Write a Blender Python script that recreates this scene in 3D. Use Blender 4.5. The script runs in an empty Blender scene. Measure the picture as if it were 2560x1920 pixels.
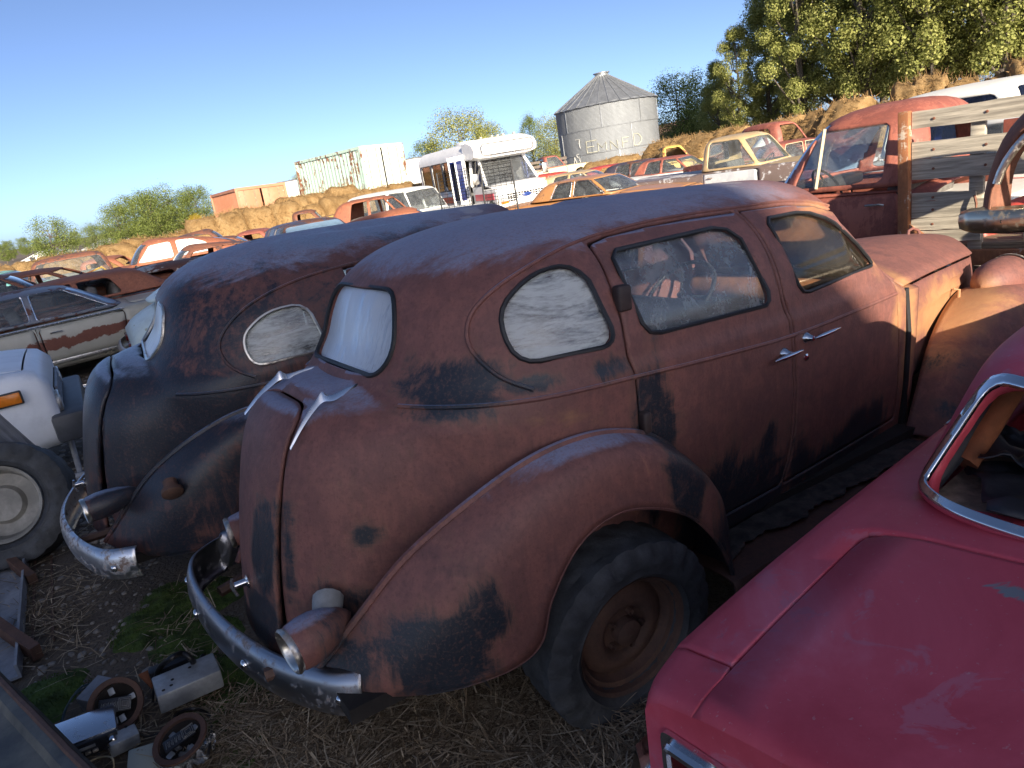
import bpy, bmesh, math, random
import numpy as np
from mathutils import Vector, Matrix, noise as mnoise

# ------------------------------------------------------------------ camera, sky, sun, exposure
SC = bpy.context.scene
COL = SC.collection
R = math.radians
PITCH, ROLL, CAMZ, FPX = R(17.0), R(9.6), 1.85, 1770.0 / 2560.0
camd = bpy.data.cameras.new('camera')
cam = bpy.data.objects.new('camera', camd)
COL.objects.link(cam)
camd.sensor_fit = 'HORIZONTAL'
camd.sensor_width = 36.0
camd.lens = 36.0 * FPX
camd.clip_start = 0.05
camd.clip_end = 6000
_f = Vector((0, math.cos(PITCH), -math.sin(PITCH)))
_u = Vector((0, math.sin(PITCH), math.cos(PITCH)))
_r = Vector((1, 0, 0))
_R = _r * math.cos(ROLL) - _u * math.sin(ROLL)
_U = _u * math.cos(ROLL) + _r * math.sin(ROLL)
cam.matrix_world = Matrix(((_R.x, _U.x, -_f.x, 0), (_R.y, _U.y, -_f.y, 0), (_R.z, _U.z, -_f.z, CAMZ), (0, 0, 0, 1)))
SC.camera = cam
SUN_AZ, SUN_EL = R(165.0), R(18.0)
world = bpy.data.worlds.new('World')
SC.world = world
world.use_nodes = True
_nt = world.node_tree
_sky = _nt.nodes.new('ShaderNodeTexSky')
_sky.sky_type = 'NISHITA'
_sky.sun_disc = False
_sky.sun_elevation = SUN_EL
_sky.sun_rotation = SUN_AZ
_sky.air_density = 0.4
_sky.dust_density = 5
_sky.ozone_density = 1.4
_sky.altitude = 2000
_nt.links.new(_sky.outputs[0], _nt.nodes['Background'].inputs[0])
_nt.nodes['Background'].inputs[1].default_value = 0.08
sund = bpy.data.lights.new('sun', 'SUN')
sund.energy = 3.7
sund.angle = R(0.53)
sund.color = (1.0, 0.87, 0.69)
sun = bpy.data.objects.new('sun', sund)
COL.objects.link(sun)
_sd = Vector((math.sin(SUN_AZ) * math.cos(SUN_EL), math.cos(SUN_AZ) * math.cos(SUN_EL), math.sin(SUN_EL)))
sun.rotation_euler = _sd.to_track_quat('Z', 'Y').to_euler()
sun.location = (20, -30, 20)
SC.view_settings.view_transform = 'Standard'
SC.view_settings.look = 'None'
SC.view_settings.gamma = 1.0
SC.view_settings.exposure = 1.6
SC.render.resolution_x, SC.render.resolution_y = 1024, 768

# ------------------------------------------------------------------ helpers: objects
rng = random.Random(7)

def ray(px, py):
    """direction through a pixel of the 2560x1920 photograph"""
    return _R * ((px - 1280) / 1770.0) - _U * ((py - 960) / 1770.0) + _f

def ground_at(px, py, z=0.0):
    d = ray(px, py)
    t = (z - CAMZ) / d.z
    return Vector((d.x * t, d.y * t, z))

def at(px, py, dist):
    """world point at a horizontal distance along the view through a pixel"""
    d = ray(px, py)
    t = dist / math.hypot(d.x, d.y)
    return Vector((d.x * t, d.y * t, CAMZ + d.z * t))

def tag(o, label=None, cat=None, group=None, kind=None):
    if label: o['label'] = label
    if cat: o['category'] = cat
    if group: o['group'] = group
    if kind: o['kind'] = kind
    return o

def empty(name, loc=(0, 0, 0), rot=(0, 0, 0), label=None, cat=None, group=None):
    o = bpy.data.objects.new(name, None)
    o.empty_display_size = 0.2
    COL.objects.link(o)
    o.location = loc
    o.rotation_euler = rot
    return tag(o, label, cat, group)

def mesh_obj(name, V, F, mat=None, parent=None, smooth=None, solid=0.0, me=None):
    """one mesh object; smooth = angle in degrees"""
    if me is None:
        me = bpy.data.meshes.new(name)
        me.from_pydata([tuple(v) for v in V], [], [tuple(f) for f in F])
        me.update()
        if smooth:
            me.polygons.foreach_set('use_smooth', [True] * len(me.polygons))
            me.set_sharp_from_angle(angle=R(smooth))
        if mat is not None:
            me.materials.append(mat)
    o = bpy.data.objects.new(name, me)
    COL.objects.link(o)
    if parent is not None:
        o.parent = parent
    if solid:
        m = o.modifiers.new('thickness', 'SOLIDIFY')
        m.thickness = solid
        m.offset = -1
    return o

def copy_tree(o, parent=None):
    c = o.copy()
    COL.objects.link(c)
    c.parent = parent
    for ch in [x for x in o.children]:
        copy_tree(ch, c)
    return c

class MB:
    """collects shapes; build() links them as one mesh object"""
    def __init__(s): s.V = []; s.F = []
    def add(s, V, F):
        n = len(s.V)
        s.V += [tuple(v) for v in V]
        s.F += [tuple(i + n for i in f) for f in F]
        return s
    def box(s, c, d, rot=None, bev=0.0):
        hx, hy, hz = d[0] / 2, d[1] / 2, d[2] / 2
        b = min(bev, hx * .9, hy * .9, hz * .9)
        if b <= 0:
            P = [Vector((x, y, z)) for x in (-hx, hx) for y in (-hy, hy) for z in (-hz, hz)]
            F = [(0, 1, 3, 2), (4, 6, 7, 5), (0, 4, 5, 1), (2, 3, 7, 6), (0, 2, 6, 4), (1, 5, 7, 3)]
        else:
            bm = bmesh.new()
            bmesh.ops.create_cube(bm, size=1)
            for v in bm.verts: v.co = Vector((v.co.x * d[0], v.co.y * d[1], v.co.z * d[2]))
            bmesh.ops.bevel(bm, geom=bm.edges[:], offset=b, segments=2, profile=.5, affect='EDGES')
            bm.verts.index_update()
            P = [v.co.copy() for v in bm.verts]
            F = [tuple(v.index for v in f.verts) for f in bm.faces]
            bm.free()
        if rot is not None:
            P = [rot @ p for p in P]
        return s.add([p + Vector(c) for p in P], F)
    def tube(s, pts, r, seg=8, caps=True, closed=False):
        pts = [Vector(p) for p in pts]
        n = len(pts)
        rr = r if hasattr(r, '__len__') else [r] * n
        V, F = [], []
        up = None
        for i, p in enumerate(pts):
            if closed: t = pts[(i + 1) % n] - pts[i - 1]
            else: t = pts[min(i + 1, n - 1)] - pts[max(i - 1, 0)]
            if t.length < 1e-9: t = Vector((0, 0, 1))
            t.normalize()
            if up is None:
                up = Vector((0, 0, 1)) if abs(t.z) < .9 else Vector((1, 0, 0))
            a = t.cross(up)
            if a.length < 1e-6: a = t.cross(Vector((1, 0.3, 0)))
            a.normalize()
            b = a.cross(t).normalized()
            up = b
            for k in range(seg):
                w = 2 * math.pi * k / seg
                V.append(p + (a * math.cos(w) + b * math.sin(w)) * rr[i])
        m = n if closed else n - 1
        for i in range(m):
            for k in range(seg):
                j = (i + 1) % n
                F.append((i * seg + k, i * seg + (k + 1) % seg, j * seg + (k + 1) % seg, j * seg + k))
        if caps and not closed:
            F.append(tuple(range(seg - 1, -1, -1)))
            F.append(tuple((n - 1) * seg + k for k in range(seg)))
        return s.add(V, F)
    def lathe(s, prof, c=(0, 0, 0), axis='y', seg=24, a0=0.0, a1=2 * math.pi, rot=None):
        """prof: list of (radius, along); axis through c"""
        full = abs(a1 - a0 - 2 * math.pi) < 1e-6
        V, F = [], []
        m = seg if full else seg + 1
        for (r, h) in prof:
            for k in range(m):
                w = a0 + (a1 - a0) * k / seg
                x, y = r * math.cos(w), r * math.sin(w)
                p = {'y': Vector((x, h, y)), 'z': Vector((x, y, h)), 'x': Vector((h, x, y))}[axis]
                if rot is not None: p = rot @ p
                V.append(p + Vector(c))
        for i in range(len(prof) - 1):
            for k in range(seg):
                k2 = (k + 1) % m
                F.append((i * m + k, i * m + k2, (i + 1) * m + k2, (i + 1) * m + k))
        return s.add(V, F)
    def prism(s, poly, h0, h1, axis='y', M=None):
        """extrude a 2D polygon; axis y: poly=(x,z); z: (x,y); x: (y,z)"""
        def P(a, b, h):
            return {'y': Vector((a, h, b)), 'z': Vector((a, b, h)), 'x': Vector((h, a, b))}[axis]
        n = len(poly)
        V = [P(a, b, h0) for a, b in poly] + [P(a, b, h1) for a, b in poly]
        if M is not None: V = [M @ v for v in V]
        F = [tuple(range(n)), tuple(range(2 * n - 1, n - 1, -1))]
        F += [(i, n + i, n + (i + 1) % n, (i + 1) % n) for i in range(n)]
        return s.add(V, F)
    def grid(s, rows, closed_u=False):
        n, m = len(rows), len(rows[0])
        V = [p for r in rows for p in r]
        F = []
        for i in range(n - 1):
            for j in range(m if closed_u else m - 1):
                k = (j + 1) % m
                F.append((i * m + j, i * m + k, (i + 1) * m + k, (i + 1) * m + j))
        return s.add(V, F)
    def xform(s, M):
        s.V = [tuple(M @ Vector(v)) for v in s.V]
        return s
    def mirror_y(s):
        n = len(s.V)
        s.V += [(x, -y, z) for x, y, z in s.V]
        s.F += [tuple(i + n for i in reversed(f)) for f in s.F]
        return s
    def build(s, name, mat, parent=None, smooth=35, solid=0.0):
        return mesh_obj(name, s.V, s.F, mat, parent, smooth, solid)

def crom(pts, n=8, closed=False):
    """Catmull-Rom resample"""
    pts = [np.array(p, float) for p in pts]
    N = len(pts)
    out = []
    for i in range(N if closed else N - 1):
        if closed:
            p0, p1, p2, p3 = pts[i - 1], pts[i], pts[(i + 1) % N], pts[(i + 2) % N]
        else:
            p0, p1, p2, p3 = pts[max(i - 1, 0)], pts[i], pts[i + 1], pts[min(i + 2, N - 1)]
        for k in range(n):
            t = k / n
            out.append(.5 * ((2 * p1) + (-p0 + p2) * t + (2 * p0 - 5 * p1 + 4 * p2 - p3) * t * t + (-p0 + 3 * p1 - 3 * p2 + p3) * t ** 3))
    if not closed: out.append(pts[-1])
    return out

def lerp1(x, xs, ys):
    return np.interp(x, xs, ys)

_TAB = {}
def smooth1(x, xs, ys):
    """monotone-ish smooth interpolation (Catmull-Rom of a table)"""
    key = (tuple(xs), tuple(ys))
    if key not in _TAB: _TAB[key] = np.array(crom(list(zip(xs, ys)), 10))
    P = _TAB[key]
    return np.interp(x, P[:, 0], P[:, 1])

def round_poly(pts, r, n=5):
    """polygon with its corners rounded by radius-like r (or per point)"""
    out = []
    N = len(pts)
    for i in range(N):
        p0, p1, p2 = (np.array(pts[j % N][:2], float) for j in (i - 1, i, i + 1))
        ri = r[i] if hasattr(r, '__len__') else r
        a, b = p0 - p1, p2 - p1
        la, lb = np.linalg.norm(a), np.linalg.norm(b)
        d = min(ri, la * .48, lb * .48)
        A, B = p1 + a / la * d, p1 + b / lb * d
        for k in range(n + 1):
            t = k / n
            out.append((1 - t) ** 2 * A + 2 * t * (1 - t) * p1 + t * t * B)
    return np.array(out)

def sdf_poly(P, Q):
    """signed distance (negative inside) of points P (N,2) to polygon Q (M,2)"""
    P = np.asarray(P, float)
    Q = np.asarray(Q, float)
    A, B = Q, np.roll(Q, -1, 0)
    d2 = np.full(len(P), 1e9)
    ins = np.zeros(len(P), bool)
    for a, b in zip(A, B):
        e = b - a
        w = P - a
        L = e @ e
        if L < 1e-14: continue
        t = np.clip(w @ e / L, 0, 1)
        q = w - np.outer(t, e)
        d2 = np.minimum(d2, (q * q).sum(1))
        c = ((a[1] > P[:, 1]) != (b[1] > P[:, 1]))
        if abs(e[1]) > 1e-12:
            c &= P[:, 0] < e[0] * (P[:, 1] - a[1]) / e[1] + a[0]
            ins ^= c
    d = np.sqrt(d2)
    return np.where(ins, -d, d)

class Shell:
    """a surface mesh that is cut along the zero lines of scalar fields into labelled parts"""
    def __init__(s, V, F, label='body'):
        s.V = [tuple(v) for v in V]
        s.F = list(F)
        s.L = [label] * len(s.F)
    def cut(s, fn, inside, only=None, where=None, eps=4e-4):
        A = np.array(s.V)
        f = fn(A)
        f = np.where(np.abs(f) < eps, 0.0, f)
        if where is not None:
            w = where(A)
        else:
            w = np.ones(len(A), bool)
        f = list(f)
        cache = {}
        NF, NL = [], []
        for face, lab in zip(s.F, s.L):
            if (only is not None and lab not in only) or not all(w[i] for i in face):
                NF.append(face); NL.append(lab); continue
            v = [f[i] for i in face]
            if all(x >= 0 for x in v):
                NF.append(face); NL.append(lab); continue
            if all(x <= 0 for x in v):
                NF.append(face); NL.append(inside); continue
            pos, neg = [], []
            n = len(face)
            for i in range(n):
                a, b = face[i], face[(i + 1) % n]
                fa, fb = v[i], v[(i + 1) % n]
                if fa >= 0: pos.append(a)
                if fa <= 0: neg.append(a)
                if fa * fb < 0:
                    key = (a, b) if a < b else (b, a)
                    if key not in cache:
                        t = fa / (fa - fb)
                        pa, pb = s.V[a], s.V[b]
                        s.V.append(tuple(pa[k] + (pb[k] - pa[k]) * t for k in range(3)))
                        f.append(0.0)
                        cache[key] = len(s.V) - 1
                    pos.append(cache[key]); neg.append(cache[key])
            if len(pos) >= 3: NF.append(tuple(pos)); NL.append(lab)
            if len(neg) >= 3: NF.append(tuple(neg)); NL.append(inside)
        s.F, s.L = NF, NL
        return s
    def gapcut(s, fn, inside, gap, only=None, where=None):
        """part separated by an open gap of the given width"""
        s.cut(lambda A: fn(A) - gap / 2, '_band', only, where)
        s.cut(lambda A: fn(A) + gap / 2, inside, ('_band',), where)
        return s
    def part(s, label, mirror=False, flip=False, offset=0.0):
        use = [f for f, l in zip(s.F, s.L) if l == label]
        idx = {}
        V, F = [], []
        for f in use:
            nf = []
            for i in f:
                if i not in idx:
                    idx[i] = len(V); V.append(s.V[i])
                nf.append(idx[i])
            F.append(tuple(nf))
        if mirror:
            V = [(x, -y, z) for x, y, z in V]
            F = [tuple(reversed(f)) for f in F]
        return V, F
def both(V, F):
    """a half surface and its mirror image welded on the centre plane"""
    n = len(V)
    V2 = list(V); mp = []
    for i, (x, y, z) in enumerate(V):
        if abs(y) < 1e-5: mp.append(i)
        else: mp.append(len(V2)); V2.append((x, -y, z))
    return V2, list(F) + [tuple(mp[i] for i in reversed(f)) for f in F]
def XZ(A): return A[:, [0, 2]]
def YZ(A): return A[:, [1, 2]]

def rays_to_surface(org, dirs, inside, far=3.0, it=34):
    lo = np.zeros(len(org)); hi = np.full(len(org), far)
    for _ in range(it):
        m = (lo + hi) / 2
        P = org + dirs * m[:, None]
        ok = inside(P)
        lo = np.where(ok, m, lo); hi = np.where(ok, hi, m)
    return org + dirs * ((lo + hi) / 2)[:, None]
# ------------------------------------------------------------------ materials (all procedural)
class NT:
    def __init__(s, name):
        s.m = bpy.data.materials.new(name)
        s.m.use_nodes = True
        s.t = s.m.node_tree
        s.n = s.t.nodes
        s.b = s.n['Principled BSDF']
        s.out = s.n['Material Output']
        s.tc = s.n.new('ShaderNodeTexCoord')
        s._rnd = None
    def link(s, a, b): s.t.links.new(a, b)
    def set(s, sock, v):
        if hasattr(v, 'is_output') or isinstance(v, bpy.types.NodeSocket): s.link(v, sock)
        else:
            if sock.type == 'RGBA' and len(v) == 3: v = (*v, 1)
            sock.default_value = v
    def coord(s, scale=(1, 1, 1), rnd=0.0, src='Object', rot=(0, 0, 0)):
        mp = s.n.new('ShaderNodeMapping')
        s.link(s.tc.outputs[src], mp.inputs[0])
        mp.inputs['Scale'].default_value = scale
        mp.inputs['Rotation'].default_value = rot
        if rnd:
            oi = s.n.new('ShaderNodeObjectInfo')
            mu = s.n.new('ShaderNodeMath'); mu.operation = 'MULTIPLY'
            s.link(oi.outputs['Random'], mu.inputs[0]); mu.inputs[1].default_value = rnd
            cb = s.n.new('ShaderNodeCombineXYZ')
            for k in range(3): s.link(mu.outputs[0], cb.inputs[k])
            s.link(cb.outputs[0], mp.inputs['Location'])
        return mp.outputs[0]
    def noise(s, scale, detail=4, rough=.55, vec=None, dist=0.0):
        t = s.n.new('ShaderNodeTexNoise')
        t.inputs['Scale'].default_value = scale
        t.inputs['Detail'].default_value = detail
        t.inputs['Roughness'].default_value = rough
        t.inputs['Distortion'].default_value = dist
        if vec is not None: s.link(vec, t.inputs['Vector'])
        else: s.link(s.tc.outputs['Object'], t.inputs['Vector'])
        return t.outputs['Fac']
    def voro(s, scale, vec=None, feat='F1', out='Distance', rand=1.0):
        t = s.n.new('ShaderNodeTexVoronoi')
        t.feature = feat
        t.inputs['Scale'].default_value = scale
        t.inputs['Randomness'].default_value = rand
        s.link(vec if vec is not None else s.tc.outputs['Object'], t.inputs['Vector'])
        return t.outputs[out]
    def wave(s, scale, vec=None, dist=2.0, detail=2, axis='X', dscale=1.0):
        t = s.n.new('ShaderNodeTexWave')
        t.bands_direction = axis
        t.inputs['Scale'].default_value = scale
        t.inputs['Distortion'].default_value = dist
        t.inputs['Detail'].default_value = detail
        t.inputs['Detail Scale'].default_value = dscale
        s.link(vec if vec is not None else s.tc.outputs['Object'], t.inputs['Vector'])
        return t.outputs['Fac']
    def math(s, op, a, b=0.0, clamp=False):
        t = s.n.new('ShaderNodeMath'); t.operation = op; t.use_clamp = clamp
        s.set(t.inputs[0], a); s.set(t.inputs[1], b)
        return t.outputs[0]
    def step(s, v, lo, hi):
        t = s.n.new('ShaderNodeMapRange'); t.interpolation_type = 'SMOOTHSTEP'
        s.set(t.inputs['Value'], v)
        t.inputs['From Min'].default_value = lo; t.inputs['From Max'].default_value = hi
        return t.outputs['Result']
    def ramp(s, fac, stops):
        t = s.n.new('ShaderNodeValToRGB')
        e = t.color_ramp.elements
        while len(e) < len(stops): e.new(.5)
        for el, (p, c) in zip(e, stops):
            el.position = p; el.color = (*c, 1)
        s.link(fac, t.inputs[0])
        return t.outputs[0]
    def mix(s, fac, a, b, mode='MIX'):
        t = s.n.new('ShaderNodeMix'); t.data_type = 'RGBA'; t.blend_type = mode
        s.set(t.inputs[0], fac); s.set(t.inputs[6], a); s.set(t.inputs[7], b)
        return t.outputs[2]
    def attr(s, name):
        t = s.n.new('ShaderNodeAttribute'); t.attribute_name = name
        return t.outputs['Fac']
    def sep(s, v=None, src='Object'):
        t = s.n.new('ShaderNodeSeparateXYZ')
        s.link(v if v is not None else s.tc.outputs[src], t.inputs[0])
        return t.outputs
    def normal(s):
        g = s.n.new('ShaderNodeNewGeometry')
        return s.sep(g.outputs['Normal'])
    def bump(s, h, strength=.3, dist=.01):
        t = s.n.new('ShaderNodeBump')
        t.inputs['Strength'].default_value = strength
        t.inputs['Distance'].default_value = dist
        s.link(h, t.inputs['Height'])
        s.link(t.outputs[0], s.b.inputs['Normal'])
    def fin(s, col=None, rough=.6, metal=0.0, spec=.5, **kw):
        if col is not None: s.set(s.b.inputs['Base Color'], col)
        s.set(s.b.inputs['Roughness'], rough)
        s.set(s.b.inputs['Metallic'], metal)
        s.set(s.b.inputs['Specular IOR Level'], spec)
        for k, v in kw.items(): s.set(s.b.inputs[k], v)
        return s.m

def m_rust(name, dark, mid, light, paint=None, amt=.5, rough=.6, rnd=20.0, speck=.5, use_attr=False, frost=0.0, streak=.3, paint_rough=.5, scale=1.0):
    """rusted sheet steel with left-over paint"""
    t = NT(name)
    v = t.coord((scale,) * 3, rnd=rnd)
    vs = t.coord((scale * 7, scale * 7, scale * .7), rnd=rnd)
    n0 = t.noise(1.1, 4, .6, v, .8)
    n1 = t.noise(3.2, 9, .70, v, .9)
    n2 = t.noise(13, 8, .72, v, .4)
    n3 = t.noise(95, 4, .65, v)
    st = t.noise(5, 6, .68, vs, .3)
    f = t.math('ADD', t.math('MULTIPLY', n1, .50), t.math('ADD', t.math('MULTIPLY', n0, .30), t.math('MULTIPLY', st, streak)))
    f = t.math('ADD', f, .10 - streak * .5)
    c = t.ramp(f, [(.34, dark), (.46, mid), (.54, tuple(.5 * (a + b) for a, b in zip(mid, dark))), (.60, mid), (.72, light)])
    # purple-brown bloom and powdery pale scuffs
    c = t.mix(t.math('MULTIPLY', t.step(n2, .42, .62), .45), c, tuple(x * k for x, k in zip(mid, (.52, .60, .72))))
    sc = t.step(t.math('ADD', t.math('MULTIPLY', n2, .6), t.math('MULTIPLY', n0, .4)), .585, .66)
    c = t.mix(t.math('MULTIPLY', sc, speck * .5), c, tuple(min(1, x * k + .03) for x, k in zip(mid, (1.25, 1.6, 1.9))))
    c = t.mix(t.math('MULTIPLY', t.step(n3, .52, .66), speck * .6), c, tuple(x * .40 for x in mid))
    c = t.mix(t.math('MULTIPLY', t.step(n3, .36, .28), speck * .4), c, tuple(min(1, x * 1.5 + .02) for x in mid))
    ro = t.math('ADD', t.math('MULTIPLY', n2, .25), rough - .12)
    if paint is not None:
        pn = t.noise(2.6, 12, .74, v, 1.1)
        if use_attr:
            pv = t.math('ADD', t.math('ADD', t.math('MULTIPLY', pn, .75), t.math('MULTIPLY', st, .30)), t.attr('old_paint'))
            msk = t.step(pv, .64, .80)
            halo = t.math('MULTIPLY', t.step(pv, .60, .74), .22)
            c = t.mix(halo, c, light)
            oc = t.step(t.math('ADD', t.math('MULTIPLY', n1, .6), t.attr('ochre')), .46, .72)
            c = t.mix(t.math('MULTIPLY', oc, .8), c, t.mix(n2, (.40, .175, .075), (.50, .29, .13)))  # ochre patina, plus the sunlit front's orange painted into the rust colour
        else:
            pv = t.math('ADD', t.math('MULTIPLY', pn, .7), t.math('MULTIPLY', st, .3))
            msk = t.step(pv, .62 - amt * .3, .66 - amt * .3)
        msk = t.math('MULTIPLY', msk, t.math('SUBTRACT', 1.0, t.math('MULTIPLY', t.step(n3, .50, .66), .30)))
        msk = t.math('MULTIPLY', msk, t.math('SUBTRACT', 1.0, t.math('MULTIPLY', t.step(n2, .54, .70), .40)))
        c = t.mix(msk, c, paint)
        ro = t.math('ADD', t.math('MULTIPLY', t.math('SUBTRACT', paint_rough, ro), msk), ro)
    if use_attr:
        bm = t.step(t.math('ADD', t.math('MULTIPLY', t.noise(7, 10, .75, v, .8), .8), t.attr('bare_metal')), .70, .78)
        c = t.mix(t.math('MULTIPLY', bm, .6), c, t.mix(n2, (.30, .23, .19), (.52, .44, .36)))
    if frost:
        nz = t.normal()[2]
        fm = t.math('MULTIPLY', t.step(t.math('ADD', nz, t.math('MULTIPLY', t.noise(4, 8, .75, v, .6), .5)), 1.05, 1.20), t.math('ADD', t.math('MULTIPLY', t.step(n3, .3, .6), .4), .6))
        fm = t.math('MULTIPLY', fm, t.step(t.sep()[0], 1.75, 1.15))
        c = t.mix(t.math('MULTIPLY', fm, frost), c, (.30, .38, .55))  # bluish frost with sky sheen painted in, only where the roof lies shaded
    t.bump(t.math('ADD', t.math('MULTIPLY', n2, .6), t.math('ADD', t.math('MULTIPLY', n3, .5), t.math('MULTIPLY', n1, .8))), .45, .006)
    return t.fin(c, ro)

def m_paint(name, col, rust=None, amt=.3, rough=.45, rnd=20.0, fade=.25, coat=0.0, rust2=None, dirt=.35):
    t = NT(name)
    v = t.coord((1, 1, 1), rnd=rnd)
    n1 = t.noise(2.0, 7, .65, v, .5)
    n2 = t.noise(14, 5, .6, v)
    c = t.mix(t.math('MULTIPLY', t.step(n1, .35, .7), fade), col, tuple(min(1, x * 1.25 + .05) for x in col))
    c = t.mix(t.math('MULTIPLY', t.step(t.noise(5, 6, .7, v), .45, .8), dirt), c, tuple(x * .5 for x in col))
    ro = rough
    if rust is not None:
        k = t.math('ADD', t.math('MULTIPLY', n1, .75), t.math('MULTIPLY', n2, .25))
        m = t.step(k, .68 - amt * .4, .71 - amt * .4)
        rc = t.mix(n2, rust, rust2 or tuple(x * .45 for x in rust))
        c = t.mix(m, c, rc)
        ro = t.math('ADD', t.math('MULTIPLY', m, .85 - rough), rough)
    t.bump(n2, .08, .004)
    return t.fin(c, ro, **({'Coat Weight': coat} if coat else {}))

def m_chrome(name, tint=(.75, .76, .78), pit=.35, rough=.16):
    t = NT(name)
    n = t.noise(25, 6, .7)
    n2 = t.noise(4, 5, .6)
    m = t.math('MULTIPLY', t.step(t.math('ADD', t.math('MULTIPLY', n, .6), t.math('MULTIPLY', n2, .4)), .5, .62), pit)
    c = t.mix(m, tint, (.16, .10, .07))
    return t.fin(c, t.math('ADD', t.math('MULTIPLY', m, .6), rough), metal=t.math('SUBTRACT', 1.0, m))

def m_glass(name, dust=.25, dustcol=(.75, .80, .85), tint=(.85, .92, .95), vscale=(1, 1, 1), nscale=6.0, gloss=1.0, contrast=(.3, .7), rough=.06):
    """window glass with a film of dust: see-through, mirror-like at grazing angles"""
    t = NT(name)
    t.n.remove(t.b)
    tr = t.n.new('ShaderNodeBsdfTransparent'); tr.inputs[0].default_value = (*tint, 1)
    gl = t.n.new('ShaderNodeBsdfGlossy'); gl.inputs['Roughness'].default_value = rough
    df = t.n.new('ShaderNodeBsdfDiffuse'); df.inputs[0].default_value = (*dustcol, 1)
    tl = t.n.new('ShaderNodeBsdfTranslucent'); tl.inputs[0].default_value = (*dustcol, 1)
    fr = t.n.new('ShaderNodeFresnel'); fr.inputs[0].default_value = 1.5
    k = t.math('MULTIPLY', fr.outputs[0], gloss, True)
    m1 = t.n.new('ShaderNodeMixShader')
    t.link(k, m1.inputs[0]); t.link(tr.outputs[0], m1.inputs[1]); t.link(gl.outputs[0], m1.inputs[2])
    v = t.coord(vscale, rnd=9.0)
    n = t.noise(nscale, 8, .7, v, 1.2)
    n2 = t.noise(nscale * 9, 4, .6, v)
    d = t.step(t.math('ADD', t.math('MULTIPLY', n, .75), t.math('MULTIPLY', n2, .25)), *contrast)
    d = t.math('ADD', t.math('MULTIPLY', d, dust), dust * .25, True)
    md = t.n.new('ShaderNodeMixShader'); md.inputs[0].default_value = .35
    t.link(df.outputs[0], md.inputs[1]); t.link(tl.outputs[0], md.inputs[2])
    m2 = t.n.new('ShaderNodeMixShader')
    t.link(d, m2.inputs[0]); t.link(m1.outputs[0], m2.inputs[1]); t.link(md.outputs[0], m2.inputs[2])
    t.link(m2.outputs[0], t.out.inputs[0])
    return t.m

def m_simple(name, col, rough=.7, metal=0.0, var=.35, scale=8, bump=.2, col2=None, rnd=5.0, vscale=(1, 1, 1), bdist=.005):
    t = NT(name)
    v = t.coord(vscale, rnd=rnd)
    n = t.noise(scale, 6, .62, v, .3)
    n2 = t.noise(scale * 6, 4, .6, v)
    c = t.mix(t.step(n, .3, .7), tuple(x * (1 - var) for x in col), col2 or tuple(min(1, x * (1 + var * .5)) for x in col))
    c = t.mix(t.math('MULTIPLY', t.step(n2, .4, .7), .25), c, tuple(x * .5 for x in col))
    if bump: t.bump(t.math('ADD', n, n2), bump, bdist)
    return t.fin(c, rough, metal)

M = {}
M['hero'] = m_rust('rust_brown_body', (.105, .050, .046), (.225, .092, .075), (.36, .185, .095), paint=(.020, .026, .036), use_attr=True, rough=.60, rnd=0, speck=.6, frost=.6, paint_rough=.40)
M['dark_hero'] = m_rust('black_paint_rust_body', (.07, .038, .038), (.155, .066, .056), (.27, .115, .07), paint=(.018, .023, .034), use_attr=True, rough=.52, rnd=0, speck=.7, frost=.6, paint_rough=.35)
M['interior'] = m_simple('dusty_grey_upholstery', (.16, .15, .14), .9, var=.5)
M['interior_rust'] = m_simple('rusty_interior_metal', (.30, .13, .06), .85, var=.5)
M['under'] = m_simple('dark_undercarriage', (.020, .016, .014), .9, var=.5)
M['rubber'] = m_simple('weathered_tyre_rubber', (.050, .054, .060), .75, var=.45, scale=14, bump=.35)
M['rim'] = m_rust('rusty_wheel_steel', (.06, .036, .028), (.12, .062, .042), (.21, .10, .05), rough=.7, rnd=3)
M['chrome'] = m_chrome('pitted_chrome', pit=.45)
M['chrome_dark'] = m_chrome('dull_dark_chrome', tint=(.40, .41, .44), pit=.75, rough=.32)
M['chrome_clean'] = m_chrome('bright_chrome', pit=.12, rough=.1)
M['chrome_dull'] = m_chrome('dull_chrome', tint=(.62, .60, .55), pit=.55, rough=.3)
M['glass_frost'] = m_glass('frosted_rear_glass', dust=.62, dustcol=(.92, .96, 1.0), nscale=9, vscale=(1, 2.6, .22), contrast=(.36, .52), gloss=9.0, rough=.30)
M['glass_dusty'] = m_glass('dusty_side_glass', dust=.30, dustcol=(.74, .82, .88), nscale=5, gloss=1.8, rough=.12)
M['glass_crazed'] = m_glass('crazed_delaminated_glass', dust=.78, dustcol=(.80, .84, .82), nscale=3.4, vscale=(1, 1, 4.5), contrast=(.36, .60), gloss=4.0, rough=.25)
M['glass'] = m_glass('car_glass', dust=.16, dustcol=(.7, .75, .78), gloss=1.3)
M['glass_blue'] = m_glass('blue_tinted_windscreen', dust=.45, dustcol=(.45, .68, .95), tint=(.6, .75, .85), gloss=3.0, contrast=(.1, .5))
M['glass_dark'] = m_glass('tinted_van_glass', dust=.05, dustcol=(.2, .25, .5), tint=(.10, .13, .30), gloss=1.6)
M['black'] = m_simple('black_plastic', (.018, .019, .022), .5, var=.4)
M['red_lens'] = m_simple('dark_red_lens', (.10, .008, .010), .2, var=.3, bump=0)
M['amber'] = m_simple('amber_lens', (.75, .22, .02), .25, var=.3, bump=0)
M['lamp'] = m_simple('headlamp_glass', (.55, .58, .60), .12, var=.3, bump=0)
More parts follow.
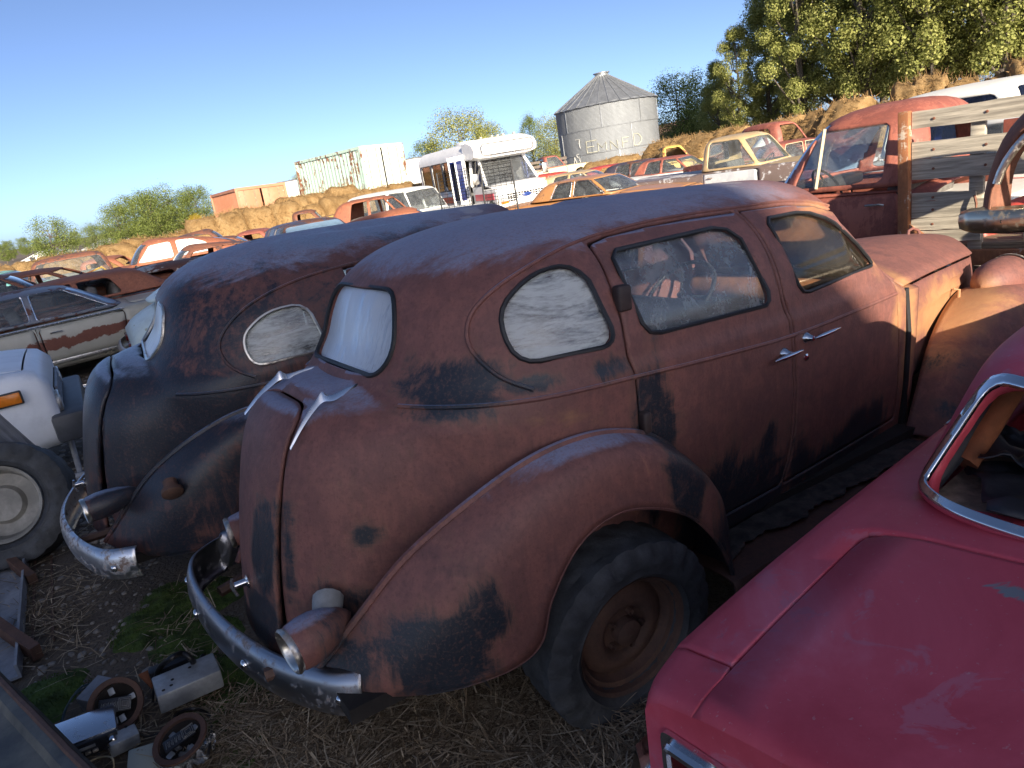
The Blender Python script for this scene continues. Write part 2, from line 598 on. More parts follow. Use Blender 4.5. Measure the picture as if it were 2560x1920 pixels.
# ------------------------------------------------------------------ the two old sedans
def fold_paint(objs, blobs, attr='old_paint'):
    """vertex attribute that says where old dark paint is left (blobs: x,y,z,rx,ry,rz,amount)"""
    for o in objs:
        me = o.data
        n = len(me.vertices)
        co = np.empty(n * 3)
        me.vertices.foreach_get('co', co)
        co = co.reshape(-1, 3)
        a = np.zeros(n)
        for (x, y, z, rx, ry, rz, k) in blobs:
            d = ((co[:, 0] - x) / rx) ** 2 + ((co[:, 1] - y) / ry) ** 2 + ((co[:, 2] - z) / rz) ** 2
            v = k * np.exp(-d)
            a = np.where(np.abs(v) > np.abs(a), v, a) if k > 0 else a + v
        at_ = me.attributes.new(attr, 'FLOAT', 'POINT')
        at_.data.foreach_set('value', a.astype(np.float32))

def sedan_inside(P, roofz=1.71, trunk=True, gb=0.0, zc=1.10, cn=2.7):
    x, y, z = P[:, 0], np.abs(P[:, 1]), P[:, 2]
    H = smooth1(x, [-2, 1.20, 1.42, 1.55, 1.66, 1.78, 1.90, 2.0, 2.3], [roofz, roofz, roofz - .02, roofz - .08, roofz - .20, roofz - .36, roofz - .52, roofz - .575, roofz - .58])
    wl = lerp1(z, [.30, .42, .6, .85, 1.05, 1.165, 1.20, 3], [.69, .712, .738, .757, .765, .765, .752, .752])
    T = smooth1(x, [-2, .1, .5, 1.0, 1.5, 1.9, 2.3], [1, 1, .995, .955, .89, .83, .775])
    t = np.clip((z - zc) / np.maximum(H - zc, .01), 0, 1.5)
    cap = np.sign(1 - t) * np.abs(1 - t ** cn) ** (1 / cn)
    W = np.maximum(wl * T * np.maximum(cap, 1e-4), 1e-4)
    s = (roofz - 1.71)
    xr = smooth1(z - s * np.clip((z - 1.2) / .5, 0, 1), [.2, .36, 1.0, 1.12, 1.2, 1.30, 1.40, 1.48, 1.55, 1.605, 1.645, 1.675, 1.695, 1.71, 1.9],
                 [-.58, -.60, -.63, -.62, -.56, -.485, -.445, -.405, -.335, -.235, -.10, .06, .25, .55, .6])
    x0 = xr + .70
    n = 2.45
    q = np.clip((x0 - x) / .70, 0, 2)
    db = .62 * (1 - ((y / W) ** n + q ** n) ** (1 / n))
    db = np.where(t >= 1, -1.0, db)
    if not trunk: return db > gb
    wt = .515 * np.ones_like(z)
    tt = np.clip((z - .80) / (1.215 - .80), 0, 1.5)
    wt = wt * np.sign(1 - tt) * np.abs(1 - tt ** 3.2) ** (1 / 3.2)
    wt = np.maximum(wt, 1e-4)
    xt = smooth1(z, [.2, .33, .65, .90, 1.04, 1.12, 1.17, 1.205, 1.5], [-.985, -.985, -.95, -.90, -.86, -.82, -.765, -.68, -.58])
    qt = np.clip((-.42 - x) / (-.42 - xt), 0, 2)
    dt = .46 * (1 - ((y / wt) ** 2.5 + qt ** 2.5) ** (1 / 2.5))
    dt = np.where(tt >= 1, -1.0, dt)
    dt = np.where(x > -.42, np.minimum(dt, .46 * (1 - y / wt)), dt)
    k = .11
    h = np.clip(.5 + .5 * (db - dt) / k, 0, 1)
    d = dt + (db - dt) * h + k * h * (1 - h)
    return d > gb

def sedan_grid(inside, xa=.12, xf=2.06, nx=110, nphi=84, nz=34, nth=72, zlo=.37, zo=.95):
    cols = []
    ph = np.radians(np.linspace(90, 0, nphi, endpoint=False))
    xs = np.linspace(xa, xf, nx)
    zl = np.linspace(zlo, zo, nz, endpoint=False)
    th = np.radians(np.linspace(0, 90, nth))
    org, dr = [], []
    nc = len(ph) + len(xs)
    for c in range(nc):
        if c < len(ph): ox, cx, cy = xa, -math.sin(ph[c]), -math.cos(ph[c])
        else: ox, cx, cy = xs[c - len(ph)], 0.0, -1.0
        for z in zl:
            org.append((ox, 0, z)); dr.append((cx, cy, 0))
        for t in th:
            org.append((ox, 0, zo)); dr.append((cx * math.cos(t), cy * math.cos(t), math.sin(t)))
    P = rays_to_surface(np.array(org), np.array(dr), inside, far=1.6)
    nr = nz + nth
    P[np.abs(P[:, 1]) < 1e-4, 1] = 0.0
    P[:nr, 1] = 0.0
    V = [tuple(p) for p in P]
    F = []
    for c in range(nc - 1):
        for r in range(nr - 1):
            a, b, d, e = c * nr + r, (c + 1) * nr + r, (c + 1) * nr + r + 1, c * nr + r + 1
            if r == nr - 2 and c < len(ph):
                F.append((a, b, d))
            else:
                F.append((a, b, d, e))
    return V, F

def fender_rows(st, nu=8, nv=5):
    """st: list of (inner, crown, edge) stations -> smooth grid rows"""
    cols = []
    for k in range(len(st[0])):
        cols.append(crom([s[k] for s in st], nu))
    rows = []
    for i in range(len(cols[0])):
        rows.append([Vector(p) for p in crom([c[i] for c in cols], nv)])
    return rows

def tyre_mesh(rad=.36, rimr=.205, w=.20, seg=96, squash=.07, tread=True, seed=1):
    """flat, chunky-treaded tyre lying on z=-rad+squash, axis y; outer side at -y"""
    rr = random.Random(seed)
    hw = w / 2
    prof = [(rimr, -hw * .62), (rimr + .012, -hw * .84), (rimr + .030, -hw * .98), (rimr + .036, -hw * 1.06), (rimr + .046, -hw * 1.03), (rad - .075, -hw * 1.14), (rad - .050, -hw * 1.13), (rad - .022, -hw * 1.02)]
    nt = 9
    n0 = len(prof)
    for i in range(nt):
        prof.append((rad - .004 * abs(i - 4) / 4, -hw * .90 + 1.80 * hw * i / (nt - 1)))
    prof += [(rad - .022, hw * 1.02), (rad - .050, hw * 1.13), (rimr + .046, hw * 1.03), (rimr, hw * .62)]
    rows = []
    for pi, (r, h) in enumerate(prof):
        row = []
        for k in range(seg):
            a = 2 * math.pi * k / seg
            q = r
            hh = h
            ti = pi - n0
            if tread:
                if 0 <= ti < nt:
                    ph = (k + (1 if ti in (1, 3, 5, 7) else 0) + (2 if ti > 4 else 0)) % 4
                    if ph == 0 or (ti in (2, 6) and k % 4 in (1, 2)): q = r - .008
                elif pi in (n0 - 1, n0 - 2) and k % 4 == 0:
                    hh = h * .90; q = r - .006
            lp = mnoise.noise(Vector((math.cos(a) * 1.3, math.sin(a) * 1.3, seed * 2.0)))
            q += (.010 * lp if pi > 2 else 0) + .004 * mnoise.noise(Vector((math.cos(a) * 5, math.sin(a) * 5, pi * .3 + seed)))
            x, z = q * math.cos(a), q * math.sin(a)
            lim = -rad + squash
            if z < lim + .05:
                f = (lim + .05 - z) / (squash + .05)
                z = max(lim, z) if z < lim else z
                hh = h * (1 + .28 * max(0, f)) if abs(h) > .02 else h
            row.append((x, hh, z))
        rows.append(row)
    return rows

def build_wheel(root, loc, rad=.36, squash=.07, side=-1, camber=0.0, seed=1, hubcap=None, mats=('rubber', 'rim'), steer=0.0, detail=True):
    w = empty('wheel', loc, (camber, 0, steer))
    w.parent = root
    mb = MB()
    mb.grid(tyre_mesh(rad, seed=seed, squash=squash, seg=96 if detail else 40, tread=detail), closed_u=True)
    if side > 0: mb.V = [(x, -y, z) for x, y, z in mb.V]; mb.F = [tuple(reversed(f)) for f in mb.F]
    mb.build('tyre', M[mats[0]], w, 40)
    rm = MB()
    pr = [(.212, -.082), (.222, -.092), (.222, -.075), (.205, -.060), (.19, -.055), (.183, -.03), (.176, -.022), (.150, -.040), (.118, -.052), (.098, -.046), (.085, -.030), (.05, -.030), (.048, -.062), (.030, -.070), (.0, -.072)]
    rm.lathe([(r, h * 1.0) for r, h in pr], axis='y', seg=48 if detail else 20)
    rm.lathe([(.212, -.082), (.19, 0), (.212, .08)], axis='y', seg=32)
    for k in range(5):
        a = k * 2 * math.pi / 5
        if detail:
            rm.lathe([(.011, -.05), (.011, -.028)], c=(.07 * math.cos(a), 0, .07 * math.sin(a)), axis='y', seg=6)
    if side > 0: rm.V = [(x, -y, z) for x, y, z in rm.V]; rm.F = [tuple(reversed(f)) for f in rm.F]
    rm.build('rim', M[mats[1]], w, 40)
    return w

def build_sedan(name, label, loc, heading, nose, mat, opts, group=None, roll=0.0):
    """heading: degrees clockwise from the view direction (+Y); nose: degrees nose-down"""
    root = empty(name, loc, (roll, R(nose), R(90 - heading)), label, 'car', group)
    root.rotation_mode = 'XYZ'
    parts = []
    shp = opts.get('shape', {})
    sedan_inside = lambda P: globals()['sedan_inside'](P, **shp)
    hi = opts.get('hi', True)
    V, F = sedan_grid(sedan_inside, nx=opts.get('nx', 110), nphi=opts.get('nphi', 84), nth=opts.get('nth', 72), nz=opts.get('nz', 34))
    def surf(x, z, off=0.0):
        """point on the right-hand side at (x,z)"""
        o = np.array([[x, 0, z]]); d = np.array([[0, -1.0, 0]])
        p = rays_to_surface(o, d, sedan_inside, 1.2)[0]
        return Vector((p[0], p[1] - off, p[2]))
    def surfs(Q, off=0.0):
        Q = np.asarray(Q, float)
        o = np.c_[Q[:, 0], Q[:, 0] * 0, Q[:, 1]]
        p = rays_to_surface(o, np.tile([[0, -1.0, 0]], (len(Q), 1)), sedan_inside, 1.2)
        return [Vector((a[0], a[1] - off, a[2])) for a in p]
    def surf_rear(y, z, off=0.0):
        o = np.array([[-.2, y, z]]); d = np.array([[-1.0, 0, 0]])
        p = rays_to_surface(o, d, sedan_inside, 1.2)[0]
        return Vector((p[0] - off, p[1], p[2]))
    S = Shell(V, F)
    side = lambda A: (A[:, 1] < -.30) & (A[:, 0] > -.42)
    rear = lambda A: (A[:, 0] < -.10)
    lidw = opts.get('lidw', .24)
    lid = round_poly([(.2, .47), (-lidw * .95, .47), (-lidw * 1.05, .2), (-lidw * .98, -.2), (-lidw * 1.03, -.75), (.2, -.75)], [0, .16, .2, .2, .0, 0])
    fy = lambda Q: (lambda A: sdf_poly(np.c_[A[:, 1], A[:, 0] + A[:, 2]], Q))
    S.gapcut(fy(lid), 'trunk_lid', .013, ('body',), lambda A: (A[:, 0] < -.45) & (A[:, 2] < 1.3))
    rw = round_poly(opts['rear_window'], opts.get('rw_round', .085))
    S.cut(lambda A: sdf_poly(YZ(A), rw), 'rear_glass', ('body',), lambda A: (A[:, 0] < -.22) & (A[:, 2] > 1.1))
    f2 = lambda Q: (lambda A: sdf_poly(XZ(A), Q))
    for dn, Q in opts['doors']:
        S.gapcut(f2(Q), dn, .011, ('body',), side)
    for wn, Q, own in opts['windows']:
        S.cut(f2(Q), wn, (own,), side)
    # windscreen opening: above the cowl, in front of the roof edge
    ws = round_poly([(.3, 1.24), (-.50, 1.22), (-.43, 1.53), (.3, 1.57)], [0, .05, .09, 0])
    S.cut(lambda A: sdf_poly(YZ(A), ws), 'windscreen', ('body',), lambda A: (A[:, 0] > 1.50))
    def emit(lbl, nm, mt, mir, parent=root, solid=.022, sm=38):
        V, F = S.part(lbl, mir)
        if not F: return None
        o = mesh_obj(nm, V, F, mt, parent, sm, solid)
        if mt == mat: parts.append(o)
        return o
    V, F = S.part('body'); V, F = both(V, F)
    b = mesh_obj('body_shell', V, F, mat, root, 38, .022); parts.append(b)
    V, F = S.part('trunk_lid'); V, F = both(V, F)
    la = R(opts.get('lid_open', 0))
    piv = Vector((-.66, 0, 1.19))
    Mr = Matrix.Translation(piv) @ Matrix.Rotation(la, 4, 'Y') @ Matrix.Rotation(R(opts.get('lid_twist', 0)), 4, 'X') @ Matrix.Translation(-piv)
    V = [tuple(Mr @ Vector(v)) for v in V]
    lido = mesh_obj('trunk_lid', V, F, mat, root, 38, .020); parts.append(lido)
    gl = opts['glass']
    def glass(lbl, mir, gm, parent):
        V, F = S.part(lbl, mir)
        if not F: return
        c = np.array(V)
        sg = 1 if mir else -1
        if lbl == 'rear_glass': c[:, 0] += .016
        elif lbl == 'windscreen': c[:, 0] -= .012; c[:, 2] -= .008
        else: c[:, 1] -= sg * .016
        mesh_obj('window', [tuple(v) for v in c], F, M[gm], parent, 60)
    V, F = S.part('rear_glass'); V, F = both(V, F)
    mesh_obj('rear_window', [(x + .018, y, z) for x, y, z in V], F, M[gl['rear']], root, 60)
    V, F = S.part('windscreen'); V, F = both(V, F)
    if F: mesh_obj('windscreen', [(x - .014, y, z - .01) for x, y, z in V], F, M[gl.get('front', 'glass')], root, 60)
    doors = {}
    for dn, Q in opts['doors']:
        for mir in (False, True):
            doors[dn, mir] = emit(dn, 'door', mat, mir)
    for wn, Q, own in opts['windows']:
        for mir in (False, True):
            par = doors.get((own, mir), root)
            gm = gl[wn] if not mir else gl.get('far', 'glass_dusty')
            if gm: glass(wn, mir, gm, par)
            # rubber seal round the opening
            tb = MB()
            pts = surfs(Q[::2], .002)
            if mir: pts = [Vector((p.x, -p.y, p.z)) for p in pts]
            tb.tube(pts, .008, 6, closed=True)
            tb.build('window_seal', M[opts.get('seal', 'black')], par, 50)
    tb = MB()
    pts = []
    for y, z in rw:
        if y <= 0.001: pts.append(surf_rear(y, z, .002))
    pts = pts + [Vector((p.x, -p.y, p.z)) for p in reversed(pts)]
    tb.tube(pts, .009, 6, closed=True); tb.build('window_seal', M[opts.get('seal', 'black')], root, 50)
    # drip rail, belt mouldings
    for s in (1, -1):
        tb = MB(); tb.tube([(p.x, p.y * s, p.z) for p in surfs(crom(opts['drip'], 6), .003)], .0075, 6)
        o = tb.build('drip_rail', mat, root, 50); parts.append(o)
        for ln in opts['belt']:
            tb = MB(); tb.tube([(p.x, p.y * s, p.z) for p in surfs(crom(ln, 8), -.001)], .0085, 6)
            o = tb.build('belt_moulding', mat, root, 50); parts.append(o)
    # ledge under the rear window where the boot joins the cabin
    # rear fenders, welting
    for s in (-1, 1):
        rows = fender_rows(opts['rear_fender'])
        if s > 0: rows = [[Vector((p.x, -p.y, p.z)) for p in reversed(r)] for r in rows]
        mb = MB(); mb.grid(rows)
        # rolled lip along the wheel opening
        o = mb.build('fender', mat, root, 60, .008); parts.append(o)
        edge = [r[-1] if s < 0 else r[0] for r in rows]
        inn = [r[0] if s < 0 else r[-1] for r in rows]
        lp = MB(); lp.tube([(p.x, p.y, p.z) for p in edge], .009, 6); q = lp.build('fender_lip', mat, o, 50); parts.append(q)
        wp = MB(); wp.tube([(p.x, p.y + s * .006, p.z + .004) for p in inn], .013, 6); q = wp.build('fender_welt', mat, o, 50); parts.append(q)
        rows = fender_rows(opts['front_fender'])
        if s > 0: rows = [[Vector((p.x, -p.y, p.z)) for p in reversed(r)] for r in rows]
        mb = MB(); mb.grid(rows); o = mb.build('fender', mat, root, 60, .008); parts.append(o)
        lp = MB(); lp.tube([tuple(r[-1] if s < 0 else r[0]) for r in rows], .009, 6); q = lp.build('fender_lip', mat, o, 50); parts.append(q)
        # running board
        rb = MB()
        rows = []
        for i in range(31):
            x = .44 + 1.53 * i / 30
            rows.append([Vector((x, s * y, z + .004 * math.sin(i * 1.7 + y * 30))) for y, z in ((.64, .355), (.70, .35), (.78, .345), (.86, .34), (.915, .33), (.93, .30), (.92, .25))])
        rb.grid(rows); o = rb.build('running_board', M['hero_board'], root, 40, .01)
        mt_ = MB()
        rows = []
        rr = random.Random(5)
        for i in range(61):
            x = .50 + 1.40 * i / 60
            e = .80 + .05 * mnoise.noise(Vector((x * 5, 0, s))) + .02 * rr.random()
            rows.append([Vector((x, s * (.66 + (e - .66) * j / 6), .362 + .012 * mnoise.noise(Vector((x * 14, j * .9, 3)))+.004)) for j in range(7)])
        mt_.grid(rows); mt_.build('rubber_mat', M['mat_rubber'], o, 30, .006)
    # bonnet: top panel and side panels
    hx = [1.94, 2.1, 2.35, 2.65, 2.95, 3.2, 3.38, 3.46]
    hw = [.600, .570, .515, .450, .375, .285, .16, .02]
    hc = [1.262, 1.268, 1.27, 1.262, 1.245, 1.215, 1.17, 1.12]
    he = [1.12, 1.125, 1.125, 1.12, 1.11, 1.09, 1.07, 1.06]
    P = crom(list(zip(hx, hw, hc, he)), 5)
    rows, sideL = [], []
    for (x, w, c, e) in P:
        row = []
        for j in range(-10, 11):
            t = j / 10
            row.append(Vector((x, w * t, e + (c - e) * (1 - abs(t) ** 2.3))))
        rows.append(row)
        sideL.append((x, w, e))
    mb = MB(); mb.grid(rows); bon = mb.build('bonnet', mat, root, 50, .012); parts.append(bon)
    tb = MB(); tb.tube([r[10] + Vector((0, 0, .004)) for r in rows[:30]], .006, 6); tb.build('bonnet_hinge', M['chrome_dull'], bon, 50)
    # a bent handle on the bonnet ridge
    tb = MB(); tb.tube([(2.96, -.05, 1.24), (2.97, -.045, 1.275), (3.02, -.04, 1.285), (3.07, -.045, 1.268), (3.08, -.05, 1.236)], .009, 8); q = tb.build('bonnet_handle', mat, bon, 50); parts.append(q)
    for s in (-1, 1):
        rows = []
        for (x, w, e) in sideL[:-5]:
            row = []
            for j in range(17):
                t = j / 16
                z = e - .012 - t * (.50 - .02 * (x - 2))
                bul = .018 * math.sin(math.pi * min(1, t * 1.6)) if t < .6 else 0
                rib = 0.0
                for rz in (.985, 1.045):
                    rib += .014 * math.exp(-((z - rz) / .013) ** 2) * (1 if 2.08 < x < 2.95 else 0)
                row.append(Vector((x, s * (w + .002 + bul + rib), z)))
            rows.append(row if s < 0 else row[::-1])
        mb = MB(); mb.grid(rows); o = mb.build('bonnet_side', mat, root, 45, .01); parts.append(o)
        tb = MB(); xh = 2.62; yy = s * (.50)
        tb.tube([(xh, yy, .99), (xh + .02, yy + s * .022, .985), (xh + .02, yy + s * .022, .90), (xh, yy, .895)], .008, 6)
        q = tb.build('side_handle', mat, o, 50); parts.append(q)
        # cowl post strip between door and bonnet, hinge blocks
        mb = MB(); mb.tube([surf(x, z, .006) if s < 0 else Vector((surf(x, z, .006).x, -surf(x, z, .006).y, z)) for x, z in ((1.93, 1.12), (1.955, .9), (1.97, .65), (1.975, .45))], .016, 6)
        mb.build('cowl_strip', M['black'], root, 50)
        # headlamp shell
        hp = Vector((2.99, s * .57, .985))
        mb = MB()
        pr = [(.0, -.22), (.04, -.21), (.082, -.165), (.115, -.09), (.128, .0), (.130, .06), (.125, .09)]
        mb.lathe(pr, c=hp, axis='x', seg=28); o = mb.build('headlight', mat, root, 60); parts.append(o)
        mb = MB(); mb.lathe([(.135, .085), (.137, .10), (.128, .108), (.118, .100)], c=hp, axis='x', seg=28); mb.build('headlight_rim', M['chrome_dull'], o, 50)
        mb = MB(); mb.lathe([(.12, .098), (.08, .115), (.0, .122)], c=hp, axis='x', seg=24); mb.build('lens', M['lamp'], o, 60)
        mb = MB(); mb.tube([(2.97, s * .57, .87), (2.99, s * .60, .80), (3.0, s * .62, .74)], .03, 8); q = mb.build('headlight_stalk', mat, o, 50); parts.append(q)
    # grille behind the nose
    mb = MB()
    for k in range(11):
        z = .52 + k * .052
        mb.tube([(3.0 + .42 * (1 - abs(t) ** 1.6) + (.0 if k < 8 else -.02), t * .36, z) for t in [j / 8 - 1 for j in range(17)]], .012, 6)
    mb.build('grille', M['chrome_dull'], root, 50)
    # floor, firewall and inner wells
    mb = MB()
    mb.box((.55, 0, .38), (2.9, 1.36, .05))
    mb.box((1.98, 0, .74), (.04, 1.22, .74))
    for s in (-1, 1):
        mb.grid([[Vector((-.02 + r_ * math.cos(a), s * y, .40 + r_ * math.sin(a))) for y in (.42, .70)] for r_, a in [(.46, math.radians(d)) for d in range(-20, 201, 10)]])
    mb.box((1.5, 0, .30), (3.6, .8, .10))
    mb.build('floor', M['under'], root, 0)
    # seats
    for nm, x, z in (('front_seat', 1.06, .78), ('rear_seat', .02, .80)):
        mb = MB()
        mb.box((x + .24, 0, z - .22), (.50, 1.18, .20), bev=.06)
        mb.box((x - .03, 0, z + .13), (.17, 1.16, .62), Matrix.Rotation(R(-10), 3, 'Y'), bev=.07)
        mb.build(nm, M['interior'], root, 50)
    sw = MB()
    cx = Vector((1.44, .33, 1.13)); rot = Matrix.Rotation(R(-48), 3, 'Y')
    sw.tube([cx + rot @ Vector((.21 * math.cos(a), .21 * math.sin(a), 0)) for a in [2 * math.pi * k / 28 for k in range(28)]], .012, 8, closed=True)
    for k in range(3):
        a = k * 2.094 + .5
        sw.tube([cx + rot @ Vector((0, 0, -.02)), cx + rot @ Vector((.21 * math.cos(a), .21 * math.sin(a), 0))], .008, 6)
    sw.tube([cx, cx + rot @ Vector((0, 0, -.6))], .018, 8)
    sw.build('steering_wheel', M['black'], root, 50)
    mb = MB()
    mb.box((1.76, 0, 1.12), (.16, 1.06, .13), bev=.05)
    mb.build('dashboard', M['interior_rust'], root, 50)
    # rear bumper
    if opts.get('bumper'):
        bp = [np.array(p, float) for p in opts['bumper']]
        P = crom(bp, 6)
        rows = []
        for i, p in enumerate(P):
            a, c = P[max(i - 1, 0)], P[min(i + 1, len(P) - 1)]
            t = Vector((c[0] - a[0], c[1] - a[1], 0)).normalized()
            nrm = Vector((t.y, -t.x, 0))
            if nrm.x > 0 and abs(nrm.x) > .2: nrm = -nrm
            row = []
            for (o_, h) in ((-.016, -.082), (.002, -.074), (.016, -.04), (.021, .0), (.016, .04), (.002, .074), (-.016, .082)):
                row.append(Vector((p[0], p[1], p[2] + h)) + nrm * o_)
            rows.append(row)
        mb = MB(); mb.grid(rows); bo = mb.build('rear_bumper', M[opts.get('bumper_mat', 'chrome_dark')], root, 60, .005)
        for i in opts.get('bolts', ()):
            p = rows[i][3]; q = rows[i][3] - (Vector(rows[i][0]) + Vector(rows[i][6])) / 2
            q.normalize()
            bl = MB(); bl.lathe([(.018, 0), (.017, .006), (.011, .011), (0, .012)], axis='x', seg=12, rot=q.to_track_quat('X', 'Z').to_matrix(), c=p)
            bl.build('bumper_bolt', M['chrome_clean'], bo, 60)
        for s in (-1, 1):
            br = MB(); br.tube([(-1.045, s * .33, .40), (-.95, s * .35, .41), (-.7, s * .35, .42)], .022, 6); br.build('bumper_bracket', M['rim'], bo, 50)
    # tail lamps
    for (c, dirv, ln, rd) in opts['tail_lamps']:
        q = Vector(dirv).normalized().to_track_quat('X', 'Z').to_matrix()
        mb = MB()
        pr = [(rd * .90, 0), (rd * .98, -.012 * ln / .2), (rd * 1.04, -.045 * ln / .2), (rd * 1.0, -.085 * ln / .2), (rd * .84, -.125 * ln / .2), (rd * .56, -.165 * ln / .2), (rd * .25, -.19 * ln / .2), (0, -.2 * ln / .2)]
        mb.lathe(pr, c=c, axis='x', seg=26, rot=q); o = mb.build('tail_lamp', mat, root, 60); parts.append(o)
        mb = MB(); mb.lathe([(rd * .93, -.004), (rd * 1.0, .008), (rd * .93, .016), (rd * .80, .010), (rd * .78, -.03)], c=c, axis='x', seg=26, rot=q)
        mb.build('lamp_rim', M['chrome_dull'], o, 60)
        mb = MB(); mb.lathe([(rd * .80, -.02), (rd * .4, -.03), (0, -.035)], c=c, axis='x', seg=20, rot=q); mb.build('lens', M['under'], o, 60)
        mb = MB(); e = Vector(c) + q @ Vector((-.11 * ln / .2, 0, 0))
        d_ = Vector((.04, .07 if c[1] < 0 else -.07, opts.get('lamp_foot', .035)))
        mb.tube([e + d_ * .1, e + d_ * .5, e + d_ * 1.0, e + d_ * 1.25], [rd * .4, rd * .58, rd * .66, rd * .66], 12); q2 = mb.build('lamp_foot', M['pad'], o, 60)
    # boot furniture
    if opts.get('ornaments'):
        for s in (-1, 1):
            y = s * .235 - .01
            mb = MB()
            path = [(-.815, y + s * .05, 1.085), (-.765, y + s * .03, 1.135), (-.71, y + s * .01, 1.178), (-.672, y, 1.198), (-.635, y, 1.193), (-.575, y - s * .015, 1.204), (-.50, y - s * .03, 1.212)]
            P = crom(path, 5)
            n = len(P)
            rows = []
            for i, p in enumerate(P):
                u = i / (n - 1)
                w = .002 + .010 * math.sin(math.pi * min(1, max(.03, u))) ** .9
                hh = .005 + .010 * math.sin(math.pi * u) + .012 * math.exp(-((u - .52) / .06) ** 2)
                c = Vector(p)
                rows.append([c + Vector((0, -w, -.004)), c + Vector((0, -w * .4, hh * .7)), c + Vector((0, 0, hh)), c + Vector((0, w * .4, hh * .7)), c + Vector((0, w, -.004))])
            mb.grid(rows)
            mb.build('lid_hinge_ornament', M['chrome_clean'], lido, 60)
    hp = surf_rear(0, .56)
    hp = Mr @ hp
    mb = MB(); mb.lathe([(.022, 0), (.024, .006), (.014, .012), (.013, .05), (.016, .052), (.0, .054)], axis='x', seg=14, rot=Matrix.Rotation(math.pi, 3, 'Z'), c=hp)
    mb.tube([hp + Vector((-.052, 0, .03)), hp + Vector((-.060, 0, .0)), hp + Vector((-.048, -.01, -.035))], .006, 6)
    mb.build('lid_handle', M['chrome_clean'], lido, 50)
    # door handles and hinges
    for (dn, x, z, ln, rot, keyhole) in opts['handles']:
        d = doors.get((dn, False))
        if d is None: continue
        p = surf(x, z)
        mb = MB()
        mb.lathe([(.024, 0), (.023, .010), (.016, .018), (.010, .040), (0, .042)], axis='y', seg=14, rot=Matrix.Rotation(math.pi, 3, 'Z'), c=p)
        e = p + Vector((0, -.045, 0))
        r_ = Matrix.Rotation(R(rot), 3, 'Y')
        a0, a1 = ln
        mb.tube([e + r_ @ Vector((a0 + (a1 - a0) * t, 0, 0)) for t in (0, .1, .3, .6, .85, 1)], [.003, .007, .010, .010, .007, .002], 8)
        mb.build('handle', M['chrome_clean'], d, 50)
        if keyhole:
            k = surf(x + .005, z - .085)
            mb = MB(); mb.lathe([(.016, 0), (.015, .006), (.006, .01), (0, .01)], axis='y', seg=12, rot=Matrix.Rotation(math.pi, 3, 'Z'), c=k)
            mb.build('lock', M['chrome_clean'], d, 50)
    for (dn, x, z, w, h) in opts.get('hinges', ()):
        d = doors.get((dn, False))
        p = surf(x, z)
        mb = MB(); mb.box((p.x, p.y - .012, p.z), (w, .04, h), bev=.008); mb.build('hinge', M['pad_dark'], d, 50)
    for i, wv in enumerate(opts['wheels']):
        (wl, sq, sd, cam_, sdv, st_) = wv
        build_wheel(root, wl, .355, sq, sd, R(cam_), sdv, steer=R(st_), detail=opts.get('hi', True))
    fold_paint(parts, opts['blobs'])
    fold_paint(parts, opts.get('bare', []), 'bare_metal')
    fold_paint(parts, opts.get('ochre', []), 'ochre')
    if opts.get('warp', True):
        seen = set()
        def walk(o):
            for c in o.children:
                if c.type == 'EMPTY':
                    x, y, z = c.location
                    nx_ = float(smooth1(x, WX, WN)); c.location = (nx_, y, z - .016 * max(0, nx_) + .016 * max(0, nx_) * (1 if z < .4 else 0))
                elif c.type == 'MESH' and c.data.name not in seen:
                    seen.add(c.data.name)
                    n = len(c.data.vertices)
                    co = np.empty(n * 3); c.data.vertices.foreach_get('co', co); co = co.reshape(-1, 3)
                    co[:, 0] = smooth1(co[:, 0], WX, WN)
                    co[:, 2] -= .016 * np.maximum(co[:, 0], 0)
                    c.data.vertices.foreach_set('co', co.ravel()); c.data.update()
                    walk(c)
        walk(root)
    return root
WX = [-3, -1, 0, .2, .97, 1.87, 2.99, 3.5, 5]
WN = [-3, -1, 0, .21, 1.05, 2.065, 3.27, 3.90, 5.6]

M['hero_board'] = m_rust('rusty_running_board', (.035, .02, .016), (.10, .042, .028), (.17, .08, .04), rough=.7, rnd=0)
M['mat_rubber'] = m_simple('perished_rubber_mat', (.028, .026, .026), .85, var=.6, scale=16, bump=.6, col2=(.07, .058, .05))
M['pad'] = m_simple('pale_rubber_pad', (.30, .31, .31), .7, var=.3)
M['pad_dark'] = m_simple('dark_hinge_metal', (.045, .03, .028), .6, var=.4)

RDOOR = np.array([(.205, 1.575), (.30, 1.592), (.48, 1.602), (.70, 1.605), (.945, 1.602), (.955, 1.40), (.965, 1.25), (.985, 1.19), (1.005, 1.05), (1.02, .88), (1.025, .70), (1.005, .55), (.975, .45), (.56, .45), (.50, .58), (.40, .78), (.30, .885), (.205, .94), (.20, 1.14), (.185, 1.22), (.19, 1.45)])
FDOOR = np.array([(.965, 1.602), (1.24, 1.598), (1.40, 1.578), (1.52, 1.53), (1.63, 1.44), (1.73, 1.33), (1.80, 1.22), (1.83, 1.13), (1.87, .90), (1.90, .65), (1.905, .45), (.995, .45), (1.025, .55), (1.045, .70), (1.04, .88), (1.025, 1.05), (1.005, 1.19), (.985, 1.25), (.975, 1.40)])
RDWIN = round_poly([(.235, 1.545), (.845, 1.562), (.905, 1.245), (.265, 1.262)], [.07, .09, .055, .07])
FDWIN = round_poly([(1.035, 1.562), (1.36, 1.560), (1.53, 1.43), (1.675, 1.275), (1.085, 1.250)], [.07, .13, .12, .05, .06])
QWIN = round_poly([(-.190, 1.262), (-.195, 1.42), (-.05, 1.515), (.118, 1.53), (.150, 1.262)], [.07, .11, .13, .09, .055], 8)
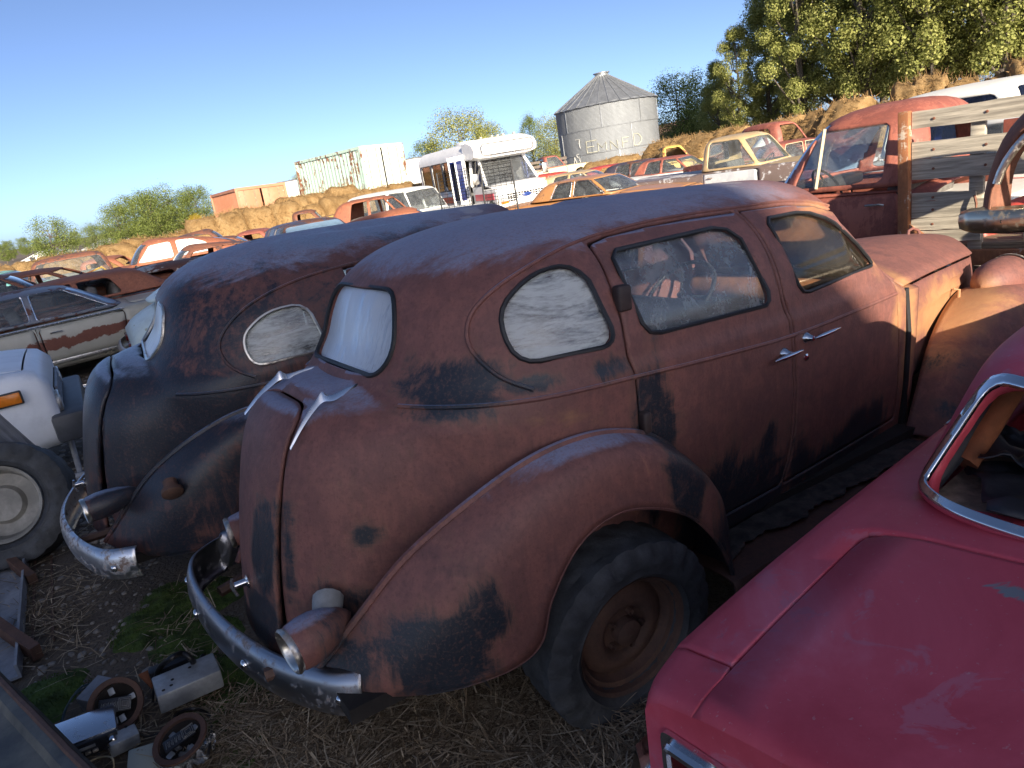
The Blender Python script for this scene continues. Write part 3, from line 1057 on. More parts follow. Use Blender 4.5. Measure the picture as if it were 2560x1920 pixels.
DRIP = [(-.17, 1.185), (-.25, 1.24), (-.285, 1.33), (-.25, 1.42), (-.15, 1.49), (.02, 1.55), (.22, 1.592), (.48, 1.613), (.75, 1.617), (1.0, 1.614), (1.24, 1.610), (1.42, 1.588), (1.56, 1.53), (1.67, 1.43), (1.77, 1.31), (1.85, 1.17)]
RFEND = [((.47, -.66, .30), (.50, -.79, .30), (.50, -.875, .24)), ((.485, -.70, .47), (.495, -.83, .46), (.455, -.885, .38)), ((.45, -.735, .66), (.455, -.855, .63), (.385, -.893, .52)), ((.34, -.76, .83), (.34, -.875, .78), (.27, -.897, .655)),
         ((.19, -.772, .945), (.18, -.88, .895), (.12, -.899, .745)), ((-.01, -.775, 1.0), (-.01, -.878, .95), (-.04, -.897, .78)), ((-.23, -.762, .99), (-.21, -.87, .93), (-.19, -.895, .735)), ((-.45, -.72, .905), (-.40, -.852, .835), (-.305, -.888, .60)),
         ((-.64, -.645, .775), (-.55, -.82, .70), (-.355, -.88, .47)), ((-.78, -.575, .62), (-.67, -.765, .55), (-.44, -.855, .415)), ((-.88, -.51, .49), (-.77, -.69, .44), (-.57, -.80, .39)), ((-.935, -.47, .42), (-.83, -.62, .39), (-.68, -.73, .375))]
FFEND = [((1.93, -.64, .37), (1.95, -.76, .37), (1.97, -.87, .35)), ((2.05, -.62, .56), (2.08, -.76, .55), (2.12, -.88, .47)), ((2.25, -.57, .765), (2.28, -.75, .755), (2.30, -.89, .63)), ((2.5, -.515, .90), (2.52, -.73, .91), (2.52, -.89, .77)),
         ((2.8, -.45, .955), (2.82, -.71, .975), (2.82, -.89, .81)), ((3.1, -.40, .90), (3.15, -.68, .93), (3.15, -.87, .74)), ((3.32, -.40, .72), (3.40, -.66, .74), (3.36, -.85, .56)), ((3.36, -.40, .5), (3.50, -.64, .48), (3.44, -.83, .40))]
HERO = dict(
    ochre=[(1.86, -.62, .98, .10, .3, .22, .36), (2.45, -.5, .92, .55, .4, .20, .48), (1.98, -.6, .90, .10, .4, .45, .40), (1.72, -.6, 1.38, .12, .3, .20, .42), (1.45, -.6, 1.57, .25, .2, .05, .34), (3.0, -.57, .92, .2, .2, .09, .34), (-.1, -.76, 1.07, .35, .2, .07, .22), (2.3, -.6, .72, .25, .25, .12, .34), (.1, -.75, 1.14, .25, .2, .1, .18)],  # front blobs paint the sunlit orange in; quarter blobs are patina
    bare=[(1.30, -.12, 1.70, .10, .16, .1, .45), (1.22, -.28, 1.66, .06, .08, .1, .42), (-.15, -.86, .86, .16, .06, .09, .27), (.05, -.88, .80, .10, .05, .06, .27), (-.42, -.86, .60, .06, .06, .16, .25), (-.35, -.55, 1.3, .1, .15, .12, .12), (2.25, -.55, .85, .10, .2, .16, .22), (-.30, -.66, 1.45, .05, .1, .12, .22), (.0, -.62, 1.58, .16, .1, .03, .25)],
    rear_window=[(.35, 1.242), (-.315, 1.242), (-.33, 1.36), (-.265, 1.505), (.35, 1.505)], rw_round=[0, .08, .12, .10, 0],
    doors=[('rdoor', RDOOR), ('fdoor', FDOOR)],
    windows=[('rdwin', RDWIN, 'rdoor'), ('fdwin', FDWIN, 'fdoor'), ('qwin', QWIN, 'body')],
    glass=dict(rear='glass_frost', rdwin='glass_dusty', fdwin='glass_clearish', qwin='glass_crazed', far='glass'),
    drip=DRIP, belt=[[(-.50, 1.17), (-.2, 1.158), (.185, 1.142), (.6, 1.12), (.98, 1.102), (1.4, 1.105), (1.83, 1.115)]],
    rear_fender=RFEND, front_fender=FFEND,
    bumper=[(-.83, -.62, .385), (-.91, -.535, .38), (-1.01, -.34, .375), (-1.08, -.09, .375), (-1.12, .18, .38), (-1.125, .42, .39), (-1.09, .57, .40), (-1.0, .66, .40), (-.90, .68, .41)],
    bolts=(4, 16, 26, 34), tail_lamps=[((-.985, -.52, .565), (-1, -.12, -.12), .20, .074), ((-.93, .47, .565), (-1, .12, -.12), .24, .066)],
    ornaments=True, lid_open=1.6, lid_twist=-.5,
    handles=[('rdoor', .945, 1.045, (-.10, .06), -3, False), ('fdoor', 1.09, 1.075, (0.0, .155), -4, True)],
    hinges=[('rdoor', .205, 1.40, .05, .085), ('rdoor', .215, .98, .03, .075)],
    wheels=[((.03, -.775, .292), .075, -1, 5, 3, -3), ((.0, .70, .30), .06, 1, 0, 4, 0), ((2.86, -.70, .34), .03, -1, 0, 5, 8), ((2.86, .70, .34), .03, 1, 0, 6, 8)],
    blobs=[(.66, -.75, .46, .36, .5, .26, .46), (1.45, -.68, .44, .40, .4, .15, .40), (.85, -.75, .62, .10, .4, .20, .30), (-.85, -.45, .50, .2, .2, .22, .30), (.30, -.75, 1.0, .05, .3, .5, .30), (.28, -.75, .82, .10, .5, .25, .40), (.26, -.76, 1.05, .10, .3, .16, .38), (.1, -.76, 1.19, .10, .3, .06, .36), (-.16, -.72, 1.20, .13, .3, .035, .40),
           (-.36, -.6, 1.22, .22, .3, .10, .36), (1.60, -.68, .52, .22, .4, .13, .36), (1.1, -.72, .5, .10, .4, .2, .30), (-.62, -.74, .50, .14, .25, .16, .52), (-.5, -.82, .62, .08, .25, .12, .40),
           (-.93, -.16, .72, .2, .12, .18, .40), (-.97, -.12, .48, .2, .15, .12, .44), (-.80, -.52, .46, .18, .16, .13, .42), (-.95, -.28, .72, .2, .05, .2, .36), (-.70, -.50, .80, .06, .1, .07, .34),
           (-.52, -.66, .73, .07, .15, .08, .36), (-.98, .2, .42, .2, .2, .08, .36), (.44, -.86, .5, .05, .1, .15, .36), (.3, -.74, 1.5, .08, .2, .08, .25), (2.2, -.6, .55, .1, .3, .2, .36), (2.05, -.8, .5, .06, .1, .25, .34)])
M['glass_clearish'] = m_glass('spotted_front_door_glass', dust=.10, dustcol=(.85, .75, .58), nscale=9, contrast=(.5, .75), tint=(.93, .94, .93))
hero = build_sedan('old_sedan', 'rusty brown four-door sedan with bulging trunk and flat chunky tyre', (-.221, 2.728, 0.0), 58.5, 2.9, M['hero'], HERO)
# ------------------------------------------------------------------ ground
def m_ground():
    t = NT('dirt_ground')
    n1 = t.noise(.35, 6, .6); n2 = t.noise(3.0, 7, .65); n3 = t.noise(40, 5, .7)
    c = t.ramp(t.math('ADD', t.math('MULTIPLY', n1, .5), t.math('MULTIPLY', n2, .5)), [(.3, (.075, .056, .042)), (.5, (.14, .108, .08)), (.7, (.23, .175, .125))])
    c = t.mix(t.math('MULTIPLY', t.step(n3, .45, .75), .6), c, (.05, .04, .033))
    pb = t.voro(55, feat='F1')
    c = t.mix(t.math('MULTIPLY', t.step(t.noise(1.2, 4), .5, .62), t.step(pb, .38, .2)), c, (.19, .17, .15))
    t.bump(t.math('ADD', t.math('ADD', n2, n3), t.math('MULTIPLY', pb, -.6)), .6, .03)
    return t.fin(c, .92)
M['ground'] = m_ground()
def gz(x, y):
    """the yard falls away gently to the left"""
    k = min(1, max(0, (y - 4) / 5)); k = k * k * (3 - 2 * k)
    return -.012 * min(60, max(0, .5 - x)) * k
mb = MB()
S_ = 2500
xs = [-S_, -600, -120] + [-40 + 2 * i for i in range(41)] + [120, 600, S_]
ys = [-S_, -300, -60] + [-14 + 2 * i for i in range(42)] + [120, 600, S_]
rows = []
for y in ys:
    rows.append([Vector((x, y, gz(x, y))) for x in xs])
mb.grid(rows)
tag(mb.build('ground', M['ground'], None, 60), kind='structure')
# ------------------------------------------------------------------ generic cars, built from lofts and cut shells
def wheel_simple(root, loc, rad=.33, side=-1, steer=0.0, flat=.03, cap='chrome_dull', white=False, mats=('rubber', 'rim')):
    w = empty('wheel', loc, (0, 0, steer)); w.parent = root
    key = (rad, side, flat, cap)
    if key not in _WH:
        mb = MB(); mb.grid(tyre_mesh(rad, rad * .58, .19, 32, flat, False), closed_u=True)
        rm = MB(); k = rad / .36
        pr = [(.212, -.075), (.222, -.085), (.205, -.06), (.18, -.03), (.15, -.04), (.13, -.05)]
        rm.lathe([(r * k, h) for r, h in pr], axis='y', seg=20)
        hc = MB(); hc.lathe([(.14 * k, -.045), (.12 * k, -.065), (.06 * k, -.078), (0, -.08)], axis='y', seg=18)
        out = []
        for m_ in (mb, rm, hc):
            if side > 0: m_.V = [(x, -y, z) for x, y, z in m_.V]; m_.F = [tuple(reversed(f)) for f in m_.F]
        _WH[key] = (mb.build('tyre', M[mats[0]], w, 40), rm.build('rim', M[mats[1]], w, 40), hc.build('hub_cap', M[cap], w, 50))
    else:
        for o in _WH[key]:
            c = o.copy(); COL.objects.link(c); c.parent = w
    return w
_WH = {}

def loft_body(xs, sec):
    """rows of half sections sec(x) -> list of (y,z) from the centre top to the sill; right half (-y)"""
    V, F = [], []
    m = None
    for x in xs:
        p = sec(x)
        m = len(p)
        V += [(x, -y, z) for y, z in p]
    n = len(xs)
    for i in range(n - 1):
        for j in range(m - 1):
            a, b, c, d = i * m + j, i * m + j + 1, (i + 1) * m + j + 1, (i + 1) * m + j
            F.append((a, b, c, d))
    return V, F

def cabin_grid(g, nper=70, nz=16, nth=12):
    """greenhouse shell (right half). g: zb, zr, wb, wr, front (x at belt, x at roof), rear (same), n, cap"""
    zb, zr = g['zb'], g['zr']
    fx = lambda z: lerp1(z, [zb, zr], [g['front'][0], g['front'][1]])
    rz, rxv = g.get('rear_z', [zb, zr]), g['rear']
    rx = lambda z: smooth1(z, rz, rxv) if len(rz) > 2 else lerp1(z, rz, rxv)
    ww = lambda z: lerp1(z, [zb, zr], [g['wb'], g['wr']])
    n = g.get('n', 5.0)
    cap = g.get('cap', 4.0)
    hz = zr - zb
    fb = g.get('bow', .06)
    xm = (g['front'][1] + g['rear'][-1]) / 2
    def inside(P):
        x, y, z = P[:, 0], np.abs(P[:, 1]), P[:, 2]
        t = np.clip((z - zb) / hz, -1, 2)
        c = np.where(t < 1, np.abs(1 - np.clip(t, 0, 1) ** (cap * 2.2)) ** (1 / (cap * 1.2)), 0)
        a, b = rx(z), fx(z)
        w = ww(z)
        q = (y / np.maximum(w, 1e-4))
        cr = g.get('crown', .035)
        zt = zr - cr * q ** 2 - g.get('droop', .02) * np.clip((x - xm) / (b - xm + 1e-6), 0, 1) ** 2 - g.get('rdroop', .02) * np.clip((xm - x) / (xm - a + 1e-6), 0, 1) ** 2
        u = np.where(x > xm, (x - xm) / np.maximum(b + fb * (1 - q ** 2) - xm, .01), (xm - x) / np.maximum(xm - a + fb * (1 - q ** 2), .01))
        tt = np.clip((z - zb + .25 * hz) / (zt - zb + .25 * hz), 0, 3)
        return (q ** n + np.clip(u, 0, 9) ** n + tt ** (n * 2.0)) < 1
    A, B, Wd = g['rear'][0] - xm, g['front'][0] - xm, g['wb']
    per = []
    L1, L2, L3 = Wd, (B - A), Wd
    tot = L1 + L2 + L3
    for i in range(nper + 1):
        s = tot * i / nper
        if s <= L1: per.append((A, -s))
        elif s <= L1 + L2: per.append((A + s - L1, -Wd))
        else: per.append((B, -Wd + (s - L1 - L2)))
    org, dr = [], []
    zl = np.linspace(zb, zb + hz * .72, nz, endpoint=False)
    zo = zb + hz * .72
    th = np.radians(np.linspace(0, 90, nth))
    for (px, py) in per:
        l = math.hypot(px, py)
        d = (px / l, py / l)
        for z in zl: org.append((xm, 0, z)); dr.append((d[0], d[1], 0))
        for t in th:
            v = np.array((px * math.cos(t), py * math.cos(t), .28 * hz * math.sin(t)))
            v /= np.linalg.norm(v)
            org.append((xm, 0, zo)); dr.append(tuple(v))
    P = rays_to_surface(np.array(org), np.array(dr), inside, far=4.0, it=30)
    nr = nz + nth
    P[np.abs(P[:, 1]) < 1e-3, 1] = 0
    P[:nr, 1] = 0; P[-nr:, 1] = 0
    V = [tuple(p) for p in P]
    F = []
    for c in range(len(per) - 1):
        for r in range(nr - 1):
            a, b, d, e = c * nr + r, (c + 1) * nr + r, (c + 1) * nr + r + 1, c * nr + r + 1
            F.append((a, b, d) if r == nr - 2 else (a, b, d, e))
    return V, F

def add_cabin(root, g, mat, gl, roofmat=None):
    """roof with pillars and the window panes"""
    V, F = cabin_grid(g, g.get('nper', 70), g.get('nz', 16), g.get('nth', 12))
    S = Shell(V, F)
    zb, zr = g['zb'], g['zr']; hz = zr - zb
    fxx = lambda A: np.interp(A[:, 2], [zb, zr], [g['front'][0], g['front'][1]])
    k = 0
    for Q in g['side']:
        S.cut(lambda A: sdf_poly(XZ(A), Q), 'side%d' % k, ('body',), lambda A: A[:, 1] < -(g['wr'] * .72)); k += 1
    fw = g.get('fw', .84)
    if g.get('screen', True):
        W0, W1 = g['wb'] * fw, g['wr'] * (fw + .02)
        Q = round_poly([(.3, zb + .07 * hz), (-W0, zb + .07 * hz), (-W1, zr - .17 * hz), (.3, zr - .13 * hz)], [0, .05, .06, 0])
        S.cut(lambda A: sdf_poly(YZ(A), Q), 'front', ('body',), lambda A: A[:, 0] > fxx(A) - .16)
    if g.get('back', True):
        bz0, bz1, bw = g.get('back_z', (.10, .80)) + (g.get('back_w', .80),)
        Q = round_poly([(.3, zb + bz0 * hz), (-g['wb'] * bw, zb + bz0 * hz), (-g['wr'] * bw, zb + bz1 * hz), (.3, zb + bz1 * hz)], [0, .06, .08, 0])
        rxx = (lambda A: smooth1(A[:, 2], g['rear_z'], g['rear'])) if len(g.get('rear_z', [0])) > 2 else (lambda A: np.interp(A[:, 2], [zb, zr], g['rear']))
        S.cut(lambda A: sdf_poly(YZ(A), Q), 'back', ('body',), lambda A: A[:, 0] < rxx(A) + .20)
    V, F = both(*S.part('body'))
    cab = mesh_obj('cabin', V, F, roofmat or mat, root, 40, .03)
    def pane(lbl, nm, gm, d):
        if not gm: return
        V, F = S.part(lbl)
        if not F: return
        if lbl in ('front', 'back'):
            V, F = both(V, F)
            mesh_obj(nm, [(x + d, y, z) for x, y, z in V], F, M[gm], cab, 60)
        else:
            mesh_obj(nm, [(x, y + .02, z) for x, y, z in V], F, M[gm], cab, 60)
            mesh_obj(nm, [(x, -y - .02, z) for x, y, z in V], [tuple(reversed(f)) for f in F], M[gm], cab, 60)
    pane('front', 'windscreen', gl.get('front', 'glass'), -.02)
    pane('back', 'rear_window', gl.get('back', 'glass'), .02)
    for i in range(k): pane('side%d' % i, 'side_window', gl.get('side', 'glass'), 0)
    if g.get('trim'):
        for Q in g['side']:
            for s in (1, -1):
                A = np.array([(x, z) for x, z in Q])
                w = np.interp(A[:, 1], [zb, zr], [g['wb'], g['wr']])
                mb = MB(); mb.tube([(x, -s * (w_ + .002), z) for (x, z), w_ in zip(A, w)], .008, 5, closed=True)
                mb.build('window_trim', M[g['trim']], cab, 50)
    return cab

def build_car(name, label, loc, heading, sp, mat, group=None, cat='car', zrot=0.0, tilt=0.0, mats=None):
    """sp: proportions; origin below the middle of the car, x forward"""
    L, Wd = sp['L'], sp['W'] / 2
    root = empty(name, loc, (R(zrot), R(tilt), R(90 - heading)), label, cat, group)
    mats = mats or {}
    top = sp['top']          # [(x, z)] centre line of bonnet/deck
    tx, tz = [p[0] for p in top], [p[1] for p in top]
    zb = sp.get('zb', .28)
    wx, wv = zip(*sp.get('plan', [(0, .90), (.25, .97), (L * .3, 1), (L * .75, 1), (L - .25, .96), (L, .90)]))
    crown = sp.get('crown', .05)
    drop = sp.get('drop', .04)
    fin = sp.get('fin', None)
    def sec(x):
        zt = float(smooth1(x, tx, tz)); w = Wd * float(np.interp(x, wx, wv))
        sh = drop
        f = fin(x) if fin else 0.0
        zm = zb + (zt - zb) * .45
        p = [(0, zt), (.40 * w, zt - crown * .12), (.66 * w, zt - crown * .4), (.80 * w, zt - crown * .7 + f * .3), (.88 * w, zt - crown + f), (.935 * w, zt - crown - sh * .35 + f * .9), (.972 * w, zt - crown - sh + f * .5), (.992 * w, zt - crown - sh * 2.2), (1.0 * w, zm + .10), (1.005 * w, zm), (.99 * w, zm - .12), (.965 * w, zb + .08), (.93 * w, zb)]
        return p
    xs = np.linspace(0, L, sp.get('nx', 60))
    V, F = loft_body(xs, sec)
    # close the ends
    m = 13
    S = Shell(V, F)
    for wxp in sp.get('wheels', ()):
        for (cx, rad) in (wxp,):
            S.cut(lambda A: np.hypot(A[:, 0] - cx, A[:, 2] - .33) - rad, '_arch', ('body',), lambda A: A[:, 1] < -Wd * .55)
    g = sp.get('cabin')
    if g:
        hole = round_poly([(g['rear'][0] + .06, .3), (g['rear'][0] + .06, -g['wb'] + .05), (g['front'][0] - .06, -g['wb'] + .05), (g['front'][0] - .06, .3)], [0, .05, .05, 0])
        if sp.get('open', True):
            S.cut(lambda A: sdf_poly(A[:, :2], hole), '_hole', ('body',), lambda A: A[:, 2] > zb + .3)
    for nm, Q in sp.get('lids', ()):
        S.gapcut(lambda A: sdf_poly(A[:, :2], Q), nm, sp.get('gap', .014), ('body',), lambda A: A[:, 2] > zb + .25)
    for i, Q in enumerate(sp.get('doors', ())):
        S.gapcut(lambda A: sdf_poly(XZ(A), Q), 'door%d' % i, .014, ('body',), lambda A: A[:, 1] < -Wd * .8)
    V, F = S.part('body')
    V, F = both(V, F)
    body = mesh_obj('body', V, F, mats.get('body', mat), root, 35, .02)
    for x, s in ((0.0, 1), (L, -1)):
        eb = MB()
        p = sec(x)
        pts = [(x, -y, z) for y, z in p] + [(x, y, z) for y, z in reversed(p[1:])]
        if (x == 0 and not sp.get('no_rear')) or (x > 0 and not sp.get('no_front')):
            eb.add(pts, [tuple(range(len(pts)))])
        if eb.F: eb.build('end_panel', mats.get('body', mat), body, 0)
    lids = {}
    for nm, Q in sp.get('lids', ()):
        V, F = S.part(nm)
        if F and nm == 'tail_extension':
            mesh_obj(nm, V, F, mats.get(nm, mat), root, 35, .02); V, F = S.part(nm, True); mesh_obj(nm, V, F, mats.get(nm, mat), root, 35, .02)
        elif F:
            V, F = both(V, F); lids[nm] = mesh_obj(nm, V, F, mats.get(nm, mat), root, 35, .02)
    doors = []
    for i, Q in enumerate(sp.get('doors', ())):
        for mir in (False, True):
            V, F = S.part('door%d' % i, mir)
            if F:
                d = mesh_obj('door', V, F, mats.get('door', mat), root, 35, .02)
                doors.append(d)
                hx = Q[:, 0].min() + .12
                zz = Q[:, 1].max() - .10
                yy = Wd * 1.005 * (1 if mir else -1)
                hb = MB(); hb.tube([(hx, yy, zz), (hx + .02, yy * 1.03, zz + .01), (hx + .14, yy * 1.03, zz + .008)], .010, 6)
                hb.build('handle', M['chrome_dull'], d, 50)
    fl = MB()
    fl.box((L / 2, 0, zb + .06), (L - .3, sp['W'] - .2, .04))
    for wxp in sp.get('wheels', ()):
        cx, rad = wxp
        for s in (-1, 1):
            fl.grid([[Vector((cx + (rad + .02) * math.cos(a), s * y, .33 + (rad + .02) * math.sin(a))) for y in (Wd - .34, Wd - .03)] for a in [math.radians(d) for d in range(-10, 191, 10)]])
    fl.build('floor', M['under'], root, 0)
    if g:
        add_cabin(root, g, mats.get('cabin', mat), sp.get('glass', {}), mats.get('roof'))
        if sp.get('seats', True):
            xm = g['front'][0]
            zf = zb + .14
            for nm, x in (('front_seat', g['front'][1] - .55), ('rear_seat', g['rear'][-1] + .35)):
                if nm == 'rear_seat' and sp.get('one_seat'): continue
                mb = MB()
                mb.box((x + .22, 0, zf + .12), (.48, g['wr'] * 1.8, .20), bev=.06)
                mb.box((x - .05, 0, zf + .42), (.16, g['wr'] * 1.8, .60), Matrix.Rotation(R(-12), 3, 'Y'), bev=.06)
                mb.build(nm, M[sp.get('seat_mat', 'interior')], root, 50)
            mb = MB(); mb.box((g['front'][0] - .16, 0, g['zb'] - .04), (.22, g['wb'] * 1.7, .12), bev=.04)
            cx = Vector((g['front'][0] - .40, .34, g['zb'] + .0)); rot = Matrix.Rotation(R(-55), 3, 'Y')
            mb.build('dashboard', M['black'], root, 50)
            mb = MB(); mb.tube([cx + rot @ Vector((.19 * math.cos(a), .19 * math.sin(a), 0)) for a in [2 * math.pi * k / 20 for k in range(20)]], .013, 6, closed=True)
            mb.tube([cx + rot @ Vector((-.19, 0, 0)), cx + rot @ Vector((.19, 0, 0))], .01, 5)
            mb.build('steering_wheel', M['black'], root, 50)
    for wxp in sp.get('wheels', ()):
        if sp.get('no_wheels'): break
        cx, rad = wxp
        for s in (-1, 1):
            wheel_simple(root, (cx, s * (Wd - .12), .33 - .025), .33, s, cap=sp.get('cap', 'chrome_dull'))
    wend = Wd * wv[-1]
    if sp.get('front', True):
        zt = tz[-1]
        h0, h1 = sp.get('grille_z', (zb + .14, zt - .12))
        gm = MB()
        ng = sp.get('ngrille', 7)
        for i in range(ng):
            z = h0 + (h1 - h0) * (i + .5) / ng
            gm.box((L + .012, 0, z), (.03, wend * 1.25, (h1 - h0) / ng * .45))
        gm.build('grille', M[sp.get('grille_mat', 'chrome_dull')], root, 40)
        gb = MB(); gb.box((L + .003, 0, (h0 + h1) / 2), (.01, wend * 1.3, h1 - h0)); gb.build('grille_shadow', M['under'], root, 0)
        for s in (-1, 1):
            for q in range(sp.get('lamps', 1)):
                yy = s * (wend * .80 - q * .17)
                mb = MB(); mb.lathe([(.095, -.02), (.10, .02), (.09, .03), (.082, .02)], c=(L, yy, (h0 + h1) / 2 + .03), axis='x', seg=18); o = mb.build('headlight', M['chrome_dull'], root, 50)
                mb = MB(); mb.lathe([(.085, .018), (.05, .032), (0, .036)], c=(L, yy, (h0 + h1) / 2 + .03), axis='x', seg=16); mb.build('lens', M['lamp'], o, 60)
    for x, sgn, nm in ((L, 1, 'front_bumper'), (0, -1, 'rear_bumper')):
        if sp.get('bumpers', True):
            rows = []
            for i in range(17):
                t = i / 8 - 1
                xx = x + sgn * (.13 - .16 * abs(t) ** 3.5)
                nrm = Vector((sgn, 0, 0))
                rows.append([Vector((xx - sgn * .03, t * Wd * .98, sp.get('bz', .46) - .075)), Vector((xx, t * Wd * .98, sp.get('bz', .46) - .06)), Vector((xx + sgn * .02, t * Wd * .98, sp.get('bz', .46))), Vector((xx, t * Wd * .98, sp.get('bz', .46) + .06)), Vector((xx - sgn * .03, t * Wd * .98, sp.get('bz', .46) + .075))])
            mb = MB(); mb.grid(rows); mb.build(nm, M[sp.get('bumper_mat', 'chrome_dull')], root, 50, .006)
    if sp.get('tails', True):
        for s in (-1, 1):
            mb = MB(); mb.box((-.01, s * Wd * wv[0] * .72, tz[0] - .16), (.04, .26, .09), bev=.012); mb.build('tail_lamp', M['red_lens'], root, 50)
    # move the origin to the middle
    off = sp.get('origin', L / 2)
    done = set()
    for o in root.children_recursive:
        if o.type == 'MESH' and o.parent and not (o.parent.type == 'EMPTY' and o.parent is not root):
            if o.data.name in done: continue
            done.add(o.data.name)
            o.data.transform(Matrix.Translation((-off, 0, 0)))
        elif o.type == 'EMPTY':
            o.location.x -= off
    return root
# ------------------------------------------------------------------ unseen blockers added behind the camera to shade the foreground
def sun_frame(s, t, z=0.0):
    """s: across the sun's direction, t: towards the sun"""
    return Vector((math.sin(SUN_AZ) * t - math.cos(SUN_AZ) * s, math.cos(SUN_AZ) * t + math.sin(SUN_AZ) * s, z))
def tanel(): return math.tan(SUN_EL)
M['barn_wood'] = m_simple('grey_barn_boards', (.16, .13, .11), .9, var=.5, scale=3, vscale=(5, 5, .4), bump=.5)
M['barn_roof'] = m_simple('grey_roofing', (.20, .19, .18), .6, var=.3)
def barn():  # added block, its height and right edge set by the wanted shade
    T1 = 25.0                                  # distance of its front towards the sun
    z = lambda zeta: zeta + tanel() * T1
    S0, S1 = -8.0, 1.94
    root = empty('barn', sun_frame((S0 + S1) / 2, T1 + 3.5), (0, 0, 0), 'tall weathered board barn behind the photographer, shading the old sedans', 'barn')
    root.rotation_euler.z = math.atan2((sun_frame(1, 0)).y, (sun_frame(1, 0)).x)
    hw, dp, h = (S1 - S0) / 2, 7.0, z(6.3)
    mb = MB(); mb.box((0, 0, h / 2), (2 * hw, dp, h)); mb.build('wall', M['barn_wood'], root, 0)
    n = 60
    for i in range(n):
        x = -hw + 2 * hw * (i + .5) / n
        if i == 0:
            b = MB(); b.box((0, 0, h / 2), (2 * hw / n - .02, .03, h)); proto = b.build('board', M['barn_wood'], root, 0); proto.location = (x, 3.52, 0)
        else:
            c = proto.copy(); COL.objects.link(c); c.location = (x, 3.52, 0)
    mb = MB(); mb.box((0, 0, h + .05), (2 * hw + .04, dp + .3, .1)); mb.build('roof', M['barn_roof'], root, 0)
barn_edge = 1.94
def lean_shed():  # added block, its slope shaped for the slanted shade edge on the sedan
    T = 13.0
    z = lambda zeta: zeta + tanel() * T
    root = empty('lean_shed', sun_frame(0, T), (0, 0, 0), 'low board shed with a sloping roof between the barn and the fence', 'shed')
    root.rotation_euler.z = math.atan2((sun_frame(1, 0)).y, (sun_frame(1, 0)).x)
    mb = MB(); mb.prism([(-1.0, 0), (2.70, 0), (2.70, z(1.52)), (2.15, z(1.98)), (1.94, z(2.15)), (-1.0, z(2.15))], -2.4, 0.0, 'y'); mb.build('wall', M['barn_wood'], root, 0)
    mb = MB(); mb.prism([(2.10, z(2.02)), (2.69, z(1.53)), (2.69, z(1.53) + .02), (2.10, z(2.02) + .02)], -2.4, -.01, 'y'); mb.build('roof', M['barn_roof'], root, 0)
barn()
lean_shed()
def fence_back():  # added so the sedan's lower front fender falls in shade
    t = 3.2
    root = empty('board_fence', sun_frame(4.3, t), (0, 0, 0), 'close-boarded fence running on from the barn lean-to behind the red coupe', 'fence')
    root.rotation_euler.z = math.atan2((sun_frame(1, 0)).y, (sun_frame(1, 0)).x)
    h = 1.52 + tanel() * t
    for i in range(17):
        x = -1.55 + .2 * i
        if i == 0: b = MB(); b.box((0, 0, h / 2), (.197, .022, h)); p = b.build('board', M['barn_wood'], root, 0); p.location.x = x
        else: c = p.copy(); COL.objects.link(c); c.location.x = x
    b = MB(); b.box((.05, -.04, .5), (3.4, .05, .09)); b.build('rail', M['barn_wood'], root, 0)
fence_back()

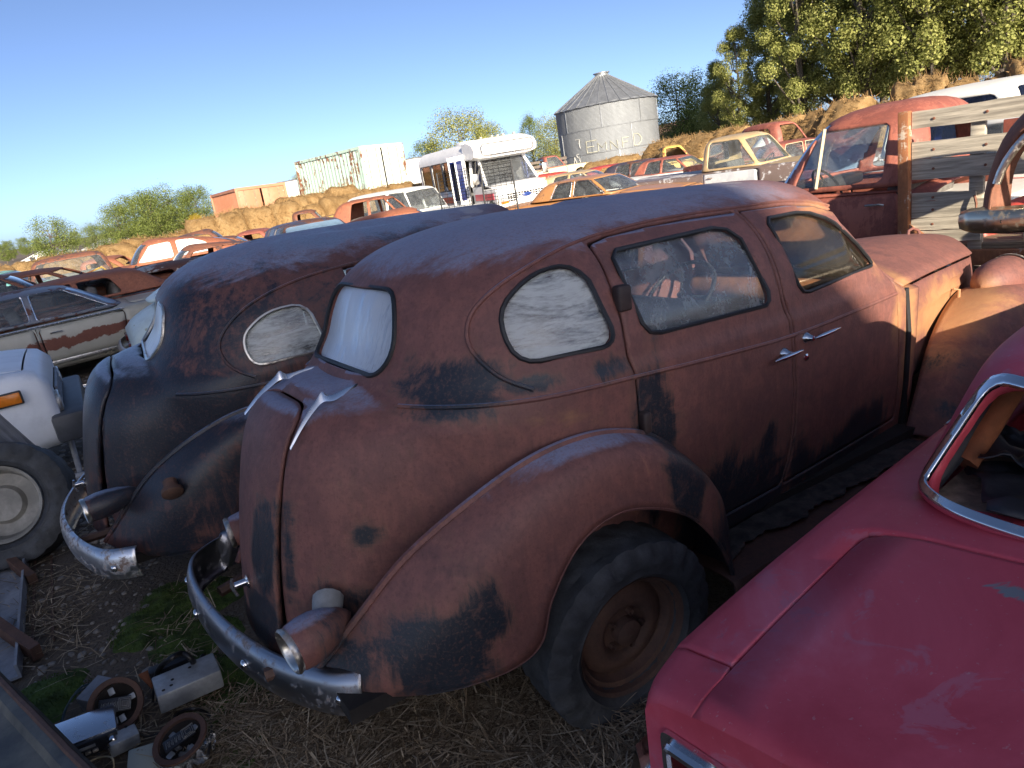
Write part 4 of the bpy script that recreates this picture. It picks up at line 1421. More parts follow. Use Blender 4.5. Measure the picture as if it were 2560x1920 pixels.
# ------------------------------------------------------------------ second old sedan, darker, to the left
QW2 = round_poly([(-.10, 1.185), (-.115, 1.32), (.02, 1.415), (.21, 1.43), (.255, 1.20)], [.07, .10, .12, .08, .06], 8)
DD2 = np.array([(.44, 1.545), (.70, 1.555), (1.0, 1.557), (1.24, 1.555), (1.40, 1.578), (1.52, 1.53), (1.63, 1.44), (1.73, 1.33), (1.80, 1.22), (1.83, 1.13), (1.87, .90), (1.90, .65), (1.905, .45), (.56, .45), (.50, .58), (.46, .78), (.45, .95), (.44, 1.2)])
DW2 = round_poly([(.52, 1.49), (1.36, 1.52), (1.53, 1.43), (1.675, 1.275), (.53, 1.215)], [.07, .13, .12, .05, .06])
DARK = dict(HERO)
DARK.update(rear_window=[(.35, 1.215), (-.28, 1.215), (-.31, 1.33), (-.25, 1.465), (.35, 1.465)], shape=dict(cn=2.2, zc=1.05), drip=[(-.10, 1.14), (-.19, 1.20), (-.215, 1.29), (-.15, 1.38), (-.02, 1.46), (.2, 1.525), (.45, 1.555), (.75, 1.568), (1.0, 1.57), (1.24, 1.567), (1.42, 1.555), (1.56, 1.51), (1.67, 1.43), (1.77, 1.31), (1.85, 1.17)], belt=[[(-.45, 1.10), (-.2, 1.10), (.2, 1.10), (.6, 1.10), (.98, 1.10), (1.4, 1.105), (1.83, 1.115)]],
    doors=[('ddoor', DD2)], windows=[('dwin', DW2, 'ddoor'), ('qwin', QW2, 'body')],
    glass=dict(rear='glass_frost', dwin='glass_dusty', qwin='glass_crazed', far='glass'), seal='chrome_dull',
    ornaments=False, lidw=.33, lid_open=2.5, lid_twist=0, handles=[('ddoor', .50, 1.06, (0, .15), -3, True)], hinges=[],
    tail_lamps=[((-.95, -.60, .66), (-1, -.2, -.05), .24, .062), ((-.95, .60, .66), (-1, .2, -.05), .24, .062)], lamp_foot=-.09,
    bumper=[(-.80, -.76, .40), (-.95, -.66, .39), (-1.08, -.36, .38), (-1.14, 0, .38), (-1.08, .36, .38), (-.95, .66, .39), (-.80, .76, .40)], bumper_mat='rusty_chrome', bolts=(4, 30),
    wheels=[((.0, -.70, .30), .06, -1, 0, 3, 0), ((.0, .70, .30), .06, 1, 0, 4, 0), ((2.86, -.70, .34), .03, -1, 0, 5, 8), ((2.86, .70, .34), .03, 1, 0, 6, 8)],
    blobs=[(-.2, 0, .9, 3.0, 3.0, .9, .31), (-.55, -.6, .80, .32, .5, .28, .46), (-.3, -.7, 1.12, .45, .4, .07, .44), (-.35, -.62, 1.34, .12, .2, .12, .30), (.3, -.7, .9, .5, .4, .3, .42), (1.0, -.7, .9, .9, .4, .3, .36), (-.80, -.38, .75, .12, .12, .3, .40), (-.98, 0, .45, .1, .4, .1, .34), (.1, -.72, 1.56, .5, .15, .05, .36), (-.62, -.74, .50, .2, .3, .2, .34), (.5, -.3, 1.7, .8, .4, .12, .28)])
M['rusty_chrome'] = m_chrome('rusted_chrome', pit=.95, rough=.35)
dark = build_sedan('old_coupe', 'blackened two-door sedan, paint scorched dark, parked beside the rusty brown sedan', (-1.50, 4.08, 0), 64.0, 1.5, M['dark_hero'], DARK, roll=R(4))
def fuel_cap():
    mb = MB(); mb.lathe([(.045, 0), (.047, .02), (.035, .03), (0, .032)], c=(-.60, -.80, .77), axis='y', seg=18, rot=None)
    rot = Matrix.Rotation(R(35), 3, 'X') @ Matrix.Rotation(math.pi, 3, 'Z')
    mb = MB(); mb.lathe([(.03, -.05), (.032, 0), (.047, .0), (.048, .02), (.036, .03), (0, .032)], c=(-.58, -.84, .74), axis='y', seg=18, rot=rot)
    mb.build('fuel_cap', M['rim'], dark, 50)
fuel_cap()

# ------------------------------------------------------------------ red coupe at the right
def m_red():
    t = NT('faded_red_paint')
    v = t.coord()
    n1 = t.noise(1.8, 7, .66, v, .5); n2 = t.noise(7, 7, .7, v, .8); n3 = t.noise(90, 3, .6, v)
    c = t.ramp(n1, [(.35, (.48, .045, .070)), (.55, (.60, .078, .115)), (.72, (.66, .16, .22))])
    p = t.step(t.math('ADD', t.math('MULTIPLY', n2, .65), t.math('MULTIPLY', n1, .35)), .56, .60)
    c = t.mix(t.math('MULTIPLY', p, .55), c, (.50, .16, .22))
    # bare grey primer patches where the paint has gone
    att = t.attr('primer')
    pm = t.step(t.math('ADD', t.math('MULTIPLY', n2, .55), att), .60, .64)
    c = t.mix(pm, c, (.20, .21, .23))
    dk = t.step(t.math('ADD', t.math('MULTIPLY', n2, .6), t.attr('stain')), .62, .72)
    c = t.mix(t.math('MULTIPLY', dk, .7), c, (.05, .035, .06))
    c = t.mix(t.math('MULTIPLY', t.step(n3, .66, .72), .35), c, (.5, .35, .36))
    t.bump(n3, .06, .002)
    return t.fin(c, t.math('ADD', t.math('MULTIPLY', n2, .25), .40))
M['red'] = m_red()
M['torn_vinyl'] = m_simple('torn_black_vinyl', (.022, .024, .032), .55, var=.5, scale=10)
M['straw_stuff'] = m_simple('padding_and_straw', (.34, .27, .20), .95, var=.5, scale=20)
def red_coupe():
    L = 4.55
    g = dict(zb=.945, zr=1.305, wb=.655, wr=.555, front=(2.72, 2.05), rear=(.80, 1.12), n=7, fw=.86, bow=.05, crown=.03, droop=.03, rdroop=.02, back_z=(.04, .70), back_w=.93, nper=110, nz=24, nth=16,
             side=[round_poly([(1.36, .97), (1.50, 1.225), (2.08, 1.245), (2.50, .97)], [.04, .08, .06, .04])])
    lid = round_poly([(-.3, .3), (-.3, -.605), (.10, -.605), (.685, -.625), (.685, .3)], [0, 0, .05, .03, 0], 6)
    hood = round_poly([(2.85, .3), (2.85, -.62), (4.3, -.60), (4.3, .3)], [0, .04, .04, 0])
    sp = dict(L=L, W=1.56, zb=.27, top=[(0, .915), (.06, .93), (.30, .945), (.68, .955), (.85, .957), (2.8, .96), (3.4, .94), (4.2, .88), (4.55, .82)], plan=[(0, .93), (.05, .965), (.15, .99), (.5, 1), (3.8, 1), (4.3, .97), (4.55, .92)],
              crown=.045, drop=.022, nx=150, cabin=g, wheels=[(1.05, .37), (3.75, .37)], lids=[('trunk_lid', lid), ('tail_extension', np.array([(-.2, -.600), (-.2, -1.0), (.155, -1.0), (.125, -.600)])), ('bonnet', hood)], gap=.007, origin=0.0,
              doors=[np.array([(1.42, .92), (1.42, .45), (2.55, .45), (2.62, .92)])], glass=dict(back=None, side=None, front='glass'), bumpers=False, tails=False, seat_mat='seat_black')
    root = build_car('red_coupe', 'faded red coupe with open rear window and chrome-framed triple tail lamps', (.565, .52, 0), 54.5, sp, M['red'])
    # chrome frame of the rear window
    V, F = cabin_grid(g, 110, 24, 16)
    S = Shell(V, F)
    hz = g['zr'] - g['zb']
    Q = round_poly([(.3, g['zb'] + .04 * hz), (-g['wb'] * .93, g['zb'] + .04 * hz), (-g['wr'] * .93, g['zb'] + .70 * hz), (.3, g['zb'] + .70 * hz)], [0, .012, .05, 0])
    for wd in (.0,):
        S.cut(lambda A: sdf_poly(YZ(A), Q) - .009, 'ring', ('body',), lambda A: A[:, 0] < 1.5)
        S.cut(lambda A: sdf_poly(YZ(A), Q) + .009, 'gone', ('ring',), lambda A: A[:, 0] < 1.5)
    V, F = both(*S.part('ring'))
    V = [(x - .010, y, z + .008) for x, y, z in V]
    mesh_obj('window_trim', V, F, M['chrome_clean'], root, 60, .012)
    # tail lamps: chrome bezel with three lenses each side
    for s in (-1, 1):
        y0 = s * .49
        bz = MB()
        out = round_poly([(y0 - .185, .635), (y0 + .185, .635), (y0 + .185, .815), (y0 - .185, .815)], .02, 3)
        n = len(out)
        holes = []
        bz.prism([(a, b) for a, b in out], -.012, -.002, 'x')
        bo = bz.build('tail_lamp', M['chrome'], root, 40)
        for k in (-1, 0, 1):
            yc = y0 + k * .118
            fr = MB()
            q = [(yc - .046, .655), (yc + .046, .655), (yc + .046, .795), (yc - .046, .795)]
            fr.tube([(-.02, a, b) for a, b in round_poly(q, .015, 3)], .010, 6, closed=True)
            fr.build('bezel', M['chrome'], bo, 50)
            ls = MB(); ls.box((-.012, yc, .725), (.02, .086, .134), bev=.008); ls.build('lens', M['red_lens'], bo, 50)
    # rear bumper blades
    rows = []
    for i in range(25):
        t = i / 12 - 1
        xx = -.10 + .14 * abs(t) ** 5
        rows.append([Vector((xx + .05, t * .80, .655)), Vector((xx + .0, t * .80, .650)), Vector((xx - .02, t * .80, .60)), Vector((xx - .01, t * .80, .52)), Vector((xx + .03, t * .80, .49))])
    mb = MB(); mb.grid(rows); mb.build('rear_bumper', M['chrome'], root, 50, .006)
    # parcel shelf, torn vinyl, seat stuffing
    mb = MB(); mb.box((1.12, 0, .905), (.56, 1.18, .02)); mb.build('parcel_shelf', M['straw_stuff'], root, 0)
    rr = random.Random(3)
    for k, (cx, cy, sx, sy, rz) in enumerate(((1.02, .33, .30, .36, .5), (1.25, .05, .34, .44, 1.3), (.98, -.1, .24, .30, 2.2), (1.15, .46, .22, .18, .2))):
        rows = []
        for i in range(13):
            row = []
            for j in range(13):
                u, v = i / 12 - .5, j / 12 - .5
                e = 1 + .25 * mnoise.noise(Vector((u * 4, v * 4, k * 7.3)))
                x, y = u * sx * e, v * sy * e
                z = .035 * mnoise.noise(Vector((u * 5 + k * 3, v * 5, 1.5))) + .05 * (abs(u) ** 2 + abs(v) ** 2)
                row.append(Vector((cx + x * math.cos(rz) - y * math.sin(rz), cy + x * math.sin(rz) + y * math.cos(rz), .945 + .01 * k + z)))
            rows.append(row)
        mb = MB(); mb.grid(rows); mb.build('torn_vinyl', M['torn_vinyl'], root, 60, .004)
    # inner rear pillar lining hanging loose
    for s in (1, -1):
        mb = MB(); mb.grid([[Vector((.92 + .42 * t + .02 * q, s * (.60 - .08 * t - .02 * q), .93 + .32 * t - .10 * q * t)) for q in (0, .5, 1)] for t in [i / 10 for i in range(11)]])
        mb.build('pillar_lining', M['torn_vinyl'], root, 50, .004)
        mb = MB(); mb.tube([(1.05, s * .57, .96), (1.22, s * .53, 1.10), (1.42, s * .50, 1.24)], [.035, .03, .03], 8); mb.build('inner_pillar', M['orange_rust'], root, 50)
    for o in root.children:
        if o.type != 'MESH' or not o.data.materials or o.data.materials[0] != M['red']: continue
        me = o.data; n = len(me.vertices); co = np.empty(n * 3); me.vertices.foreach_get('co', co); co = co.reshape(-1, 3)
        for nm, bl in (('primer', [(.585, .31, .95, .055, .07, .1, .42), (.50, .33, .95, .03, .04, .1, .36), (.62, .18, .95, .04, .06, .1, .36)]), ('stain', [(.19, .68, .92, .05, .05, .1, .34), (.24, .655, .93, .03, .03, .1, .30), (.45, .70, .92, .16, .015, .05, .30), (.75, .66, .95, .1, .02, .05, .22)])):
            a = np.zeros(n)
            for (x, y, z, rx, ry, rz, k) in bl:
                a = np.maximum(a, k * np.exp(-(((co[:, 0] - x) / rx) ** 2 + ((co[:, 1] - y) / ry) ** 2 + ((co[:, 2] - z) / rz) ** 2)))
            t = me.attributes.new(nm, 'FLOAT', 'POINT'); t.data.foreach_set('value', a.astype(np.float32))
    return root
M['orange_rust'] = m_simple('orange_rust', (.30, .10, .04), .85, var=.5)
M['seat_black'] = m_simple('black_vinyl_seat', (.035, .038, .045), .55, var=.4)
red_coupe()
# ------------------------------------------------------------------ far background
# grain bin
def m_galv():
    t = NT('galvanised_steel')
    z = t.sep()[2]
    v = t.coord((1, 1, .15))
    n = t.noise(3, 5, .6, v); n2 = t.noise(.6, 3, .5)
    c = t.mix(n, (.27, .29, .31), (.40, .42, .44))
    c = t.mix(t.math('MULTIPLY', t.step(n2, .5, .7), .3), c, (.22, .24, .27))
    return t.fin(c, .45, .35)
M['galv'] = m_galv()
M['galv_roof'] = m_simple('galvanised_roof', (.40, .42, .44), .40, .7, var=.2, scale=2, bump=0)
M['spray'] = m_simple('pale_spray_paint', (.66, .66, .62), .7, var=.15, bump=0)
M['spray_yellow'] = m_simple('yellow_spray_paint', (.50, .49, .38), .7, var=.15, bump=0)
def grain_bin():
    c = at(1528, 400, 57); c.z = gz(c.x, c.y)
    root = empty('grain_bin', c, (0, 0, 0), 'round corrugated steel grain bin with a conical roof', 'grain bin')
    rad, he, hr = 3.72, 4.95, 7.05
    mb = MB()
    pr = []
    n = 62
    for i in range(n * 3 + 1):
        z = he * i / (n * 3)
        pr.append((rad + .022 * math.sin(2 * math.pi * z / (he / n)), z))
    mb.lathe(pr, axis='z', seg=72)
    mb.build('wall', M['galv'], root, 60)
    nr = 30
    mb = MB(); rows = []
    for k in range(nr * 2 + 1):
        a = 2 * math.pi * k / (nr * 2)
        e = .035 if k % 2 == 0 else 0.0
        rows.append([Vector((r * math.cos(a), r * math.sin(a), he - .12 + (hr - he + .0) * (1 - (r - .45) / (rad - .3)) + e)) for r in (rad + .15, rad * .75, rad * .5, .45)])
    mb.grid(rows); rf = mb.build('roof', M['galv_roof'], root, 25)
    for k in range(nr):
        a = 2 * math.pi * k / nr
        b = MB(); b.tube([(r * math.cos(a), r * math.sin(a), he - .07 + (hr - he) * (1 - (r - .45) / (rad - .3))) for r in (rad + .15, .45)], .028, 4)
        b.build('roof_rib', M['galv_roof'], rf, 0)
    mb = MB(); mb.lathe([(.5, hr - .16), (.52, hr + .05), (.62, hr + .06), (.60, hr + .12), (0, hr + .2)], axis='z', seg=24); mb.build('cap', M['galv_roof'], rf, 40)
    for z in (1.65, 3.3):
        mb = MB(); mb.lathe([(rad + .03, z - .02), (rad + .04, z), (rad + .03, z + .02)], axis='z', seg=72); mb.build('sheet_lap', M['galv_roof'], root, 40)
    for i, (k, z0) in enumerate([(k, z0) for z0 in (.02, 1.67, 3.32) for k in range(8)]):
        a = 2 * math.pi * (k + .35 * (z0 > 1) + .3 * (z0 > 3)) / 8
        mb = MB(); mb.box(((rad + .03) * math.cos(a), (rad + .03) * math.sin(a), z0 + .8), (.03, .05, 1.6), Matrix.Rotation(a, 3, 'Z')); mb.build('seam', M['galv_roof'], root, 0)
    # sprayed lettering on the wall, bent round the steel
    va = math.atan2(-c.y, -c.x)
    def stroke(pts, x0, z0, sc, mat, nm, w=.05):
        mb = MB()
        P = []
        for (u, v) in pts:
            ang = va + (x0 + u * sc) / rad
            P.append(((rad + .045) * math.cos(ang), (rad + .045) * math.sin(ang), z0 + v * sc))
        mb.tube(P, w, 5); mb.build(nm, mat, root, 40)
    GL = {'E': [[(1, 1), (0, 1), (0, 0), (1, 0)], [(0, .5), (.7, .5)]], 'M': [[(0, 0), (0, .8), (.4, .3), (.8, .8), (.8, 0)]], 'N': [[(0, 0), (0, .8), (.7, 0), (.7, .8)]], 'F': [[(0, 0), (0, .9), (.7, .9)], [(0, .5), (.5, .5)]],
          'D': [[(0, 0), (0, 1), (.5, .95), (.8, .6), (.75, .25), (.4, 0), (0, 0)]], '7': [[(0, 1), (.6, 1), (.5, .5), (.6, 0)]], 'A': [[(0, 0), (.25, .9), (.6, 0)]], 'c': [[(.6, .6), (.2, .7), (0, .35), (.3, 0), (.7, .1)]], 'w': [[(0, .7), (.2, 0), (.45, .5), (.7, 0), (1.0, .9), (.7, 1.2)]], 'O': [[(.4, 0), (0, .3), (.1, .8), (.5, .9), (.8, .5), (.6, .1), (.4, 0)]]}
    x = -1.65
    for ch in 'EMNFD':
        for st in GL[ch]: stroke(st, x, 1.75, .78 if ch in 'ED' else .70, M['spray_yellow'], 'lettering', .03)
        x += .86
    for ch, xx, zz, s in (('7', -2.55, 2.15, .62), ('c', -2.6, 1.55, .35), ('A', -2.95, 1.15, .5), ('7', -2.5, 1.2, .3), ('w', -2.8, .45, .62), ('O', -2.35, .5, .5)):
        for st in GL[ch]: stroke(st, xx, zz, s, M['spray'], 'lettering', .022)
grain_bin()

# containers and trailers
def m_container(name, col, rust, amt):
    t = NT(name)
    v = t.coord((1, 1, 1)); vs = t.coord((5, 5, .35))
    n = t.noise(.9, 7, .68, v, .4); s = t.noise(2.5, 6, .65, vs); n2 = t.noise(8, 5, .6, v)
    c = t.mix(t.step(n, .35, .7), col, tuple(min(1, x * 1.15 + .03) for x in col))
    k = t.math('ADD', t.math('MULTIPLY', n, .45), t.math('ADD', t.math('MULTIPLY', s, .35), t.math('MULTIPLY', n2, .2)))
    c = t.mix(t.step(k, .66 - amt * .35, .70 - amt * .35), c, rust)
    return t.fin(c, .6)
M['cont_green'] = m_container('mint_green_container_paint', (.38, .52, .45), (.17, .07, .035), .42)
M['cont_white'] = m_container('white_container_paint', (.58, .61, .56), (.25, .12, .06), .26)
M['cont_orange'] = m_container('faded_orange_container_paint', (.40, .165, .085), (.24, .09, .06), .14)
M['white_panel'] = m_paint('white_trailer_panel', (.74, .75, .74), (.3, .2, .12), .08, .5)
M['truck_white'] = m_paint('white_truck_paint', (.70, .74, .80), (.4, .35, .3), .05, .45)
def container(name, label, corner, dist, heading, L, W, H, mat, endmat, trim, zoff=0.0, rz=0.0, tilt=0.0):
    c = at(*corner, dist); c.z = gz(c.x, c.y) + zoff
    root = empty(name, c, (R(tilt), R(rz), R(90 - heading)), label, 'container', None)
    # x along the length (0 = the door end nearest), y across
    for nm, y in (('side_panel', 0), ('side_panel', W)):
        n = int(L / .30)
        rows = []
        for i in range(n * 4 + 1):
            x = L * i / (n * 4)
            d = .035 if (i % 4) in (1, 2) else 0.0
            yy = y + (d if y == 0 else -d)
            rows.append([Vector((-x, yy, .15)), Vector((-x, yy, H * .5)), Vector((-x, yy, H - .1))])
        mb = MB(); mb.grid(rows); mb.build(nm, mat, root, 20)
    mb = MB(); mb.box((-L / 2, W / 2, H - .04), (L, W - .02, .04)); mb.build('roof', mat, root, 0)
    mb = MB(); mb.box((-L / 2, W / 2, .12), (L, W - .02, .1)); mb.build('floor', M['under'], root, 0)
    mb = MB(); mb.box((-L + .02, W / 2, H / 2), (.04, W - .02, H - .2)); mb.build('end_wall', mat, root, 0)
    for s in (0, 1):
        mb = MB(); mb.box((-.03, W * (.25 + .5 * s), H / 2), (.05, W / 2 - .10, H - .24), bev=.008)
        d = mb.build('door', endmat, root, 30)
        for k in (.30, .72):
            mb = MB(); mb.tube([(.02, W * (.5 * s + .5 * k), .2), (.02, W * (.5 * s + .5 * k), H - .16)], .022, 6); mb.build('lock_bar', M[trim], d, 40)
        for z in (.5, 1.0, 1.6, 2.2):
            if z < H - .2:
                mb = MB(); mb.box((.005, W * (.04 + .92 * s), z), (.03, .12, .07)); mb.build('hinge', M[trim], d, 0)
    for y in (0, W):
        for x in (0, -L):
            mb = MB(); mb.box((x, y, H / 2), (.12, .12, H)); mb.build('corner_post', mat, root, 0)
        for z in (.08, H - .06):
            mb = MB(); mb.box((-L / 2, y, z), (L - .12, .08, .14)); mb.build('rail', mat, root, 0)
    for z in (.08, H - .06):
        mb = MB(); mb.box((0, W / 2, z), (.10, W - .12, .14)); mb.build('rail', endmat, root, 0)
    return root
M['cont_trim'] = m_simple('rust_stained_steel', (.34, .26, .18), .7, var=.5)
# near vertical edge of each box is the corner between door end and long side
container('shipping_container', 'mint green and white rust-streaked shipping container above the straw bales', (918, 480), 36, 137, 6.1, 2.5, 2.9, M['cont_green'], M['cont_white'], 'cont_trim', .98, 0, -1.5)
container('shipping_container', 'faded orange shipping container half hidden behind straw bales', (608, 560), 40, 149, 6.1, 2.5, 2.6, M['cont_orange'], M['cont_orange'], 'cont_trim', .50, 0, -1.5)
def trailer():
    c = at(1085, 470, 40); c.z = gz(c.x, c.y)
    root = empty('white_trailer', c, (0, 0, R(90 - 112)), 'long plain white box trailer behind the white bus', 'trailer')
    mb = MB(); mb.box((-4.5, 0, 1.95), (9, 2.4, 2.1), bev=.04); mb.build('box_body', M['white_panel'], root, 30)
    mb = MB(); mb.box((-4.5, 0, 3.02), (9.04, 2.44, .06)); mb.build('roof_rail', M['galv_roof'], root, 0)
    mb = MB(); mb.box((-1.0, -1.21, 1.9), (.75, .02, 1.8), bev=.005); mb.build('door', M['white_panel'], root, 0)
    for s in (-1, 1):
        for x in (-6.5, -7.5): wheel_simple(root, (x, s * 1.0, .42), .45, s)
trailer()

# ------------------------------------------------------------------ straw bales
def m_straw():
    t = NT('straw')
    v = t.coord((1, 1, 1), rnd=30)
    vs = t.coord((9, 9, 1.6), rnd=30)
    n = t.noise(2.2, 6, .65, v, .5); s = t.noise(6, 6, .7, vs, .8); f = t.noise(60, 4, .7, v)
    c = t.ramp(t.math('ADD', t.math('MULTIPLY', s, .5), t.math('MULTIPLY', n, .5)), [(.30, (.15, .088, .036)), (.46, (.33, .205, .088)), (.6, (.46, .31, .15)), (.75, (.56, .42, .24))])
    c = t.mix(t.math('MULTIPLY', t.step(f, .5, .75), .5), c, (.13, .075, .035))
    t.bump(t.math('ADD', s, f), .9, .05)
    return t.fin(c, .95, spec=.1)
M['straw'] = m_straw()
def bale_mesh(seed, rad=.80, w=1.35, hairs=520):
    """slumped round bale, axis along x"""
    rr = random.Random(seed)
    mb = MB()
    rows = []
    nu, nv = 14, 30
    for i in range(nu + 1):
        u = i / nu * 2 - 1
        row = []
        for k in range(nv):
            a = 2 * math.pi * k / nv
            e = (1 - abs(u) ** 6 * .10)
            cap = 1.0 if 0 < i < nu else .80
            if i in (1, nu - 1): cap = .985
            r = rad * e * cap
            p = Vector((u * w / 2, r * math.cos(a), r * math.sin(a)))
            q = p * 1.6 + Vector((seed * 3.1, 0, 0))
            r += .10 * mnoise.noise(q) + .05 * mnoise.noise(q * 3) + .025 * mnoise.noise(q * 8)
            z = r * math.sin(a)
            z = max(z, -rad * .86) + .04 * mnoise.noise(q * 2.2)
            row.append(Vector((u * w / 2 + .05 * mnoise.noise(q * 2 + Vector((9, 9, 9))), r * math.cos(a) * 1.06, z)))
        rows.append(row)
    mb.grid(rows, closed_u=True)
    n0 = len(mb.V) - nv
    mb.F.append(tuple(range(nv))); mb.F.append(tuple(range(n0 + nv - 1, n0 - 1, -1)))
    for _ in range(hairs):
        a = rr.uniform(-.5, math.pi + .5); u = rr.uniform(-1, 1)
        base = Vector((u * w / 2, rad * 1.03 * math.cos(a), rad * .98 * math.sin(a)))
        d = Vector((rr.uniform(-1, 1), math.cos(a) * .5 + rr.uniform(-.7, .7), math.sin(a) * .5 + rr.uniform(-.7, .5))).normalized()
        l = rr.uniform(.08, .22); sd = d.cross(Vector((rr.uniform(-1, 1), rr.uniform(-1, 1), rr.uniform(-1, 1)))).normalized() * .008
        mb.add([base - sd, base + sd, base + d * l + sd * .3, base + d * l - sd * .3], [(0, 1, 2, 3)])
    me = mesh_obj('straw_bale', mb.V, mb.F, M['straw'], None, 50)
    return me
_BALES = []
def bale(loc, rz, sc, label, group='straw bales in the long stacked rows', k=None):
    k = rng.randrange(5) if k is None else k
    if len(_BALES) <= k or _BALES[k] is None:
        while len(_BALES) <= k: _BALES.append(None)
        o = bale_mesh(k + 1); _BALES[k] = o
    else:
        o = _BALES[k].copy(); COL.objects.link(o)
    o.location = loc; o.rotation_euler = (rng.uniform(-.08, .08), rng.uniform(-.06, .06), rz); o.scale = (sc[0], sc[1], sc[2])
    tag(o, label, 'straw bale', group)
    return o
ORD = ['first', 'second', 'third', 'fourth', 'fifth', 'sixth', 'seventh', 'eighth', 'ninth', 'tenth', 'eleventh', 'twelfth', 'thirteenth', 'fourteenth', 'fifteenth', 'sixteenth', 'seventeenth']
def bale_row(p0, p1, n, label, h=1.0, jit=.12, two=False, group='straw bales in the long stacked rows', wide=1.0):
    d = (p1 - p0); ang = math.atan2(d.y, d.x)
    for i in range(n):
        t = (i + .5) / n
        p = p0.lerp(p1, t)
        s = rng.uniform(.90, 1.12) * h
        p = p + Vector((rng.uniform(-jit, jit), rng.uniform(-jit, jit), 0))
        base = gz(p.x, p.y)
        bale((p.x, p.y, base + .69 * s), ang + rng.uniform(-.12, .12), (d.length / n / 1.35 * 1.22 * wide, s * rng.uniform(.95, 1.1), s), label % ORD[i], group)
def pp(px, py, d): 
    v = at(px, py, d); return Vector((v.x, v.y, 0))
bale_row(pp(-160, 660, 27), pp(480, 550, 31), 9, 'golden straw bale behind the fastbacks, %s counted from the lone tree', 1.10, group='straw bales of the left row')
bale_row(pp(470, 550, 30), pp(1130, 440, 33), 11, 'golden straw bale below the containers, %s counted from the tree clump', 1.24, group='straw bales below the containers')
bale_row(pp(560, 545, 32.5), pp(880, 490, 34), 5, 'golden straw bale in the upper row, %s counted towards the mint green container', 1.34, group='straw bales against the container')
bale_row(pp(1460, 380, 42), pp(1720, 330, 40), 4, 'low golden straw heap, %s from the grain bin to the small house', .85, group='straw heaps at the grain bin')
bale_row(pp(1640, 350, 36), pp(2010, 290, 30), 6, 'golden straw bale below the trees, %s counted from the small house', 1.22, group='straw bales below the trees')
bale_row(pp(1960, 300, 25), pp(2260, 240, 23), 4, 'big slumped straw bale behind the red truck cab, %s from the grain bin side', 1.25, group='big straw bales behind the truck cab', wide=1.0)
bale_row(pp(2230, 245, 24), pp(2700, 160, 24), 6, 'big slumped straw bale over the white wagon roof, %s counted from the red truck cab', 1.42, group='big straw bales behind the white wagon')

# ------------------------------------------------------------------ trees
def m_leaf(name, a, b, c):
    t = NT(name)
    oi = t.n.new('ShaderNodeObjectInfo')
    g = t.n.new('ShaderNodeNewGeometry')
    n = t.noise(.8, 3, .5)
    col = t.ramp(t.math('ADD', t.math('MULTIPLY', g.outputs['Random Per Island'], .6), t.math('MULTIPLY', n, .4)), [(.2, a), (.5, b), (.85, c)])
    t.fin(col, .65, spec=.25)
    tl = t.n.new('ShaderNodeBsdfTranslucent'); t.link(col, tl.inputs[0])
    mx = t.n.new('ShaderNodeMixShader'); mx.inputs[0].default_value = .40
    t.link(t.b.outputs[0], mx.inputs[1]); t.link(tl.outputs[0], mx.inputs[2]); t.link(mx.outputs[0], t.out.inputs[0])
    return t.m
M['leaf'] = m_leaf('yellow_green_leaves', (.15, .172, .045), (.31, .33, .095), (.47, .465, .16))
M['leaf_dark'] = m_leaf('dark_green_leaves', (.09, .13, .035), (.18, .225, .06), (.28, .33, .085))
M['leaf_yellow'] = m_leaf('autumn_yellow_leaves', (.30, .21, .02), (.45, .32, .03), (.55, .42, .06))
M['bark'] = m_simple('grey_bark', (.13, .11, .09), .9, var=.4, scale=6, vscale=(3, 3, .6))
def tree_mesh(seed, H, rad, shape, leaves, leafsize, trunk_h=.16, clumps=60):
    """returns (trunk MB, crown MB): tapered trunk with limbs and leaf clumps on a ragged crown"""
    rr = random.Random(seed)
    tr, cr = MB(), MB()
    tr.tube([(0, 0, 0), (.06 * H * .1, 0, H * .2), (-.02 * H, .01 * H, H * .5), (0, 0, H * .85)], [H * .022, H * .018, H * .011, H * .003], 7)
    centers = []
    for i in range(clumps):
        t = rr.uniform(trunk_h, 1.0)
        if shape == 'poplar': r = rad * (math.sin(math.pi * min(1, (t * .88 + .12))) ** .55) * (1.0 if t > .3 else .8)
        elif shape == 'round': r = rad * math.sqrt(max(.02, 1 - ((t - .58) / .46) ** 2))
        else: r = rad * (1.08 - t) ** .8
        a = rr.uniform(0, 2 * math.pi); q = r * math.sqrt(rr.uniform(.12, 1.0)) * rr.uniform(.75, 1.12)
        c = Vector((q * math.cos(a), q * math.sin(a), H * t * rr.uniform(.94, 1.04)))
        centers.append((c, rad * (rr.uniform(.16, .34) if shape == 'poplar' else rr.uniform(.20, .40))))
        if i % 3 == 0:
            z0 = max(H * .12, c.z - H * rr.uniform(.10, .24))
            tr.tube([(0, 0, z0), tuple(c * .55 + Vector((0, 0, z0 * .35))), tuple(c)], [H * .008, H * .005, H * .0015], 5)
    per = max(1, leaves // clumps)
    for c, s in centers:
        for _ in range(per):
            d = Vector((rr.gauss(0, 1), rr.gauss(0, 1), rr.gauss(0, 1))).normalized()
            p = c + d * s * rr.uniform(.35, 1.0) ** .6 * (1.0 if rr.random() < .9 else 1.4)
            n = (d + Vector((rr.uniform(-.8, .8), rr.uniform(-.8, .8), rr.uniform(-.3, 1.0)))).normalized()
            u = n.cross(Vector((rr.uniform(-1, 1), rr.uniform(-1, 1), rr.uniform(-1, 1)))).normalized()
            v = n.cross(u)
            l = leafsize * rr.uniform(.6, 1.35)
            cr.add([p - u * l * .5, p + v * l * .32, p + u * l * .5, p - v * l * .32], [(0, 1, 2, 3)])
    return tr, cr
_TREES = {}
